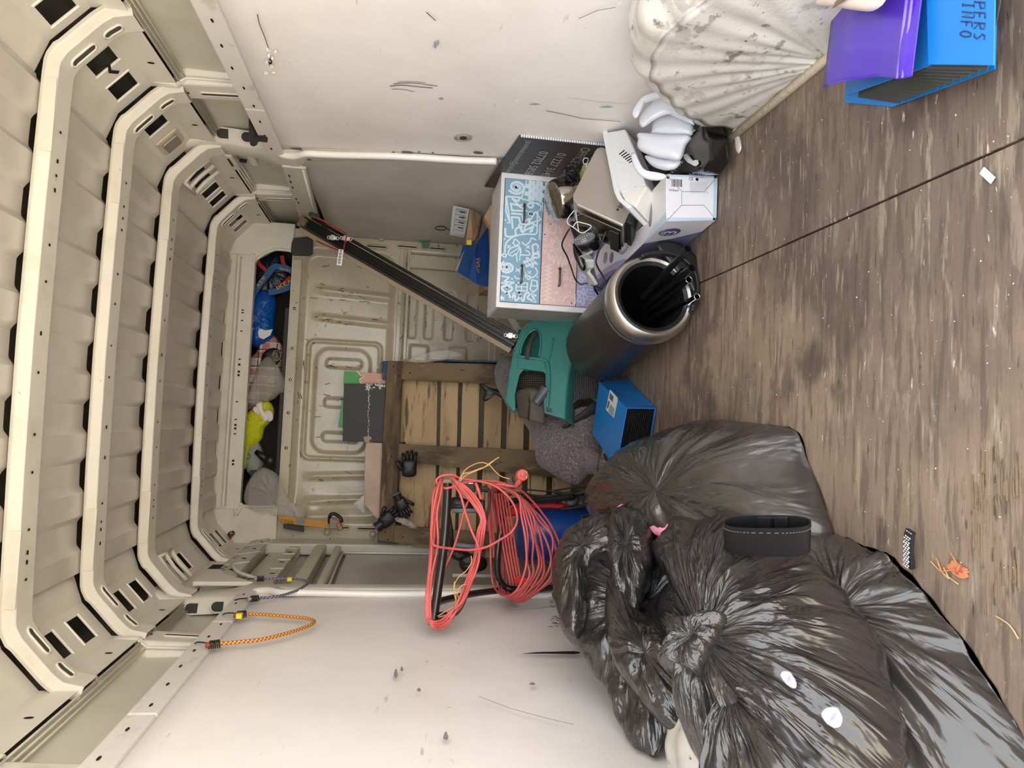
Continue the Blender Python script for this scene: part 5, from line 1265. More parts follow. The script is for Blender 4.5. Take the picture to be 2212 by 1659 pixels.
mbs.build('grille', mk('dirty_olive',(92,84,62),.7), mbdy)
flp = thing('grass_deflector', 'brown-grey dirty plastic discharge flap under the teal mower cover', 'plastic flap', P(1160,880,y=3.0)-V(0,0,.1))
fm = mk('dirty_brown_plastic',(72,64,56),.6,layers=[((96,84,68),9,I3,.5,.7,6,.7)])
def flapfn(i, j):
    u = 1110+70*i+ (12*j if i < .5 else -4*j); v = 848-10*math.sin(i*PI)+72*j*(.75+.25*math.sin(i*2.4))
    return H_(u, v, -.03+.035*math.sin(i*PI)*(1-j*.5))
MB().grid(flapfn, 16, 10).build('flap', fm, flp, smooth=True, solid=.006)
MB().lathe([(0,0),(.022,0),(.026,.06),(.028,.08)], H_(1157,872,-.005), (H_(1175,848)-H_(1157,872)), 24).build('spigot', mk('blue_grey_plastic',(74,76,84),.4), flp, smooth=True, angle=.7)
wh = pillow('wheel', M['dark_grey'], [P(u,v,y=3.02) for u,v in ((1215,920),(1240,902),(1270,878),(1290,860),(1296,880),(1270,902),(1240,915),(1222,925))], P(1258,892,y=3.02), V(0,-1,.2), .02, .02, None, nr=8, na=50, parent=mbdy)
Hq([(1180,690),(1220,672),(1262,690),(1250,720),(1248,704),(1235,690),(1212,680),(1190,682)], -.04, .05, 'rear_arch', M['dark_grey'])
# ---- grey felt blanket
M['felt'] = mk('grey_felt', (104,92,92), .95, layers=[((150,138,136),120,(1,1,1),.52,.62,4,.8),((62,52,54),90,(1,1,1),.55,.66,4,.8),((176,120,110),170,I3,.70,.73,2,.8)], bump=[(140,I3,.9,.006),(9,I3,.6,.03)], sheen=.3)
bo_, bn_ = plane3((1110,800,3.55),(1180,1020,3.15),(1310,960,2.95))
def blankd(p, s, a, sg): return .018*(ridge(p,5,3)*.6+nz(p,9,1)*.8)
bl = pillow('moving_blanket', M['felt'], [PP(u,v,bo_,bn_) for u,v in ((1072,800),(1090,775),(1130,780),(1200,830),(1260,900),(1285,880),(1292,930),(1300,985),(1335,1005),(1320,1030),(1270,1022),(1248,1046),(1222,1042),(1190,1020),(1168,1005),(1160,960),(1138,915),(1108,890),(1092,865),(1076,830))], PP(1215,940,bo_,bn_), bn_, .10, .08, blankd, nr=40, na=180)
tag(bl, 'lumpy grey felt removals blanket bundled over the foot of the pallet', 'blanket')
# ---- blue expanding files
M['bluecard'] = mk('bright_blue_card', (22,118,196), .42, coat=.1)
M['filein'] = mk('file_black', (28,29,29), .6)
fl = thing('expanding_file', 'bright blue expanding file with black dividers lying between the bin and the bags', 'file', (-.05,2.6,0))
F1, F3 = V(-.094,2.462,.004), V(.036,2.815,.004); ex_ = (F3-F1); e1 = ex_.normalized(); e2 = V(-e1.y,e1.x,0)
Ltop = .125
F2 = P(1395,1035,z=.004); F2 = F1+e2*.285+e1*.0; F4 = F3+e2*.22-e1*.02
T1,T3 = P(1356,881,z=.128), P(1296,825,z=.128); T2, T4 = P(1332,1015,z=.128), P(1282,937,z=.128)
th = .004
fb_ = MB(); fb_.add([F1,F2,F4,F3,T1,T2,T4,T3], [(0,1,2,3)])
MB().prism([T1,T2,T4,T3], V(0,0,th)).build('cover', M['bluecard'], fl, bevel=.0015)
MB().prism([F1,F2,F4,F3], V(0,0,th)).build('cover', M['bluecard'], fl, bevel=.0015)
sn = (F3-F1).cross(T1-F1).normalized(); MB().prism([F1,F3,T3,T1], sn*-th).build('spine', M['bluecard'], fl, bevel=.0015)
inn = MB(); NN = 15
for k in range(NN):
    t = (k+.6)/NN; a = F1.lerp(T1,t); b = F2.lerp(T2,t); c = F4.lerp(T4,t); d = F3.lerp(T3,t); off = (d-a).normalized()*(.006+.003*(k%2))
    a, b, c, d = a+(b-a)*.02, b-(b-a)*.03, c+(d-c)*.04, d+(c-d)*.04; c, d = b.lerp(c,.94), a.lerp(d,.94); inn.prism([a+off, b+off, c, d], V(0,0,.0022))
inn.build('dividers', M['filein'], fl)
MB().prism([F1+(F3-F1)*.06,F2+(F4-F2)*.06,T2+(T4-T2)*.06-V(0,0,.002),T1+(T3-T1)*.06-V(0,0,.002)], (F3-F1)*.002).build('divider_backing', M['dark'], fl)
MB().prism([F2,F4,T4,T2], e2*-.004).build('end_card', mk('brown_card',(132,100,72),.7), fl)
lb = [P(u,v,z=.1325) for u,v in ((1318,841),(1335,860),(1326,903),(1309,885))]
lbl = MB().prism(lb, V(0,0,.0006)).build('label', M['white_plastic'], fl, bevel=0)
mb = MB(); up_ = lb[0]-lb[3]; rt_ = lb[1]-lb[0]
for k in range(7): mb.prism([lb[3]+up_*(.08+.055*k)+rt_*.35,lb[3]+up_*(.08+.055*k)+rt_*.92,lb[3]+up_*(.10+.055*k)+rt_*.92,lb[3]+up_*(.10+.055*k)+rt_*.35], V(0,0,.0012))
for k in range(9): mb.prism([lb[3]+up_*.62+rt_*(.12+.05*k),lb[3]+up_*.62+rt_*(.145+.05*k),lb[3]+up_*.88+rt_*(.145+.05*k),lb[3]+up_*.88+rt_*(.12+.05*k)], V(0,0,.0012))
mb.prism([lb[3]+up_*.15+rt_*.1,lb[3]+up_*.15+rt_*.22,lb[3]+up_*.5+rt_*.22,lb[3]+up_*.5+rt_*.1], V(0,0,.0012))
mb.build('label_print', M['black_ink'], fl)
# second file, near the wheel arch at the van's rear
f2 = thing('expanding_file', 'blue expanding file with PERS INFO handwritten on it, beside the wheel arch', 'file', (.55,1.1,0))
a1,a2,a3,a4 = P(1830,212,z=.02), P(1925,231,z=.02), P(2150,150,z=.004), P(2160,-120,z=.004)
zt = .085
g1,g2,g3 = P(2008,140,z=zt), P(2150,142,z=zt), P(2155,-150,z=zt)
g4 = P(2000,-150,z=zt)
MB().prism([g1,g2,g3,g4], V(0,0,.003)).build('cover', M['bluecard'], f2, bevel=.001)
b1,b2,b3 = P(1826,215,z=.035), P(1830,180,z=.06), P(1990,-120,z=.07)
MB().prism([P(1828,206,z=.030),P(2008,142,z=zt-.004),P(1995,-150,z=zt-.004),P(1820,-100,z=.03)], V(0,0,-.003)).build('spine', M['bluecard'], f2, bevel=.001)
MB().prism([P(1826,222,z=.004),P(1930,231,z=.004),P(2152,150,z=.004),P(2160,-150,z=.004),P(1850,-100,z=.004)], V(0,0,.003)).build('cover', M['bluecard'], f2, bevel=.001)
inn = MB()
for k in range(13):
    t = (k+.5)/13
    A_1 = P(1838,214,z=.012).lerp(P(1850,200,z=.030),t); B_1 = P(1930,226,z=.006+.002).lerp(P(2012,145,z=zt-.008),t); C_1 = P(2140,152,z=.008).lerp(P(2140,145,z=zt-.01),t)
    A_1 = P(1850,212,z=.010).lerp(P(2010,146,z=zt-.006),t); C_1 = P(1935,226,z=.008).lerp(P(2144,148,z=zt-.006),t)
    dv = V(.10,-.02,0); inn.prism([A_1,C_1,C_1+V(.12,-.03,0),A_1+V(.12,-.03,0)], V(0,0,.0016))
inn.build('dividers', mk('paper_dark',(66,66,60),.7), f2)
ink = mk('marker_ink',(32,44,82),.7)
GL = {'P':[[(0,0),(0,1),(.7,.95),(.75,.6),(0,.5)]],'E':[[(.7,1),(0,1),(0,0),(.75,0)],[(0,.5),(.6,.5)]],'R':[[(0,0),(0,1),(.7,.9),(.7,.6),(0,.5),(.8,0)]],
      'S':[[(.75,.9),(.3,1),(.05,.75),(.4,.5),(.7,.3),(.4,0),(0,.1)]],'I':[[(.35,0),(.35,1)],[(.1,1),(.6,1)],[(.1,0),(.6,0)]],'N':[[(0,0),(0,1),(.7,0),(.7,1)]],
      'F':[[(0,0),(0,1),(.75,1)],[(0,.5),(.6,.5)]],'O':[[(.4+.38*math.cos(t),.5+.5*math.sin(t)) for t in [2*PI*k/14 for k in range(15)]]]}
mb = MB()
for word, u0, v0, dv in (('PERS',2104,4,22.5),('INFO',2080,5,20.5)):
    for i, ch in enumerate(word):
        for st_ in GL[ch]:
            mb.stroke([P(u0+24*y_-(6 if word=='INFO' else 0)*(i/3), v0+dv*i+dv*.75*x_+(2*y_), z=zt+.0035) for x_, y_ in st_], .0022, V(0,0,1), h=.0006)
mb.build('handwriting', ink, f2)
# purple plastic wallet on top of it
M['purple'] = mk('purple_plastic', (78,46,186), .3, layers=[((64,36,160),3,I3,.4,.7,3,.6)], coat=.4)
wl_ = thing('plastic_wallet', 'glossy purple plastic document wallet lying on the blue file by the wheel arch', 'document wallet', P(1850,100,z=.05))
def wsurf(u, v, z): return P(u, v, z=z)
wa = MB()
rows = [(1780,.075,188,-60),(1830,.09,176,-60),(1900,.098,166,-60),(1930,.105,170,-60),(1945,.112,170,-60),(1960,.108,168,-60),(1972,.104,165,-60)]
k0 = 0
def wfn(i, j):
    f_ = i*(len(rows)-1); k = min(int(f_), len(rows)-2); t = f_-k
    u = rows[k][0]*(1-t)+rows[k+1][0]*t; z = rows[k][1]*(1-t)+rows[k+1][1]*t; v0 = rows[k][2]*(1-t)+rows[k+1][2]*t
    sag = -.016*sstep((1-j)*3-2)*0
    p = P(u+(28*j), v0+(-230)*j, z=z+.004*math.sin(j*6)+.006*math.sin(i*7)*j); return p
wa.grid(wfn, 36, 24); wa.build('wallet_front', M['purple'], wl_, smooth=True, solid=-.0022)
MB().tube([wfn(.62,0)+V(0,0,.002),wfn(.62,.5)+V(0,0,.002),wfn(.62,1)+V(0,0,.002)], .0035, 8).tube([wfn(.74,0)+V(0,0,.002),wfn(.74,.5)+V(0,0,.002),wfn(.74,1)+V(0,0,.002)], .0028, 8).build('hinge_ridge', mk('violet_edge',(120,96,226),.2,coat=.5), wl_, smooth=True)
MB().tube([wfn(0,0),wfn(0,.3),wfn(0,.6),wfn(0,1)], .0016, 6).build('dark_edge', mk('purple_edge',(36,26,70),.5), wl_)
# cream object crossing the top edge of the picture
cm = thing('cream_lid', 'pale cream curved plastic lid resting on the purple wallet', 'lid', P(1860,0,z=.12))
cmm = mk('cream_plastic',(226,208,196),.35,coat=.3)
cpt = [P(u,v,z=.135) for u,v in ((1690,-10),(1720,8),(1790,14),(1860,24),(1890,22),(1915,-2),(1925,-60),(1700,-60))]
pillow('lid_shell', cmm, cpt, P(1810,-30,z=.135), V(0,-.3,1), .012, .012, None, nr=10, na=70, parent=cm, pw=5)
MB().prism([P(1800,18,z=.150),P(1818,6,z=.150),P(1850,-20,z=.150),P(1838,-22,z=.150),P(1806,4,z=.150)], V(0,0,.002)).build('brown_strip', mk('brown_edge',(120,96,86),.4), cm)
# ================================================================ pallet leaning on the bulkhead
M['wood_dark'] = mk('weathered_pallet_wood', (122,102,76), .8, layers=[((70,56,42),7,(1,1,.18),.42,.62,7,.9),((150,124,84),22,(1,1,.12),.60,.68,8,.7),((46,38,32),40,(1,1,.15),.62,.70,8,.8)], bump=[(40,(1,1,.15),.6,.003)])
M['wood_dark_h'] = mk('weathered_pallet_wood_cross', (118,98,72), .8, layers=[((66,52,40),7,(.18,1,1),.42,.62,7,.9),((150,124,84),22,(.12,1,1),.60,.68,8,.7),((46,38,32),40,(.15,1,1),.62,.70,8,.8)], bump=[(40,(.15,1,1),.6,.003)])
M['wood_slat'] = mk('pallet_slat_wood', (192,164,124), .75, layers=[((160,130,94),6,(.18,1,1),.42,.62,6,.8),((84,66,48),24,(.10,1,1),.56,.64,8,.85),((30,62,104),7,(.5,1,1.4),.66,.70,8,.85),((66,50,38),50,(.10,1,1),.64,.69,8,.7)], bump=[(40,(.15,1,1),.4,.002)])
M['blue_paint'] = mk('blue_pallet_paint', (32,66,104), .6, layers=[((92,78,58),12,I3,.52,.62,7,.8)])
po_, pn2 = plane3((845,780,3.90),(815,1170,3.90),(1200,980,3.66))
pal = thing('wooden_pallet', 'weathered wooden pallet with blue paint traces standing against the metal bulkhead', 'pallet', V(-.35,3.7,0))
def B_(u, v, d=0): return PP(u,v,po_-pn2*d,pn2)
def board(name, pts, d, th, mat, bev=.003): return MB().prism([B_(u,v,d) for u,v in pts], -pn2*th).build(name, mat, pal, bevel=bev)
board('top_board', [(837,779),(869,780),(862,980),(852,1172),(816,1168),(826,960)], 0, .020, M['wood_dark_h'])
board('stringer_board', [(869,782),(1120,788),(1340,796),(1340,845),(1120,832),(867,820)], 0, .020, M['wood_dark'])
board('stringer_board', [(862,959),(1160,973),(1350,985),(1350,1040),(1180,1030),(859,995)], 0, .020, M['wood_dark'])
board('stringer_board', [(850,1135),(1050,1150),(1340,1180),(1340,1225),(1050,1185),(848,1172)], 0, .020, M['wood_dark'])
for k, (u0, u1) in enumerate(((868,900),(900,946),(955,991),(1001,1037),(1050,1087),(1100,1136),(1150,1190),(1204,1245))):
    board('deck_slat', [(u0-1,776+k*2),(u1,776+k*2),(u1-6-k*1.5,1178+k*7),(u0-8-k*1.5,1176+k*7)], .098, .016, M['wood_slat'])
for (u,v) in ((845,800),(845,975),(835,1152)):
    for off in (0,):
        board('spacer_block', [(u-20,v-20),(u+24,v-20),(u+24,v+20),(u-20,v+20)], .020, .077, M['blue_paint'])
for pts in ([(869,784),(1340,800),(1340,812),(869,800)],[(862,962),(1350,990),(1350,1003),(862,976)],[(850,1140),(1340,1186),(1340,1200),(850,1156)]):
    board('blue_bearer', [(u,v+8) for u,v in pts], .021, .075, M['blue_paint'])
board('blue_edge', [(930,776),(1340,786),(1340,790),(930,780)], .02, .078, M['blue_paint'])
for (u,v) in ((850,792),(862,812),(846,968),(846,985),(832,1150),(838,1166),(885,806),(883,985),(870,1160)): MB().disc(B_(u,v,-.0005), pn2, .0045, 8).build('nail_head', M['dark'], pal)
# ---- boards standing behind the pallet
def slab(name, pts, y, th, mat, label, cat, group=None):
    o = MB().prism([P(u,v,y=y) for u,v in pts], V(0,th,0)).build(name, mat, None, bevel=.002); tag(o, label, cat, group); return o
blackb = slab('black_board', [(743,829),(833,829),(829,955),(740,953)], 3.935, .012, mk('chipped_black_board',(36,33,32),.55,layers=[((214,206,196),12,(2.5,1,.6),.70,.72,9,.9),((120,86,60),30,I3,.74,.76,6,.8)]), 'black painted board with white chips standing above the pallet', 'board')
pz = MB(); rr_ = random.Random(2)
for k in range(34):
    v = 832+k*3.6; u = 797+rr_.uniform(-1.5,1.5)-k*.05
    pz.prism([P(u-rr_.uniform(.5,1.3),v,y=3.9335),P(u+rr_.uniform(.5,1.3),v,y=3.9335),P(u+rr_.uniform(.4,1.2),v+rr_.uniform(1,3.4),y=3.9335),P(u-.8,v+rr_.uniform(1,3),y=3.9335)], V(0,.001,0))
for k in range(46):
    u = rr_.uniform(790,833); v = 829+abs(rr_.gauss(0,5)); s_ = rr_.uniform(.6,2.4)
    pz.prism([P(u-s_,v-.5,y=3.9335),P(u+s_*.6,v-.5,y=3.9335),P(u+s_,v+s_*1.3,y=3.9335),P(u-s_*.4,v+s_,y=3.9335)], V(0,.001,0))
pz.build('chipped_paint', M['white_ink'], blackb)
MB().prism([P(u,v,y=3.930) for u,v in ((786,943),(801,943),(803,948),(799,950),(797,956),(789,956),(786,950))], V(0,.004,0)).build('rusty_bracket', mk('rusty_steel',(170,128,98),.5), blackb)
pb_ = slab('painted_board', [(743,801),(836,808),(834,835),(742,832)], 3.985, .010, mk('pink_board',(212,160,140),.55), 'green and pink painted board edge above the black board', 'board')
MB().prism([P(u,v,y=3.984) for u,v in ((743,801),(772,803),(779,811),(788,813),(776,819),(777,826),(786,833),(742,832))], V(0,.0008,0)).build('green_paint', mk('leaf_green',(70,154,70),.5), pb_)
mb = MB(); mb.stroke([P(u,v,y=3.983) for u,v in ((772,803),(779,811),(788,812),(777,819),(778,826),(788,833))], .006, V(0,-1,0)); mb.stroke([P(u,v,y=3.983) for u,v in ((836,812),(824,820),(815,822),(822,829),(820,834))], .004, V(0,-1,0))
mb.build('pale_outline', M['white_ink'], pb_)
g2 = slab('green_board', [(738,865),(745,866),(744,925),(730,923)], 3.96, .010, mk('leaf_green_board',(66,150,74),.5), 'narrow strip of green board showing beside the black board', 'board')
pl2 = slab('pale_plank', [(790,956),(829,957),(824,1122),(817,1124),(806,1112),(797,1100),(787,1090),(787,1030)], 3.955, .012, mk('pale_pink_board',(202,178,158),.6,layers=[((176,150,130),5,I3,.4,.7,5,.7),((110,84,70),30,I3,.70,.73,8,.8)]), 'pale pinkish board with a broken end standing behind the pallet', 'board')
dp_ = slab('paper_diamond', [(786,1069),(764,1089),(787,1108)], 3.965, .002, mk('white_paper',(220,214,206),.6), 'corner of a white printed placard behind the pale board', 'placard')
mb = MB()
for k in range(5): mb.stroke([P(769+k*3.5,1089-k*2.6,y=3.964),P(786,1104-k*2,y=3.964)], .0012, V(0,-1,0))
mb.stroke([P(784,1074,y=3.964),P(768,1089,y=3.964),P(785,1103,y=3.964)], .002, V(0,-1,0)); mb.build('print_lines', M['black_ink'], dp_)
# ---- gloves on and in the pallet
M['glove'] = mk('black_glove_rubber', (30,27,27), .45, bump=[(120,I3,.3,.002)])
def glove(u, v, y, ang, sc, label, cuff=True):
    c = P(u,v,y=y); t = thing('work_glove', label, 'glove', c, 'black work gloves about the pallet')
    a = math.radians(ang); ux = V(0,0,-1)*math.cos(a)+V(-1,0,0)*math.sin(a); uy = V(0,-1,0).cross(ux); n_ = V(0,-1,0)
    pillow('palm', M['glove'], [c+ux*(x*sc)+uy*(w*sc) for x,w in ((-.05,-.035),(.0,-.045),(.045,-.042),(.055,0),(.045,.042),(0,.045),(-.05,.036))], c, n_, .022*sc, .016*sc, None, nr=8, na=40, parent=t)
    for i, (w, L) in enumerate(((-.034,.055),(-.012,.068),(.011,.064),(.033,.050))):
        p0 = c+ux*(.040*sc)+uy*(w*sc); cu = .4+.15*i
        pts = [p0, p0+ux*(L*.45*sc)+n_*.010*sc, p0+ux*(L*.8*sc)+n_*(.004-.02*cu)*sc*0+uy*(w*.15*sc), p0+ux*(L*sc)+uy*(w*.2*sc)-n_*.006*sc]
        MB().tube(spline(pts,3), [(.0125-.0004*q)*sc for q in range(9)]+[.007*sc], 10).build('finger', M['glove'], t, smooth=True)
    p0 = c+uy*(.04*sc); MB().tube(spline([p0-ux*.01*sc, p0+uy*.025*sc+ux*.02*sc+n_*.008*sc, p0+uy*.035*sc+ux*.045*sc],4), [.014*sc]*8+[.009*sc], 10).build('thumb', M['glove'], t, smooth=True)
    if cuff:
        MB().lathe([(.030*sc,0),(.034*sc,-.035*sc),(.036*sc,-.05*sc)], c-ux*.04*sc, ux, 24).build('cuff', M['glove'], t, smooth=True)
        MB().tube([c-ux*.09*sc+(uy*math.cos(q)+n_*math.sin(q))*.036*sc for q in [2*PI*k/24 for k in range(24)]], .0035*sc, 6, closed=True).build('cuff_edge', mk('grey_cuff',(112,110,116),.7), t, smooth=True)
    return t
glove(884,1011,3.80,180+88,.88,'black work glove lying in the upper left gap of the pallet, fingers sideways', False)
glove(868,1090,3.80,60,.72,'black rubber glove hanging by its fingers inside the pallet frame')
glove(836,1122,3.84,-40,.80,'black glove with a grey cuff draped over the pallet corner')
bl_ = MB(); 
tag(pillow('black_strap_cloth', M['glove'], [P(u,v,y=3.66) for u,v in ((1035,828),(1060,838),(1100,850),(1108,868),(1085,860),(1062,850),(1052,866),(1043,862),(1047,846))], P(1072,850,y=3.66), V(0,-1,0), .015, .012, bagdisp(.004,3,3,.4), nr=10, na=60), 'black crumpled cloth caught in the pallet beside the felt blanket', 'cloth')
# clear film over the top of the pallet
M['film'] = mk('clear_film', (214,208,200), .18, alpha=.28, coat=.3, bump=[(18,I3,.8,.01)])
M['bubble'] = mk('bubble_film', (206,198,186), .25, alpha=.38, coat=.5, bump=[(150,I3,.9,.004),(20,I3,.6,.01)])
tag(pillow('plastic_film', M['film'], [P(u,v,y=3.82) for u,v in ((878,778),(900,770),(925,762),(955,755),(985,760),(1000,766),(975,775),(930,781),(900,784))], P(935,770,y=3.82), V(0,-1,0), .012, .01, bagdisp(.01,4,5,1), nr=10, na=80), 'scrap of clear plastic film caught on the top of the pallet', 'plastic film')
tag(pillow('plastic_film', M['film'], [P(u,v,y=3.78) for u,v in ((855,1118),(880,1122),(900,1138),(893,1142),(870,1132),(856,1126))], P(878,1130,y=3.78), V(0,-1,0), .008, .008, bagdisp(.006,4,8,1), nr=8, na=50), 'twist of clear film in the lower left corner of the pallet', 'plastic film')
# ================================================================ long black track leaning from the wall to the floor
Aa, Bb = P(655,480,y=3.62), P(1112,742,y=3.22)
trk = thing('door_track', 'long black aluminium track with tan underside leaning diagonally across the bulkhead', 'track', V(Bb.x,Bb.y,Bb.z))
dT = (Bb-Aa).normalized(); vw = (CAMP-(Aa+Bb)/2).normalized(); wd = dT.cross(vw).normalized()
if (P(700,470,y=3.6)-P(700,520,y=3.6)).dot(wd) < 0: wd = -wd          # wd points to the image top
nT = dT.cross(wd).normalized(); nT = nT if nT.dot(vw) > 0 else -nT
gb = mk('gloss_black_extrusion', (13,13,14), .28, coat=.15); gm = mk('matt_black_rail', (34,33,33), .55, layers=[((90,86,82),50,I3,.66,.72,6,.7)])
def bar(name, w0, w1, n0, n1, mat, ex=(0,0)):
    a, b = Aa-dT*ex[0], Bb+dT*ex[1]
    MB().hexa([a+wd*w0+nT*n0,a+wd*w1+nT*n0,a+wd*w1+nT*n1,a+wd*w0+nT*n1],[b+wd*w0+nT*n0,b+wd*w1+nT*n0,b+wd*w1+nT*n1,b+wd*w0+nT*n1]).build(name, mat, trk, bevel=.002)
bar('tan_underside', -.052, -.028, -.03, .004, mk('tan_extrusion',(150,132,106),.55))
bar('lower_rail', -.028, -.016, -.03, .012, gm)
bar('channel_bed', -.016, .030, -.03, -.008, gb)
bar('channel_rib', .000, .006, -.008, .004, gb)
bar('upper_rail', .022, .030, -.008, .014, gb, (.0,.0))
bar('upper_lip', .034, .050, -.03, .004, gb, (-.03,.0))
MB().obox(Aa+dT*.0+wd*.0, dT, wd, nT, .02, .03, .012).build('torn_end', mk('torn_end_brown',(110,88,70),.8,bump=[(60,I3,.8,.006)]), trk)
def bracket(t, w, label=None):
    c = Aa+dT*t+wd*w+nT*.016
    ax_ = (wd*.75-dT*.3).normalized(); b_ = nT.cross(ax_)
    m = MB().obox(c, b_, ax_, nT, .022, .008, .002); m.obox(c+nT*.005, b_, ax_, nT, .010,.013,.006)
    for s_ in (-1,1): m.tube([c+b_*s_*.024+(ax_*math.cos(q)+b_*math.sin(q))*.008 for q in [2*PI*k/14 for k in range(14)]], .0025, 6, closed=True)
    m.build('bracket', mk('bright_bracket',(226,226,222),.3,metal=.6), trk, bevel=.001)
LT = (Bb-Aa).length
bracket(.155*LT*1.0, .006); bracket(.205*LT, .036); bracket(.975*LT, .022)
rs = MB(); red_ = mk('red_string', (150,28,32), .6)
s0 = Aa+dT*.05+wd*.05+nT*.02
rs.tube(spline([P(676,465,y=3.46),P(700,478,y=3.46),P(730,494,y=3.46),P(748,506,y=3.45),P(745,525,y=3.44),P(741,540,y=3.44),P(732,541,y=3.44),P(705,530,y=3.46),P(684,521,y=3.50)],5), .0035, 8)
so3 = rs.build('red_string', red_, None, smooth=True); tag(so3, 'red string tied around the upper part of the black track', 'string')
ks = MB()
for k in range(4): ks.tube([P(672+k*3,463+k*1.2,y=3.46)+V(.010*math.cos(q),0,.010*math.sin(q)) for q in [2*PI*j/12 for j in range(12)]], .004, 6, closed=True)
ks.build('black_knot', M['black_plastic'], so3, smooth=True)
tgp = [P(u,v,y=3.43) for u,v in ((732,538),(742,540),(738,574),(727,572))]
tg_ = MB().prism(tgp, V(0,.002,0)).build('paper_tag', M['white_plastic'], None); tag(tg_, 'white paper tag with a barcode hanging from the red string', 'tag')
mb = MB()
for k in range(13): mb.stroke([tgp[0].lerp(tgp[3],.08+k*.065)+(tgp[1]-tgp[0])*.2, tgp[0].lerp(tgp[3],.08+k*.065)+(tgp[1]-tgp[0])*.75], .0022 if k%3 else .004, V(0,-1,0))
mb.build('barcode', M['black_ink'], tg_)
# green clip on the bulkhead
gc = thing('green_clamp', 'small green plastic block clipped to the edge of the metal bulkhead', 'clamp', P(915,524,y=4.10))
gcm = mk('green_block',(58,112,76),.5)
MB().hexa([P(u,v,y=4.11) for u,v in ((905,514),(930,513),(930,522),(906,524))],[P(u,v,y=4.08) for u,v in ((905,514),(930,513),(930,522),(906,524))]).build('clamp_top', gcm, gc, bevel=.002)
MB().hexa([P(u,v,y=4.11) for u,v in ((911,522),(926,522),(925,536),(913,536))],[P(u,v,y=4.07) for u,v in ((911,522),(926,522),(925,536),(913,536))]).build('clamp_body', gcm, gc, bevel=.002)
# ================================================================ things on the shelf over the cab
YS = 4.30
def soft(name, pts, c, y, mat, tf, tb, lab, cat, dsp, parent=None, na=110, nr=20):
    o = pillow(name, mat, [P(u,v,y=y) for u,v in pts], P(c[0],c[1],y=y), V(0,-1,0), tf, tb, dsp, nr=nr, na=na, parent=parent)
    if lab: tag(o, lab, cat)
    return o
navy = mk('navy_bag', (22,30,50), .35, bump=[(10,I3,.6,.02)]); bluep = mk('blue_polythene', (16,84,170), .25, bump=[(12,I3,.9,.02),(40,I3,.4,.006)])
nb = soft('navy_bag', [(548,568),(560,548),(580,540),(603,545),(620,565),(630,590),(625,620),(600,640),(570,650),(545,640),(538,605)], (585,592), YS+.06, navy, .06, .04, 'dark navy bag with red straps at the right end of the cab shelf', 'bag', bagdisp(.010,3,21,.8))
redst = mk('red_webbing', (178,30,32), .6)
for pts in ([(556,557),(560,570),(568,578),(576,586)],[(609,552),(612,568),(620,578),(628,586)],[(604,618),(616,610),(628,598)]):
    MB().tube(spline([P(u,v,y=YS-.02) for u,v in pts],5), .006, flat=(.011,.0015,V(1,0,-.4))).build('red_strap', redst, nb)
hb_ = soft('blue_carrier_bag', [(540,640),(548,632),(575,628),(592,640),(596,665),(590,690),(592,720),(570,745),(545,746),(530,735),(530,700),(536,670)], (562,690), YS+.01, bluep, .07, .04, 'crumpled bright blue plastic carrier bag with lettered handles on the cab shelf', 'bag', bagdisp(.016,3.4,25,1.0))
strapm = mk('blue_webbing',(30,88,140),.6); yl_ = mk('yellow_webbing_print',(200,178,74),.6)
hp = [(543,645),(556,622),(575,597),(592,577),(603,577),(622,581),(635,590),(638,604),(628,618),(607,627),(580,632)]
MB().tube(spline([P(u,v,y=YS-.085) for u,v in hp],5), .01, flat=(.003,.017,V(0,1,0))).build('handle', strapm, hb_)
for (u,v,ang) in ((628,611,0),(566,604,1),):
    pass
h1 = P(600,626,y=YS-.104); h2 = P(634,609,y=YS-.104); text('IKEA', .032, h1, h2-h1, V(.9,0,.3), yl_, hb_, n=V(0,-1,0), width=.098, lift=.003)
h1 = P(556,626,y=YS-.104); h2 = P(574,600,y=YS-.104); text('IKEA', .026, h2, h1-h2, V(-.6,0,-.8)*-1, yl_, hb_, n=V(0,-1,0), width=.07, lift=.003)
mb = MB()
for k in range(6): mb.stroke([P(606+k*4,578+k*.8,y=YS-.105),P(605+k*4,583+k*.9,y=YS-.105)], .004, V(0,-1,0))
mb.build('handle_print', yl_, hb_)
tag(MB().prism([P(u,v,y=YS-.075) for u,v in ((560,709),(574,714),(589,711),(584,724),(569,733),(559,728),(557,718))], V(0,.003,0)).build('white_label', M['white_plastic'], None), 'small folded white paper label on the blue carrier bag', 'label')
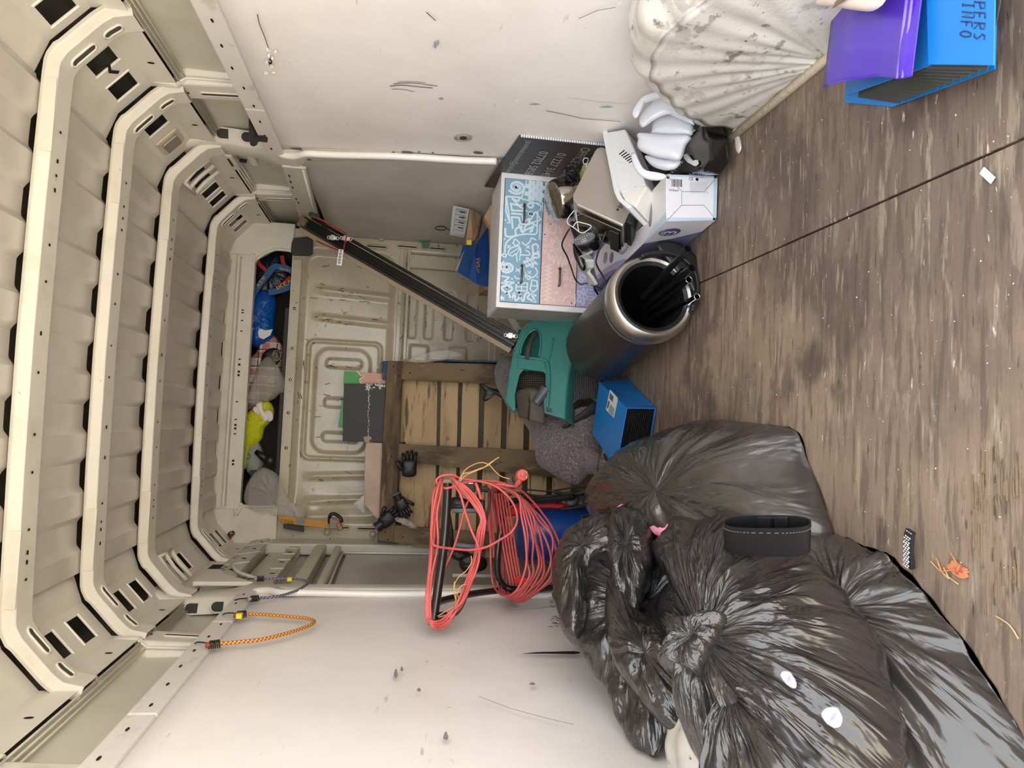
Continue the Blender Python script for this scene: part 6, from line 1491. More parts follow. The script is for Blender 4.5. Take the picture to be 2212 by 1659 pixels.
# red checked bag with bubble wrap
def plaid(name):
    m = mk(name, (206,190,180), .8); nt = m.node_tree; N = nt.nodes; L = nt.links; b = N['Principled BSDF']
    tc = N.new('ShaderNodeTexCoord'); sp_ = N.new('ShaderNodeSeparateXYZ'); L.new(tc.outputs['Object'], sp_.inputs[0])
    cur = None
    for ax_, per, ph, wd_, col in (('X',.10,.01,.42,(160,52,52)),('Z',.10,.02,.42,(160,52,52)),('X',.10,.055,.07,(40,30,40)),('Z',.10,.065,.07,(40,30,40)),('X',.05,.01,.10,(226,216,208))):
        a_ = N.new('ShaderNodeMath'); a_.operation = 'ADD'; a_.inputs[1].default_value = 5+ph; L.new(sp_.outputs[ax_], a_.inputs[0])
        d_ = N.new('ShaderNodeMath'); d_.operation = 'DIVIDE'; d_.inputs[1].default_value = per; L.new(a_.outputs[0], d_.inputs[0])
        f_ = N.new('ShaderNodeMath'); f_.operation = 'FRACT'; L.new(d_.outputs[0], f_.inputs[0])
        c_ = N.new('ShaderNodeMath'); c_.operation = 'LESS_THAN'; c_.inputs[1].default_value = wd_; L.new(f_.outputs[0], c_.inputs[0])
        k_ = N.new('ShaderNodeMath'); k_.operation = 'MULTIPLY'; k_.inputs[1].default_value = .62 if wd_ > .3 else .9; L.new(c_.outputs[0], k_.inputs[0])
        mx = N.new('ShaderNodeMix'); mx.data_type = 'RGBA'; L.new(k_.outputs[0], mx.inputs[0])
        if cur is None: mx.inputs[6].default_value = lin((206,190,180))
        else: L.new(cur, mx.inputs[6])
        mx.inputs[7].default_value = lin(col); cur = mx.outputs[2]
    L.new(cur, b.inputs['Base Color']); return m
ck = soft('checked_bag', [(566,732),(575,727),(592,728),(600,738),(610,752),(612,775),(606,800),(592,835),(580,860),(560,880),(532,884),(524,860),(524,830),(532,795),(540,775),(556,760)], (562,815), YS+.02, plaid('red_white_check'), .05, .04, 'red and white checked cloth bag stuffed with bubble wrap on the cab shelf', 'bag', bagdisp(.012,3,31,.8), na=140, nr=26)
soft('black_lining', [(572,760),(590,752),(604,758),(606,775),(594,790),(572,792),(564,780)], (586,772), YS-.045, M['black_plastic'], .012, .01, None, None, bagdisp(.004,3,5,.5), parent=ck, na=60, nr=10)
MB().tube([P(598+8*math.cos(q),768+11*math.sin(q),y=YS-.062) for q in [2*PI*k/24 for k in range(24)]], .003, 6, closed=True).build('ring_pull', mk('brass_ring',(150,130,90),.3,metal=.8), ck, smooth=True)
soft('bubble_wrap', [(546,830),(560,790),(580,772),(598,790),(612,812),(640,822),(640,848),(606,850),(590,862),(570,868),(545,876),(534,860)], (578,830), YS-.07, M['bubble'], .03, .02, 'sheet of clear bubble wrap bulging out of the checked bag', 'bubble wrap', bagdisp(.010,4,41,1.0), na=120)
# hi-vis jacket
hv = soft('high_visibility_jacket', [(552,880),(568,866),(582,868),(590,885),(588,905),(570,925),(566,945),(548,965),(536,975),(533,1005),(527,1008),(521,975),(518,935),(521,905),(535,893)], (553,918), YS-.03, mk('fluorescent_yellow',(206,208,22),.65,bump=[(12,I3,.8,.02)]), .05, .04, 'bunched fluorescent yellow work jacket with silver bands on the cab shelf', 'jacket', bagdisp(.013,4,51,1.0), na=160, nr=28)
for pts in ([(552,874),(566,868),(568,885),(580,900),(572,912),(560,890)],[(572,890),(586,888),(590,905),(580,910)],[(545,885),(552,878),(562,892),(556,896)]):
    pillow('reflective_band', mk('reflective_white',(232,222,220),.4), [P(u,v,y=YS-.085) for u,v in pts], P(sum(a for a,_ in pts)/len(pts),sum(b for _,b in pts)/len(pts),y=YS-.085), V(0,-1,0), .008, .02, bagdisp(.004,3,2,1), nr=8, na=40, parent=hv)
gyc = soft('grey_overalls', [(535,965),(555,955),(566,975),(568,1000),(560,1020),(548,1030),(536,1018),(531,990)], (550,990), YS-.02, mk('pale_grey_cloth',(160,160,154),.8,bump=[(14,I3,.8,.02)]), .04, .03, 'pale grey folded workwear with a turquoise patch beside the yellow jacket', 'clothes', bagdisp(.010,3,61,1.0))
MB().prism([P(u,v,y=YS-.07) for u,v in ((531,968),(540,972),(545,985),(536,998),(531,990))], V(0,.003,0)).build('turquoise_patch', mk('turquoise_cloth',(104,150,154),.8), gyc)
MB().tube([P(536+4*math.cos(q),986+5*math.sin(q),y=YS-.074) for q in [2*PI*k/16 for k in range(16)]], .002, 6, closed=True).build('round_emblem', mk('navy_print',(34,42,70),.7), gyc)
um = thing('flared_tube', 'short black tube with a flared end lying by the grey overalls', 'tube', P(570,990,y=YS-.05))
MB().tube([P(552,975,y=YS-.10),P(566,985,y=YS-.10),P(580,993,y=YS-.09)], [.014,.022,.030], 16).build('shaft', M['black_plastic'], um, smooth=True)
MB().lathe([(.0,0),(.030,0),(.031,-.02)], P(580,993,y=YS-.12), V(.2,-1,.1), 20).build('flared_end', M['black_plastic'], um, smooth=True)
tag(MB().obox(P(549,1024,y=YS-.06), V(1,0,.1), V(0,1,0), V(0,0,1), .022, .012, .018).build('black_pouch', M['black_plastic'], None, bevel=.003), 'small black pouch between the grey overalls and clear sheeting', 'pouch')
# box and panel on the shelf
tag(MB().box(-.52,.34,YB+.21,YB+.34,1.60,1.665).build('grey_parcel_tray', mk('charcoal_board',(62,60,60),.7), None, bevel=.004), 'long low charcoal tray along the front of the cab shelf', 'tray')
dgp = tag(MB().prism([P(u,v,y=YB-.045) for u,v in ((634,514),(668,511),(676,518),(675,548),(668,552),(632,551),(628,541),(630,524))], V(0,.02,0)).build('grey_flap', mk('charcoal_flap',(46,45,45),.6), None, bevel=.004), 'square charcoal plastic flap beside the right end of the cab opening', 'flap')
tag(MB().prism([P(u,v,y=4.16) for u,v in ((558,512),(566,498),(578,492),(592,500),(602,512)) ], V(0,.02,0)).build('cream_moulding', mk('cream_trim',(206,194,180),.4), None, bevel=.004), 'rounded cream plastic moulding over the right corner of the cab opening', 'trim piece')
# clear sheeting hanging out over the edge
soft('clear_sheeting', [(560,1016),(575,1012),(600,1030),(612,1060),(630,1085),(660,1100),(655,1118),(630,1120),(600,1112),(575,1105),(545,1100),(530,1075),(540,1040)], (585,1070), 4.04, M['film'], .03, .02, 'cloudy clear plastic sheeting spilling over the left end of the cab shelf', 'plastic sheet', bagdisp(.014,3,71,1.0), na=140)
# ---- ratchet strap
rt = thing('ratchet_strap', 'orange webbing strap with black ratchet buckle at the left end of the bulkhead', 'ratchet strap', P(680,1128,y=4.0))
org = mk('orange_webbing',(206,146,62),.7,bump=[(200,I3,.5,.001)])
MB().tube([P(604,1120,y=4.02),P(640,1126,y=4.01),P(680,1130,y=4.00),P(712,1133,y=3.99)], .01, flat=(.018,.002,V(1,0,-.1))).build('webbing', org, rt)
MB().prism([P(u,v,y=3.995) for u,v in ((640,1120),(659,1122),(657,1132),(638,1130))], V(0,.002,0)).build('blue_tag', mk('faded_blue_tag',(104,140,150),.6), rt)
c0 = P(606,1128,y=3.99); c1 = P(632,1131,y=3.99); text('C 7.5kN', .026, c0-V(0,.008,0), c1-c0, V(.2,0,0)+V(1,0,.0), M['black_ink'], rt, n=V(0,-1,0), width=.07, lift=.004)
MB().tube(spline([P(712,1130,y=3.97),P(713,1114,y=3.96),P(722,1110,y=3.96),P(735,1118,y=3.95),P(738,1128,y=3.95)],4), .01, 8).build('ratchet_handle', M['black_plastic'], rt, smooth=True)
MB().obox(P(724,1130,y=3.97), V(1,0,0), V(0,1,0), V(0,0,1), .03,.015,.03).obox(P(734,1137,y=3.96), V(.9,0,.4), V(0,1,0), V(-.4,0,.9), .022,.012,.014).build('ratchet_frame', mk('grimy_steel',(120,110,98),.4,metal=.7), rt, bevel=.003)
MB().tube([P(718,1120,y=3.95),P(730,1124,y=3.95),P(740,1140,y=3.95)], .004, 8).build('orange_cord', mk('orange_cord',(220,96,40),.5), rt, smooth=True)
tag(MB().prism([P(u,v,y=4.05) for u,v in ((611,1133),(655,1133),(656,1150),(612,1142))], V(0,.02,0)).build('dark_pad', M['dark_grey'], None, bevel=.003), 'dark rectangular pad below the orange webbing strap', 'pad')
# ================================================================ tubular handle, red extension cable, blue cylinder
def Z7(X, Y, y):
    p = P(920+X/4.366, 990+Y/4.366, y=y)
    return p if p.x > -.846 else P(920+X/4.366, 990+Y/4.366, x=-.846)
YH = 2.42
hnd = thing('tubular_handle', 'bent black tubular mower handle standing by the left wall, wound with red cable', 'handle frame', V(-.72,2.5,0))
btube = mk('black_painted_tube', (34,30,28), .25, coat=.4)
MB().tube(spline([Z7(206,215,YH+.06),Z7(198,420,YH+.05),Z7(170,800,YH),Z7(110,1250,YH-.06),Z7(66,1550,YH-.10)],6), .0155, 14).build('grip_tube', btube, hnd, smooth=True)
MB().tube([Z7(66,1545,YH-.10),Z7(62,1570,YH-.10)], [.0158,.0150], 14).build('end_cap', mk('grey_cap',(66,62,60),.6), hnd, smooth=True)
MB().tube([Z7(206,236,YH+.06),Z7(207,205,YH+.062)], [.0170,.0165], 14).build('cream_collar', mk('cream_collar',(176,156,130),.6), hnd, smooth=True)
MB().tube(spline([Z7(60,1400,YH-.06),Z7(150,1345,YH+.02),Z7(420,1282,YH+.16),Z7(700,1245,YH+.26),Z7(900,1240,YH+.32),Z7(1240,1220,YH+.34)],6), .0125, 12).build('side_tube', btube, hnd, smooth=True)
MB().tube(spline([Z7(1397,360,2.86),Z7(1100,395,2.84),Z7(850,400,2.80),Z7(775,430,2.76),Z7(738,480,2.74),Z7(710,640,2.72),Z7(680,860,2.70),Z7(672,1040,2.70),Z7(690,1140,2.70),Z7(745,1215,2.70),Z7(850,1240,2.70),Z7(1050,1235,2.74)],6), .0135, 12).build('cross_tube', btube, hnd, smooth=True)
for (a,b) in (((570,1),(1,1)),): pass
# switch box
MB().hexa([Z7(x,y,YH+.10) for x,y in ((338,218),(465,215),(470,322),(350,318))],[Z7(x,y,YH+.05) for x,y in ((338,218),(465,215),(470,322),(350,318))]).build('switch_box', M['black_plastic'], hnd, bevel=.004)
MB().hexa([Z7(x,y,YH+.06) for x,y in ((305,205),(350,195),(362,222),(318,232))],[Z7(x,y,YH+.04) for x,y in ((305,205),(350,195),(362,222),(318,232))]).build('blue_switch', mk('blue_connector',(104,124,164),.4), hnd, bevel=.002)
mb = MB()
for x in (385,400,430): mb.box(*(lambda p:(p.x-.0015,p.x+.0015,p.y-.003,p.y,p.z-.006,p.z+.006))(Z7(x,235,YH+.045)))
mb.build('terminal_screws', M['steel'], hnd)
MB().tube([Z7(528,395,YH+.02),Z7(530,470,YH+.02),Z7(541,562,YH+.02)], [.0115,.0100,.0050], 14).build('cable_sleeve', M['black_plastic'], hnd, smooth=True)
MB().tube(spline([Z7(510,290,YH+.05),Z7(540,270,YH+.05),Z7(585,285,YH+.05),Z7(600,360,YH+.05),Z7(590,480,YH+.04),Z7(545,680,YH+.03),Z7(470,900,YH+.0),Z7(420,1150,YH-.03),Z7(370,1340,YH-.05),Z7(300,1460,YH-.06),Z7(210,1500,YH-.07)],6), .0042, 8).build('black_lead', M['black_plastic'], hnd, smooth=True)
pillow('tape_wrap', mk('black_tape',(24,23,24),.35), [Z7(x,y,YH-.085) for x,y in ((115,1460),(170,1450),(225,1470),(235,1500),(190,1525),(120,1522))], Z7(170,1488,YH-.085), V(0,-1,0), .014, .012, bagdisp(.003,3,3,1), nr=8, na=40, parent=hnd)
# red cable
cred = mk('red_cable_sheath', (210,92,90), .42, layers=[((190,70,70),9,I3,.45,.65,4,.7)])
cab = thing('red_extension_cable', 'long salmon red extension cable coiled around the black tubular handle', 'cable', Z7(600,900,2.5))
CR = .0041
def cable(pts, name='cable_loop', r=CR, n=6, closed=False, mat=None):
    MB().tube(spline(pts, n, closed), r, 8, closed=closed).build(name, mat or cred, cab, smooth=True)
F = YH-.06
cable([Z7(120,258,F+.05),Z7(100,228,F+.04),Z7(110,190,F+.04),Z7(170,160,F+.04),Z7(260,158,F+.04),Z7(330,190,F+.05),Z7(480,212,F+.06),Z7(640,255,F+.06),Z7(760,345,F+.05),Z7(835,450,F+.04),Z7(862,560,F+.02),Z7(845,640,F+.0),Z7(790,710,F-.01),Z7(700,768,F-.02),Z7(570,838,F-.03),Z7(420,864,F-.04),Z7(250,852,F-.05),Z7(110,832,F-.06),Z7(62,795,F-.05),Z7(50,700,F-.03),Z7(58,500,F+.0),Z7(75,330,F+.02),Z7(120,250,F+.05)])
cable([Z7(140,262,F+.05),Z7(180,282,F+.02),Z7(245,272,F+.02),Z7(400,222,F+.05),Z7(600,214,F+.08),Z7(750,240,F+.10),Z7(880,290,F+.14),Z7(1000,400,F+.18),Z7(1100,520,F+.20),Z7(1190,650,F+.22),Z7(1255,800,F+.22),Z7(1276,930,F+.22),Z7(1262,960,F+.22)])
rr_ = random.Random(21)
for k in range(4):
    j = lambda a: rr_.uniform(-a,a)
    o1, o2 = (0, 26, 52, 14)[k], (0, 30, -22, 55)[k]
    cable([Z7(150+j(16),190+j(12),F+.05),Z7(95+o1+j(8),300,F+.03-.01*k),Z7(58+o1+j(8),520,F+.02-.01*k),Z7(52+o1+j(10),800,F-.01*k),Z7(22+o1*.8+j(10),1080,F-.05),Z7(4+o1*.7,1300,F-.08),Z7(8+o1*.7,1490,F-.10),Z7(60+j(6),1585-k*16,F-.12),Z7(140+j(10),1604-k*26,F-.10),Z7(235+j(12),1530-k*26,F-.08),Z7(325+o2*.6,1330,F-.06-.01*k),Z7(415+o2*.7,1100,F-.03),Z7(478+o2*.6,900,F+.01*k),Z7(505+o2*.8,700,F+.01),Z7(530+o2*.5,560,F+.02),Z7(440+o2,400,F+.03),Z7(330+o2*.9,270,F+.03),Z7(250+j(16),190+j(14),F+.05)], 'cable_loop')
cable([Z7(250,235,F+.04),Z7(320,330,F+.0),Z7(370,500,F-.01),Z7(430,680,F-.02),Z7(492,830,F-.03),Z7(500,960,F-.03),Z7(440,1150,F-.04),Z7(340,1380,F-.06),Z7(220,1500,F-.08)])
cable([Z7(430,340,F+.10),Z7(370,470,F+.09),Z7(330,620,F+.08),Z7(260,850,F+.07),Z7(170,1050,F+.06),Z7(100,1250,F+.02)])
cable([Z7(470,235,F+.06),Z7(495,300,F+.05),Z7(520,385,F+.05)], r=.0058)
cable([Z7(541,560,F+.05),Z7(540,640,F+.04),Z7(500,800,F+.02)])
for k in range(9):
    j = lambda a: rr_.uniform(-a,a)
    b = .04*k/9; yb = 2.60+.02*k
    w = k/8
    R_ = [Z7(640+w*60+j(16),255+j(16),yb-.10),Z7(760+w*70,290+w*40+j(12),yb-.12),Z7(870+w*90+j(10),370+w*60+j(10),yb-.16),Z7(900+w*190+j(22),540+w*40,yb-.18),Z7(920+w*280+j(26),760+j(20),yb-.20),Z7(930+w*310+j(22),960+j(14),yb-.20),Z7(925+w*270+j(22),1110+j(20),yb-.20),Z7(870+w*190+j(16),1230+w*30+j(14),yb-.19),Z7(790+w*130+j(10),1290+w*55+j(8),yb-.17),Z7(720+w*110,1290+w*30,yb-.10)]
    L_ = [Z7(650+w*180+j(12),1200,yb+.06),Z7(622+w*230+j(12),1000,yb+.08),Z7(602+w*190+j(14),760,yb+.08),Z7(578+w*150+j(10),500,yb+.06),Z7(585+w*110+j(8),350,yb)]
    cable(R_+L_, closed=True)
for k in range(5):
    cable([Z7(660+k*26,330,2.66),Z7(690+k*28,560,2.70),Z7(740+k*28,900,2.70),Z7(800+k*26,1200,2.68)])
# plug, three pins
plg = MB(); pc_ = Z7(905,160,YH-.05); pax = V(.55,-.75,.25).normalized()
px_ = (Z7(985,130,YH-.10)-pc_).normalized()
MB().lathe([(0,-.012),(.019,-.012),(.0205,-.006),(.0205,.006),(.019,.012),(0,.012)], pc_, px_*.7+V(0,-.7,0), 28).build('plug', cred, cab, smooth=True, angle=.6)
MB().tube(spline([Z7(890,205,YH-.05),Z7(868,235,YH-.04),Z7(845,262,YH-.03),Z7(800,262,YH-.02),Z7(700,245,YH+.0),Z7(620,258,YH+.03)],5), [.010]*6+[.0085]*4+[.006]*2+[.0041]*14, 10).build('plug_lead', cred, cab, smooth=True)
dpl = (px_*.7+V(0,-.7,0)).normalized(); fp = frame(dpl)
for (a,b,s_) in ((.0,.010,1.3),(-.009,-.006,1),(.009,-.006,1)):
    c = pc_+dpl*.022+fp[0]*a+fp[1]*b; MB().obox(c, fp[0], fp[1], dpl, .0034,.0018,.010*s_).build('pin', mk('brass_pin',(214,190,150),.25,metal=.9), cab, bevel=.0008)
# twine frayed over the top
tw = mk('straw_twine', (208,168,104), .8)
T1_ = [[(310,210),(350,150),(420,130),(500,100),(580,70),(650,15),(690,-10)],[(330,190),(370,110),(450,60),(530,40),(600,65),(650,120),(710,170),(790,195)],[(320,215),(380,160),(470,120),(540,90),(610,40),(640,20)]]
tt = thing('frayed_twine', 'frayed yellow twine sticking up over the top of the coiled red cable', 'twine', Z7(330,200,F))
for L_ in T1_: MB().tube(spline([Z7(x,y,F-.02) for x,y in L_],6), .0016, 5).build('twine_strand', tw, tt, smooth=True)
t2 = thing('frayed_twine', 'frayed yellow twine dangling low at the black taped end of the handle', 'twine', Z7(270,1380,F))
for L_ in ([(120,1500),(200,1470),(270,1400),(285,1300),(270,1200),(310,1120),(380,1060),(430,980),(425,920)],[(110,1490),(190,1440),(300,1370),(300,1260),(340,1200),(380,1190)],[(285,1350),(262,1240),(270,1160)]): MB().tube(spline([Z7(x,y,F-.07) for x,y in L_],6), .0016, 5).build('twine_strand', tw, t2, smooth=True)
# small loop of thin black flex above the plug
tag(MB().tube([Z7(830+78*math.cos(q),195+88*math.sin(q),2.62) for q in [2*PI*k/28 for k in range(28)]], .0026, 6, closed=True).build('flex_loop', M['black_plastic'], None, smooth=True), 'ring of thin black flex behind the red plug', 'flex')
# black flex running along to the right
bf = thing('black_flex', 'black flexes running from the handle past the foot of the blanket', 'flex', Z7(1100,320,2.95))
for L_ in ([(500,300),(620,310),(760,340),(900,330),(1100,360),(1397,320)],[(880,290),(1000,300),(1150,310),(1300,290),(1397,275),(1600,265)],[(900,350),(1100,375),(1397,350),(1700,330)]):
    MB().tube(spline([Z7(x,y,2.95) for x,y in L_],5), .006 if L_[0][0] == 500 else .0035, 8).build('flex', M['black_plastic'], bf, smooth=True)
# blue steel cylinder
cyl = thing('blue_cylinder', 'dark blue painted cylinder with rounded shoulder standing behind the coiled cable', 'cylinder', V(-.62,2.95,0))
bcm = mk('navy_blue_paint', (24,68,142), .3, layers=[((18,54,120),4,I3,.4,.7,4,.7),((150,180,216),40,(1,1,.4),.73,.76,8,.8)], coat=.3)
cc_ = P(1190,1155,y=2.98); cc_.z = 0
MB().lathe([(0,0),(.118,0),(.124,.01),(.124,.36),(.118,.39),(.098,.415),(.06,.43),(0,.434)], cc_, V(0,0,1), 56).build('cylinder_body', bcm, cyl, smooth=True, angle=.9)
MB().lathe([(.0,.434),(.016,.434),(.016,.455),(.0,.455)], cc_, V(0,0,1), 16).build('valve', mk('pale_valve',(222,200,192),.4), cyl, smooth=True, angle=.5)
MB().hexa([P(x,y,y=2.84) for x,y in ((1255,1112),(1292,1108),(1292,1138),(1256,1136))],[P(x,y,y=2.80) for x,y in ((1255,1112),(1292,1108),(1292,1138),(1256,1136))]).build('black_bracket', M['black_plastic'], cyl, bevel=.003)
rb = pillow('red_bag', mk('red_nylon',(186,34,44),.55,bump=[(12,I3,.7,.01)]), [Z7(x,y,2.90) for x,y in ((750,545),(790,480),(860,430),(940,440),(1010,410),(1080,415),(1120,395),(1150,430),(1210,395),(1290,420),(1325,465),(1200,455),(1060,460),(970,500),(930,525),(880,530),(800,545))], Z7(1000,450,2.90), V(0,-1,0), .03, .03, bagdisp(.008,3,9,1), nr=12, na=90)
tag(rb, 'crumpled red nylon bag tucked above the blue cylinder', 'bag')
rs_ = MB().prism([Z7(x,y,2.62) for x,y in ((835,1160),(850,1125),(880,1105),(900,1140),(960,1130),(982,1175),(940,1185),(900,1200),(860,1175))], V(0,.01,0))
tag(rs_.build('red_clip', mk('signal_red',(214,40,44),.4), None, bevel=.002), 'bright red plastic clip among the lower cable loops', 'clip')
for k, (pts, r, nm, lab) in enumerate((([(250,495),(400,492),(560,500)], .010, 'grey_tube', 'upper grey-blue tube crossing behind the black handle'), ([(285,815),(400,830),(560,835)], .010, 'grey_tube', 'middle grey-blue tube crossing behind the black handle'), ([(250,1105),(450,1108),(740,1115)], .008, 'grey_tube', 'pale lowest tube crossing behind the black handle'))):
    tag(MB().tube([Z7(x,y,3.05) for x,y in pts], r, 12).build(nm, mk('blue_grey_tube',(118,124,132) if k < 2 else (176,174,168),.4), None, smooth=True), lab, 'tube', 'tubes behind the handle')
# dark folded machine parts behind the handle
dmp = thing('dark_machinery', 'jumble of black plastic machine parts between the pallet and the coiled cable', 'machine parts', P(1090,1130,y=3.2)-V(0,0,.2))
for pts in ([(240,380),(330,370),(440,420),(480,480),(400,500),(240,480)],[(210,520),(240,560),(262,800),(230,830),(205,700)],[(320,930),(420,900),(560,950),(560,1040),(420,1080),(330,1040)],[(230,880),(300,860),(420,900),(320,960),(240,930)]):
    pillow('machine_part', M['black_plastic'], [Z7(x,y,3.12) for x,y in pts], Z7(sum(a for a,_ in pts)/len(pts),sum(b for _,b in pts)/len(pts),3.12), V(0,-1,0), .03, .03, bagdisp(.004,3,5,.6), nr=8, na=50, parent=dmp)
sf = thing('wheeled_undercarriage', 'black oily undercarriage parts between the blanket and the furthest bin bag', 'machine parts', P(1260,1065,y=2.95))
for (u,v,r) in ((1235,1078,.03),(1262,1085,.026),(1285,1080,.024)):
    c = P(u,v,y=2.9); MB().lathe([(0,-.015),(r*.4,-.018),(r,-.012),(r,.012),(r*.4,.018),(0,.015)], c, V(.3,-1,.2), 24).build('wheel', M['black_plastic'], sf, smooth=True, angle=.6)
for pts in ([(1190,1060),(1240,1068),(1330,1050)],[(1200,1085),(1260,1062),(1330,1040)],[(1210,1100),(1250,1095),(1300,1075)]):
    MB().tube(spline([P(u,v,y=2.86) for u,v in pts],5), .007, 8).build('strut', M['black_plastic'], sf, smooth=True)
soft('dark_film', [(1300,965),(1325,950),(1340,990),(1350,1020),(1330,1040),(1300,1050),(1290,1020)], (1318,1005), 2.75, mk('dark_polythene',(70,64,62),.2,alpha=.8,bump=[(20,I3,.8,.01)]), .02, .02, 'dark translucent plastic film between the felt blanket and the blue file', 'plastic film', bagdisp(.010,3,3,1))
# ================================================================ bungee cords
def woven(name, c1, c2, per=.011):
    m = mk(name, c1, .6); nt = m.node_tree; N = nt.nodes; L = nt.links; b = N['Principled BSDF']
    at = N.new('ShaderNodeAttribute'); at.attribute_name = 'run'
    w = N.new('ShaderNodeMath'); w.operation = 'FRACT'; L.new(at.outputs['Fac'], w.inputs[0])
    g = N.new('ShaderNodeMath'); g.operation = 'LESS_THAN'; g.inputs[1].default_value = .5; L.new(w.outputs[0], g.inputs[0])
    mx = N.new('ShaderNodeMix'); mx.data_type = 'RGBA'; mx.inputs[6].default_value = lin(c1); mx.inputs[7].default_value = lin(c2); L.new(g.outputs[0], mx.inputs[0]); L.new(mx.outputs[2], b.inputs['Base Color']); return m
def bungee(label, pts, r, c1, c2, hookcol, coil_at, hooks, tagpos=None, per=.012):
    cord = spline([Vector(p) for p in pts], 14)
    t = thing('bungee_cord', label, 'bungee cord', pts[0], 'bungee cords hooked on the left rail')
    seg = 12; o = MB().tube(cord, r, seg).build('elastic_cord', woven('cord_weave', c1, c2), t, smooth=True)
    at = o.data.attributes.new('run', 'FLOAT', 'POINT'); d = 0; vals = []
    for i, p in enumerate(cord):
        if i: d += (p-cord[i-1]).length
        for k in range(seg): vals.append(d/per + (.5 if k % 4 < 2 else 0))
    at.data.foreach_set('value', vals)
    for end, hk in zip((cord[:12], cord[-12:][::-1]), hooks):
        c, dr = end[0], (end[6]-end[0]).normalized(); a, b, _ = frame(dr)
        MB().tube([c+dr*(.028*k/50)+(a*math.cos(k*.62)+b*math.sin(k*.62))*(r*1.75+.001) for k in range(51)], .0022, 6).build('coil', M['black_plastic'], t, smooth=True)
        MB().tube([c-dr*.010,c+dr*.004], [r*1.5,r*1.3], 10).build('cord_stub', mk('stub',c2,.6), t, smooth=True)
        MB().tube(spline([c+dr*.02]+[Vector(h) for h in hk],6), .0023, 8).build('wire_hook', mk('hook_wire',hookcol,.35,metal=.3), t, smooth=True)
    if tagpos is not None:
        MB().obox(Vector(tagpos), V(0,1,0), V(0,0,1), V(1,0,0), .010,.009,r*1.4).build('yellow_tag', mk('yellow_label',(236,214,38),.5), t, bevel=.001)
    return t
XL = -.845
L = lambda u, v, x=XL: P(u, v, x=x)
bungee('long yellow and red bungee cord with both hooks over the left rail', [L(452,1393),L(500,1388),L(560,1382),L(620,1368),L(665,1353),L(679,1343),L(668,1337),L(640,1333),L(590,1329),L(545,1326),L(512,1328)], .0056, (216,172,66), (156,58,44), (36,44,58), None,
       ([L(440,1388,-.85),L(424,1388,-.855),L(414,1398,-.885)],[L(500,1324,-.85),L(484,1326,-.855),L(474,1334,-.89)]), L(517,1330,-.838))
bungee('dark blue and white flecked bungee cord with hooks over the left rail', [L(541,1294),L(560,1292),L(600,1288),L(640,1276),L(660,1264),L(666,1258),L(655,1253),L(630,1250),L(590,1250),L(555,1250)], .0050, (40,40,92), (150,148,162), (30,30,34), None,
       ([L(524,1293,-.85),L(508,1296,-.86),L(500,1302,-.885)],[L(545,1250,-.86),L(535,1252,-.87),L(528,1256,-.89)]), L(626,1251,-.838), .014)
sb = thing('elastic_hook', 'small red and black elastic hook hanging on the front rail above the sliding door', 'hook', P(500,1150,x=-.86))
MB().tube(spline([P(495,1135,x=-.86),P(499,1142,x=-.855),P(498,1150,x=-.86),P(500,1158,x=-.86),P(497,1163,x=-.865)],5), .006, 8).build('red_elastic', mk('dull_red_elastic',(148,52,40),.6), sb, smooth=True)
MB().tube([P(497,1155,x=-.85)+V(.012*math.cos(q),.004*q,.012*math.sin(q)) for q in [k*.5 for k in range(26)]], .003, 6).build('coil', M['black_plastic'], sb, smooth=True)
MB().tube(spline([P(500,1143,x=-.84),P(510,1142,x=-.84),P(518,1136,x=-.85),P(516,1142,x=-.84)],4), .003, 6).build('yellow_end', mk('yellow_end',(196,170,50),.5), sb, smooth=True)
# ---- black rubber hook in the right pillar
hk = thing('rubber_catch', 'black rubber catch poking out of the oval hole in the right door pillar', 'catch', P(555,300,x=.86))
MB().prism([P(u,v,x=.862) for u,v in ((537,262),(542,270),(554,290),(560,300),(556,314),(548,318),(540,315),(537,290))], V(.02,0,0)).build('catch_blade', M['black_plastic'], hk, bevel=.005)
MB().prism([P(u,v,x=.852) for u,v in ((550,298),(572,298),(578,303),(578,309),(562,307),(550,310))], V(.02,0,0)).build('catch_toe', M['black_plastic'], hk, bevel=.004)
# ================================================================ marks on the linings
def mark(parent, pts, w, x, mat, name): 
    s_ = -1 if x > 0 else 1
    MB().stroke([P(u,v,x=x) for u,v in pts], w, V(s_,0,0), .0008).build(name, mat, parent)
scm = mk('grey_scuff',(140,134,130),.6); dkm = mk('dark_scuff',(84,78,74),.7); tlm = mk('teal_paint_mark',(142,162,170),.6)
xw = .8665
for k, pts in enumerate(([(842,186),(870,184),(900,187),(935,190)],[(850,181),(880,179),(910,181),(945,186)],[(846,192),(870,193),(895,198)],[(858,177),(885,176),(920,178)])): mark(WR, spl2(pts), .004-.0006*k, xw-.004, dkm, 'scrape')
mark(WR, [(921,26),(941,44)], .003, xw-.004, dkm, 'scratch'); mark(WR, [(1250,40),(1290,22),(1330,15)], .002, xw-.004, dkm, 'scratch')
for (u,v,a,b) in ((940,97,3,8),(946,92,2,6),(953,213,5,2),(1155,225,10,1.6),(1310,231,13,1.6)):
    MB().prism([P(u+a*math.cos(t)*(1+.3*math.sin(3*t)),v+b*math.sin(t)*(1+.25*math.cos(5*t)),x=xw-.005) for t in [2*PI*k/14 for k in range(14)]], V(-.0006,0,0)).build('teal_mark', tlm, WR)
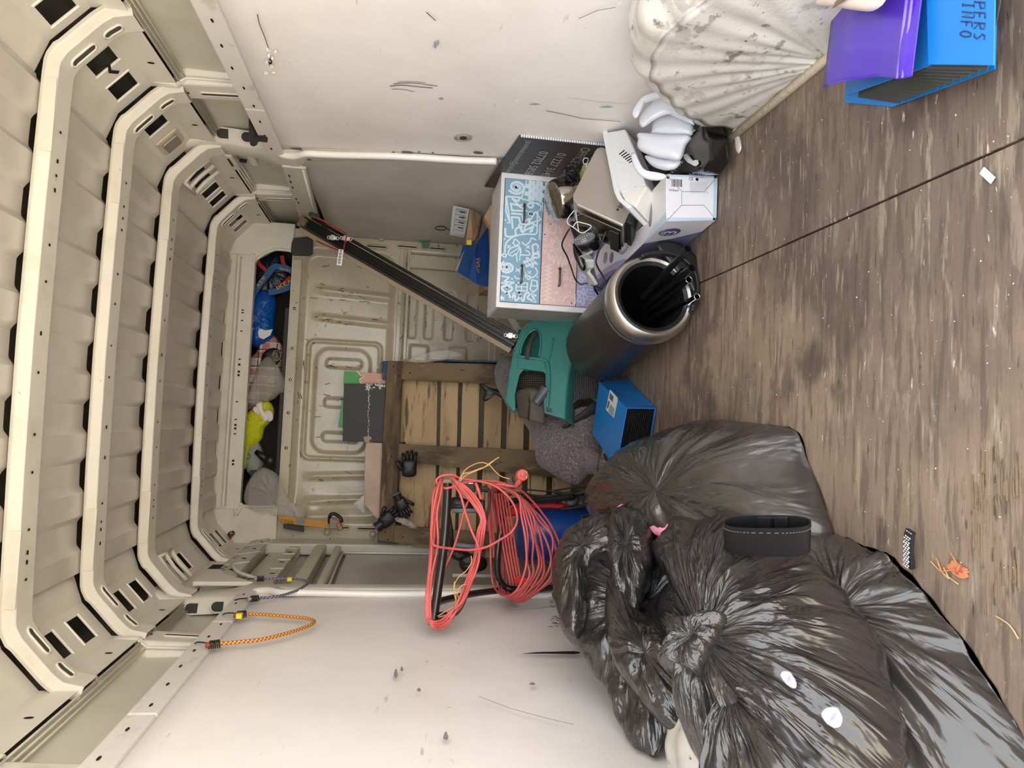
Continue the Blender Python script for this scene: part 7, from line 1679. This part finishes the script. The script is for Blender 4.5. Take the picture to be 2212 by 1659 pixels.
# puncture with torn wood
hole_pts = [(578,100),(584,108),(583,118),(590,125),(588,134),(594,142),(586,147),(581,140),(583,130),(576,122),(580,112)]
MB().prism([P(580+(u-580)*.8,v,x=xw-.0045) for u,v in [(583,126),(590,130),(589,140),(582,142),(580,134)]], V(-.0008,0,0)).build('puncture', M['dark'], WR)
mark(WR, [(556,30),(560,50),(572,80),(580,104)], .0025, xw-.004, dkm, 'crack')
rr_ = random.Random(8)
for k in range(16):
    u = 583+rr_.uniform(-13,13); v = 128+rr_.uniform(-26,30); s_ = rr_.uniform(2,6)
    p = P(u,v,x=xw-.004); MB().prism([p, P(u+s_,v+rr_.uniform(-2,2),x=xw-.004), P(u+s_*.6,v+s_,x=xw-.004)], V(-rr_.uniform(.003,.010),0,0)).build('splinter', mk('torn_white_ply',(226,218,208),.7), WR)
rg_ = MB().tube([P(1000+17*math.cos(q),298+6*math.sin(q),x=.862) for q in [2*PI*k/24 for k in range(24)]], .004, 6, closed=True).build('fixing_ring', mk('grimy_ring',(150,142,134),.5), WR, smooth=True)
MB().prism([P(1001+8*math.cos(q),298+3.6*math.sin(q),x=.861) for q in [2*PI*k/16 for k in range(16)]], V(-.0015,0,0)).build('fixing_centre', mk('grimy_dark',(70,64,60),.6), WR)
mark(WR, [(1180,239),(1220,247),(1258,256),(1340,262)], .003, xw-.003, dkm, 'crack'); mark(WR, [(1230,212),(1290,220),(1360,226)], .004, xw-.003, M['white_ink'], 'pale_scrape')
# left lining: split with white edges and frayed timber
xl = -.8665
MB().prism([P(u,v,x=xl+.004) for u,v in ((1130,1412),(1160,1409),(1240,1407),(1262,1410),(1240,1413),(1180,1412))], V(.0008,0,0)).build('split', M['dark'], WL)
mark(WL, [(1118,1412),(1150,1406),(1200,1404),(1262,1400)], .006, xl+.004, M['white_ink'], 'split_edge')
MB().prism([P(u,v,x=xl+.004) for u,v in ((1105,1314),(1150,1309),(1196,1304),(1200,1308),(1160,1313))], V(.0008,0,0)).build('split', M['white_ink'], WL)
for k in range(26):
    u = 1205+rr_.uniform(-14,12); v = (1300 if k % 2 else 1342)+rr_.uniform(-14,12); s_ = rr_.uniform(4,13)
    p0 = P(u,v,x=xl+.004); p1 = P(u-s_,v+rr_.uniform(-4,4),x=xl+.02)
    MB().tube([p0,p1], [.0016,.0006], 5).build('frayed_fibre', mk('fibre_brown',(128,108,84),.8), WL)
mark(WL, [(1035,1505),(1100,1530),(1180,1552),(1240,1566)], .0025, xl+.004, scm, 'scratch'); mark(WL, [(800,1395),(850,1405),(900,1440)], .0015, xl+.004, M['white_ink'], 'scratch')
for (u,v,a,b) in ((855,1455,4,10),(963,1590,5,9),(868,1445,3,5),(905,1490,4,4),(1150,1477,6,3)):
    MB().prism([P(u+a*math.cos(t)*(1+.3*math.sin(3*t)),v+b*math.sin(t)*(1+.25*math.cos(5*t)),x=xl+.0045) for t in [2*PI*k/12 for k in range(12)]], V(.0005,0,0)).build('smudge', scm, WL)
# tangle of cables on the roof rib torn hole: jagged tear in the second cant bay on the right
B2, C2 = V(.800,0,1.915), V(.905,0,1.820)
for pts in ([(.35,2.185),(.55,2.215),(.48,2.24),(.62,2.27)],):
    MB().stroke([B2.lerp(C2,a)+V(0,b,0) for a,b in pts], .012, V(-.68,0,-.74).normalized(), .004).build('torn_slit', M['dark'], WR)
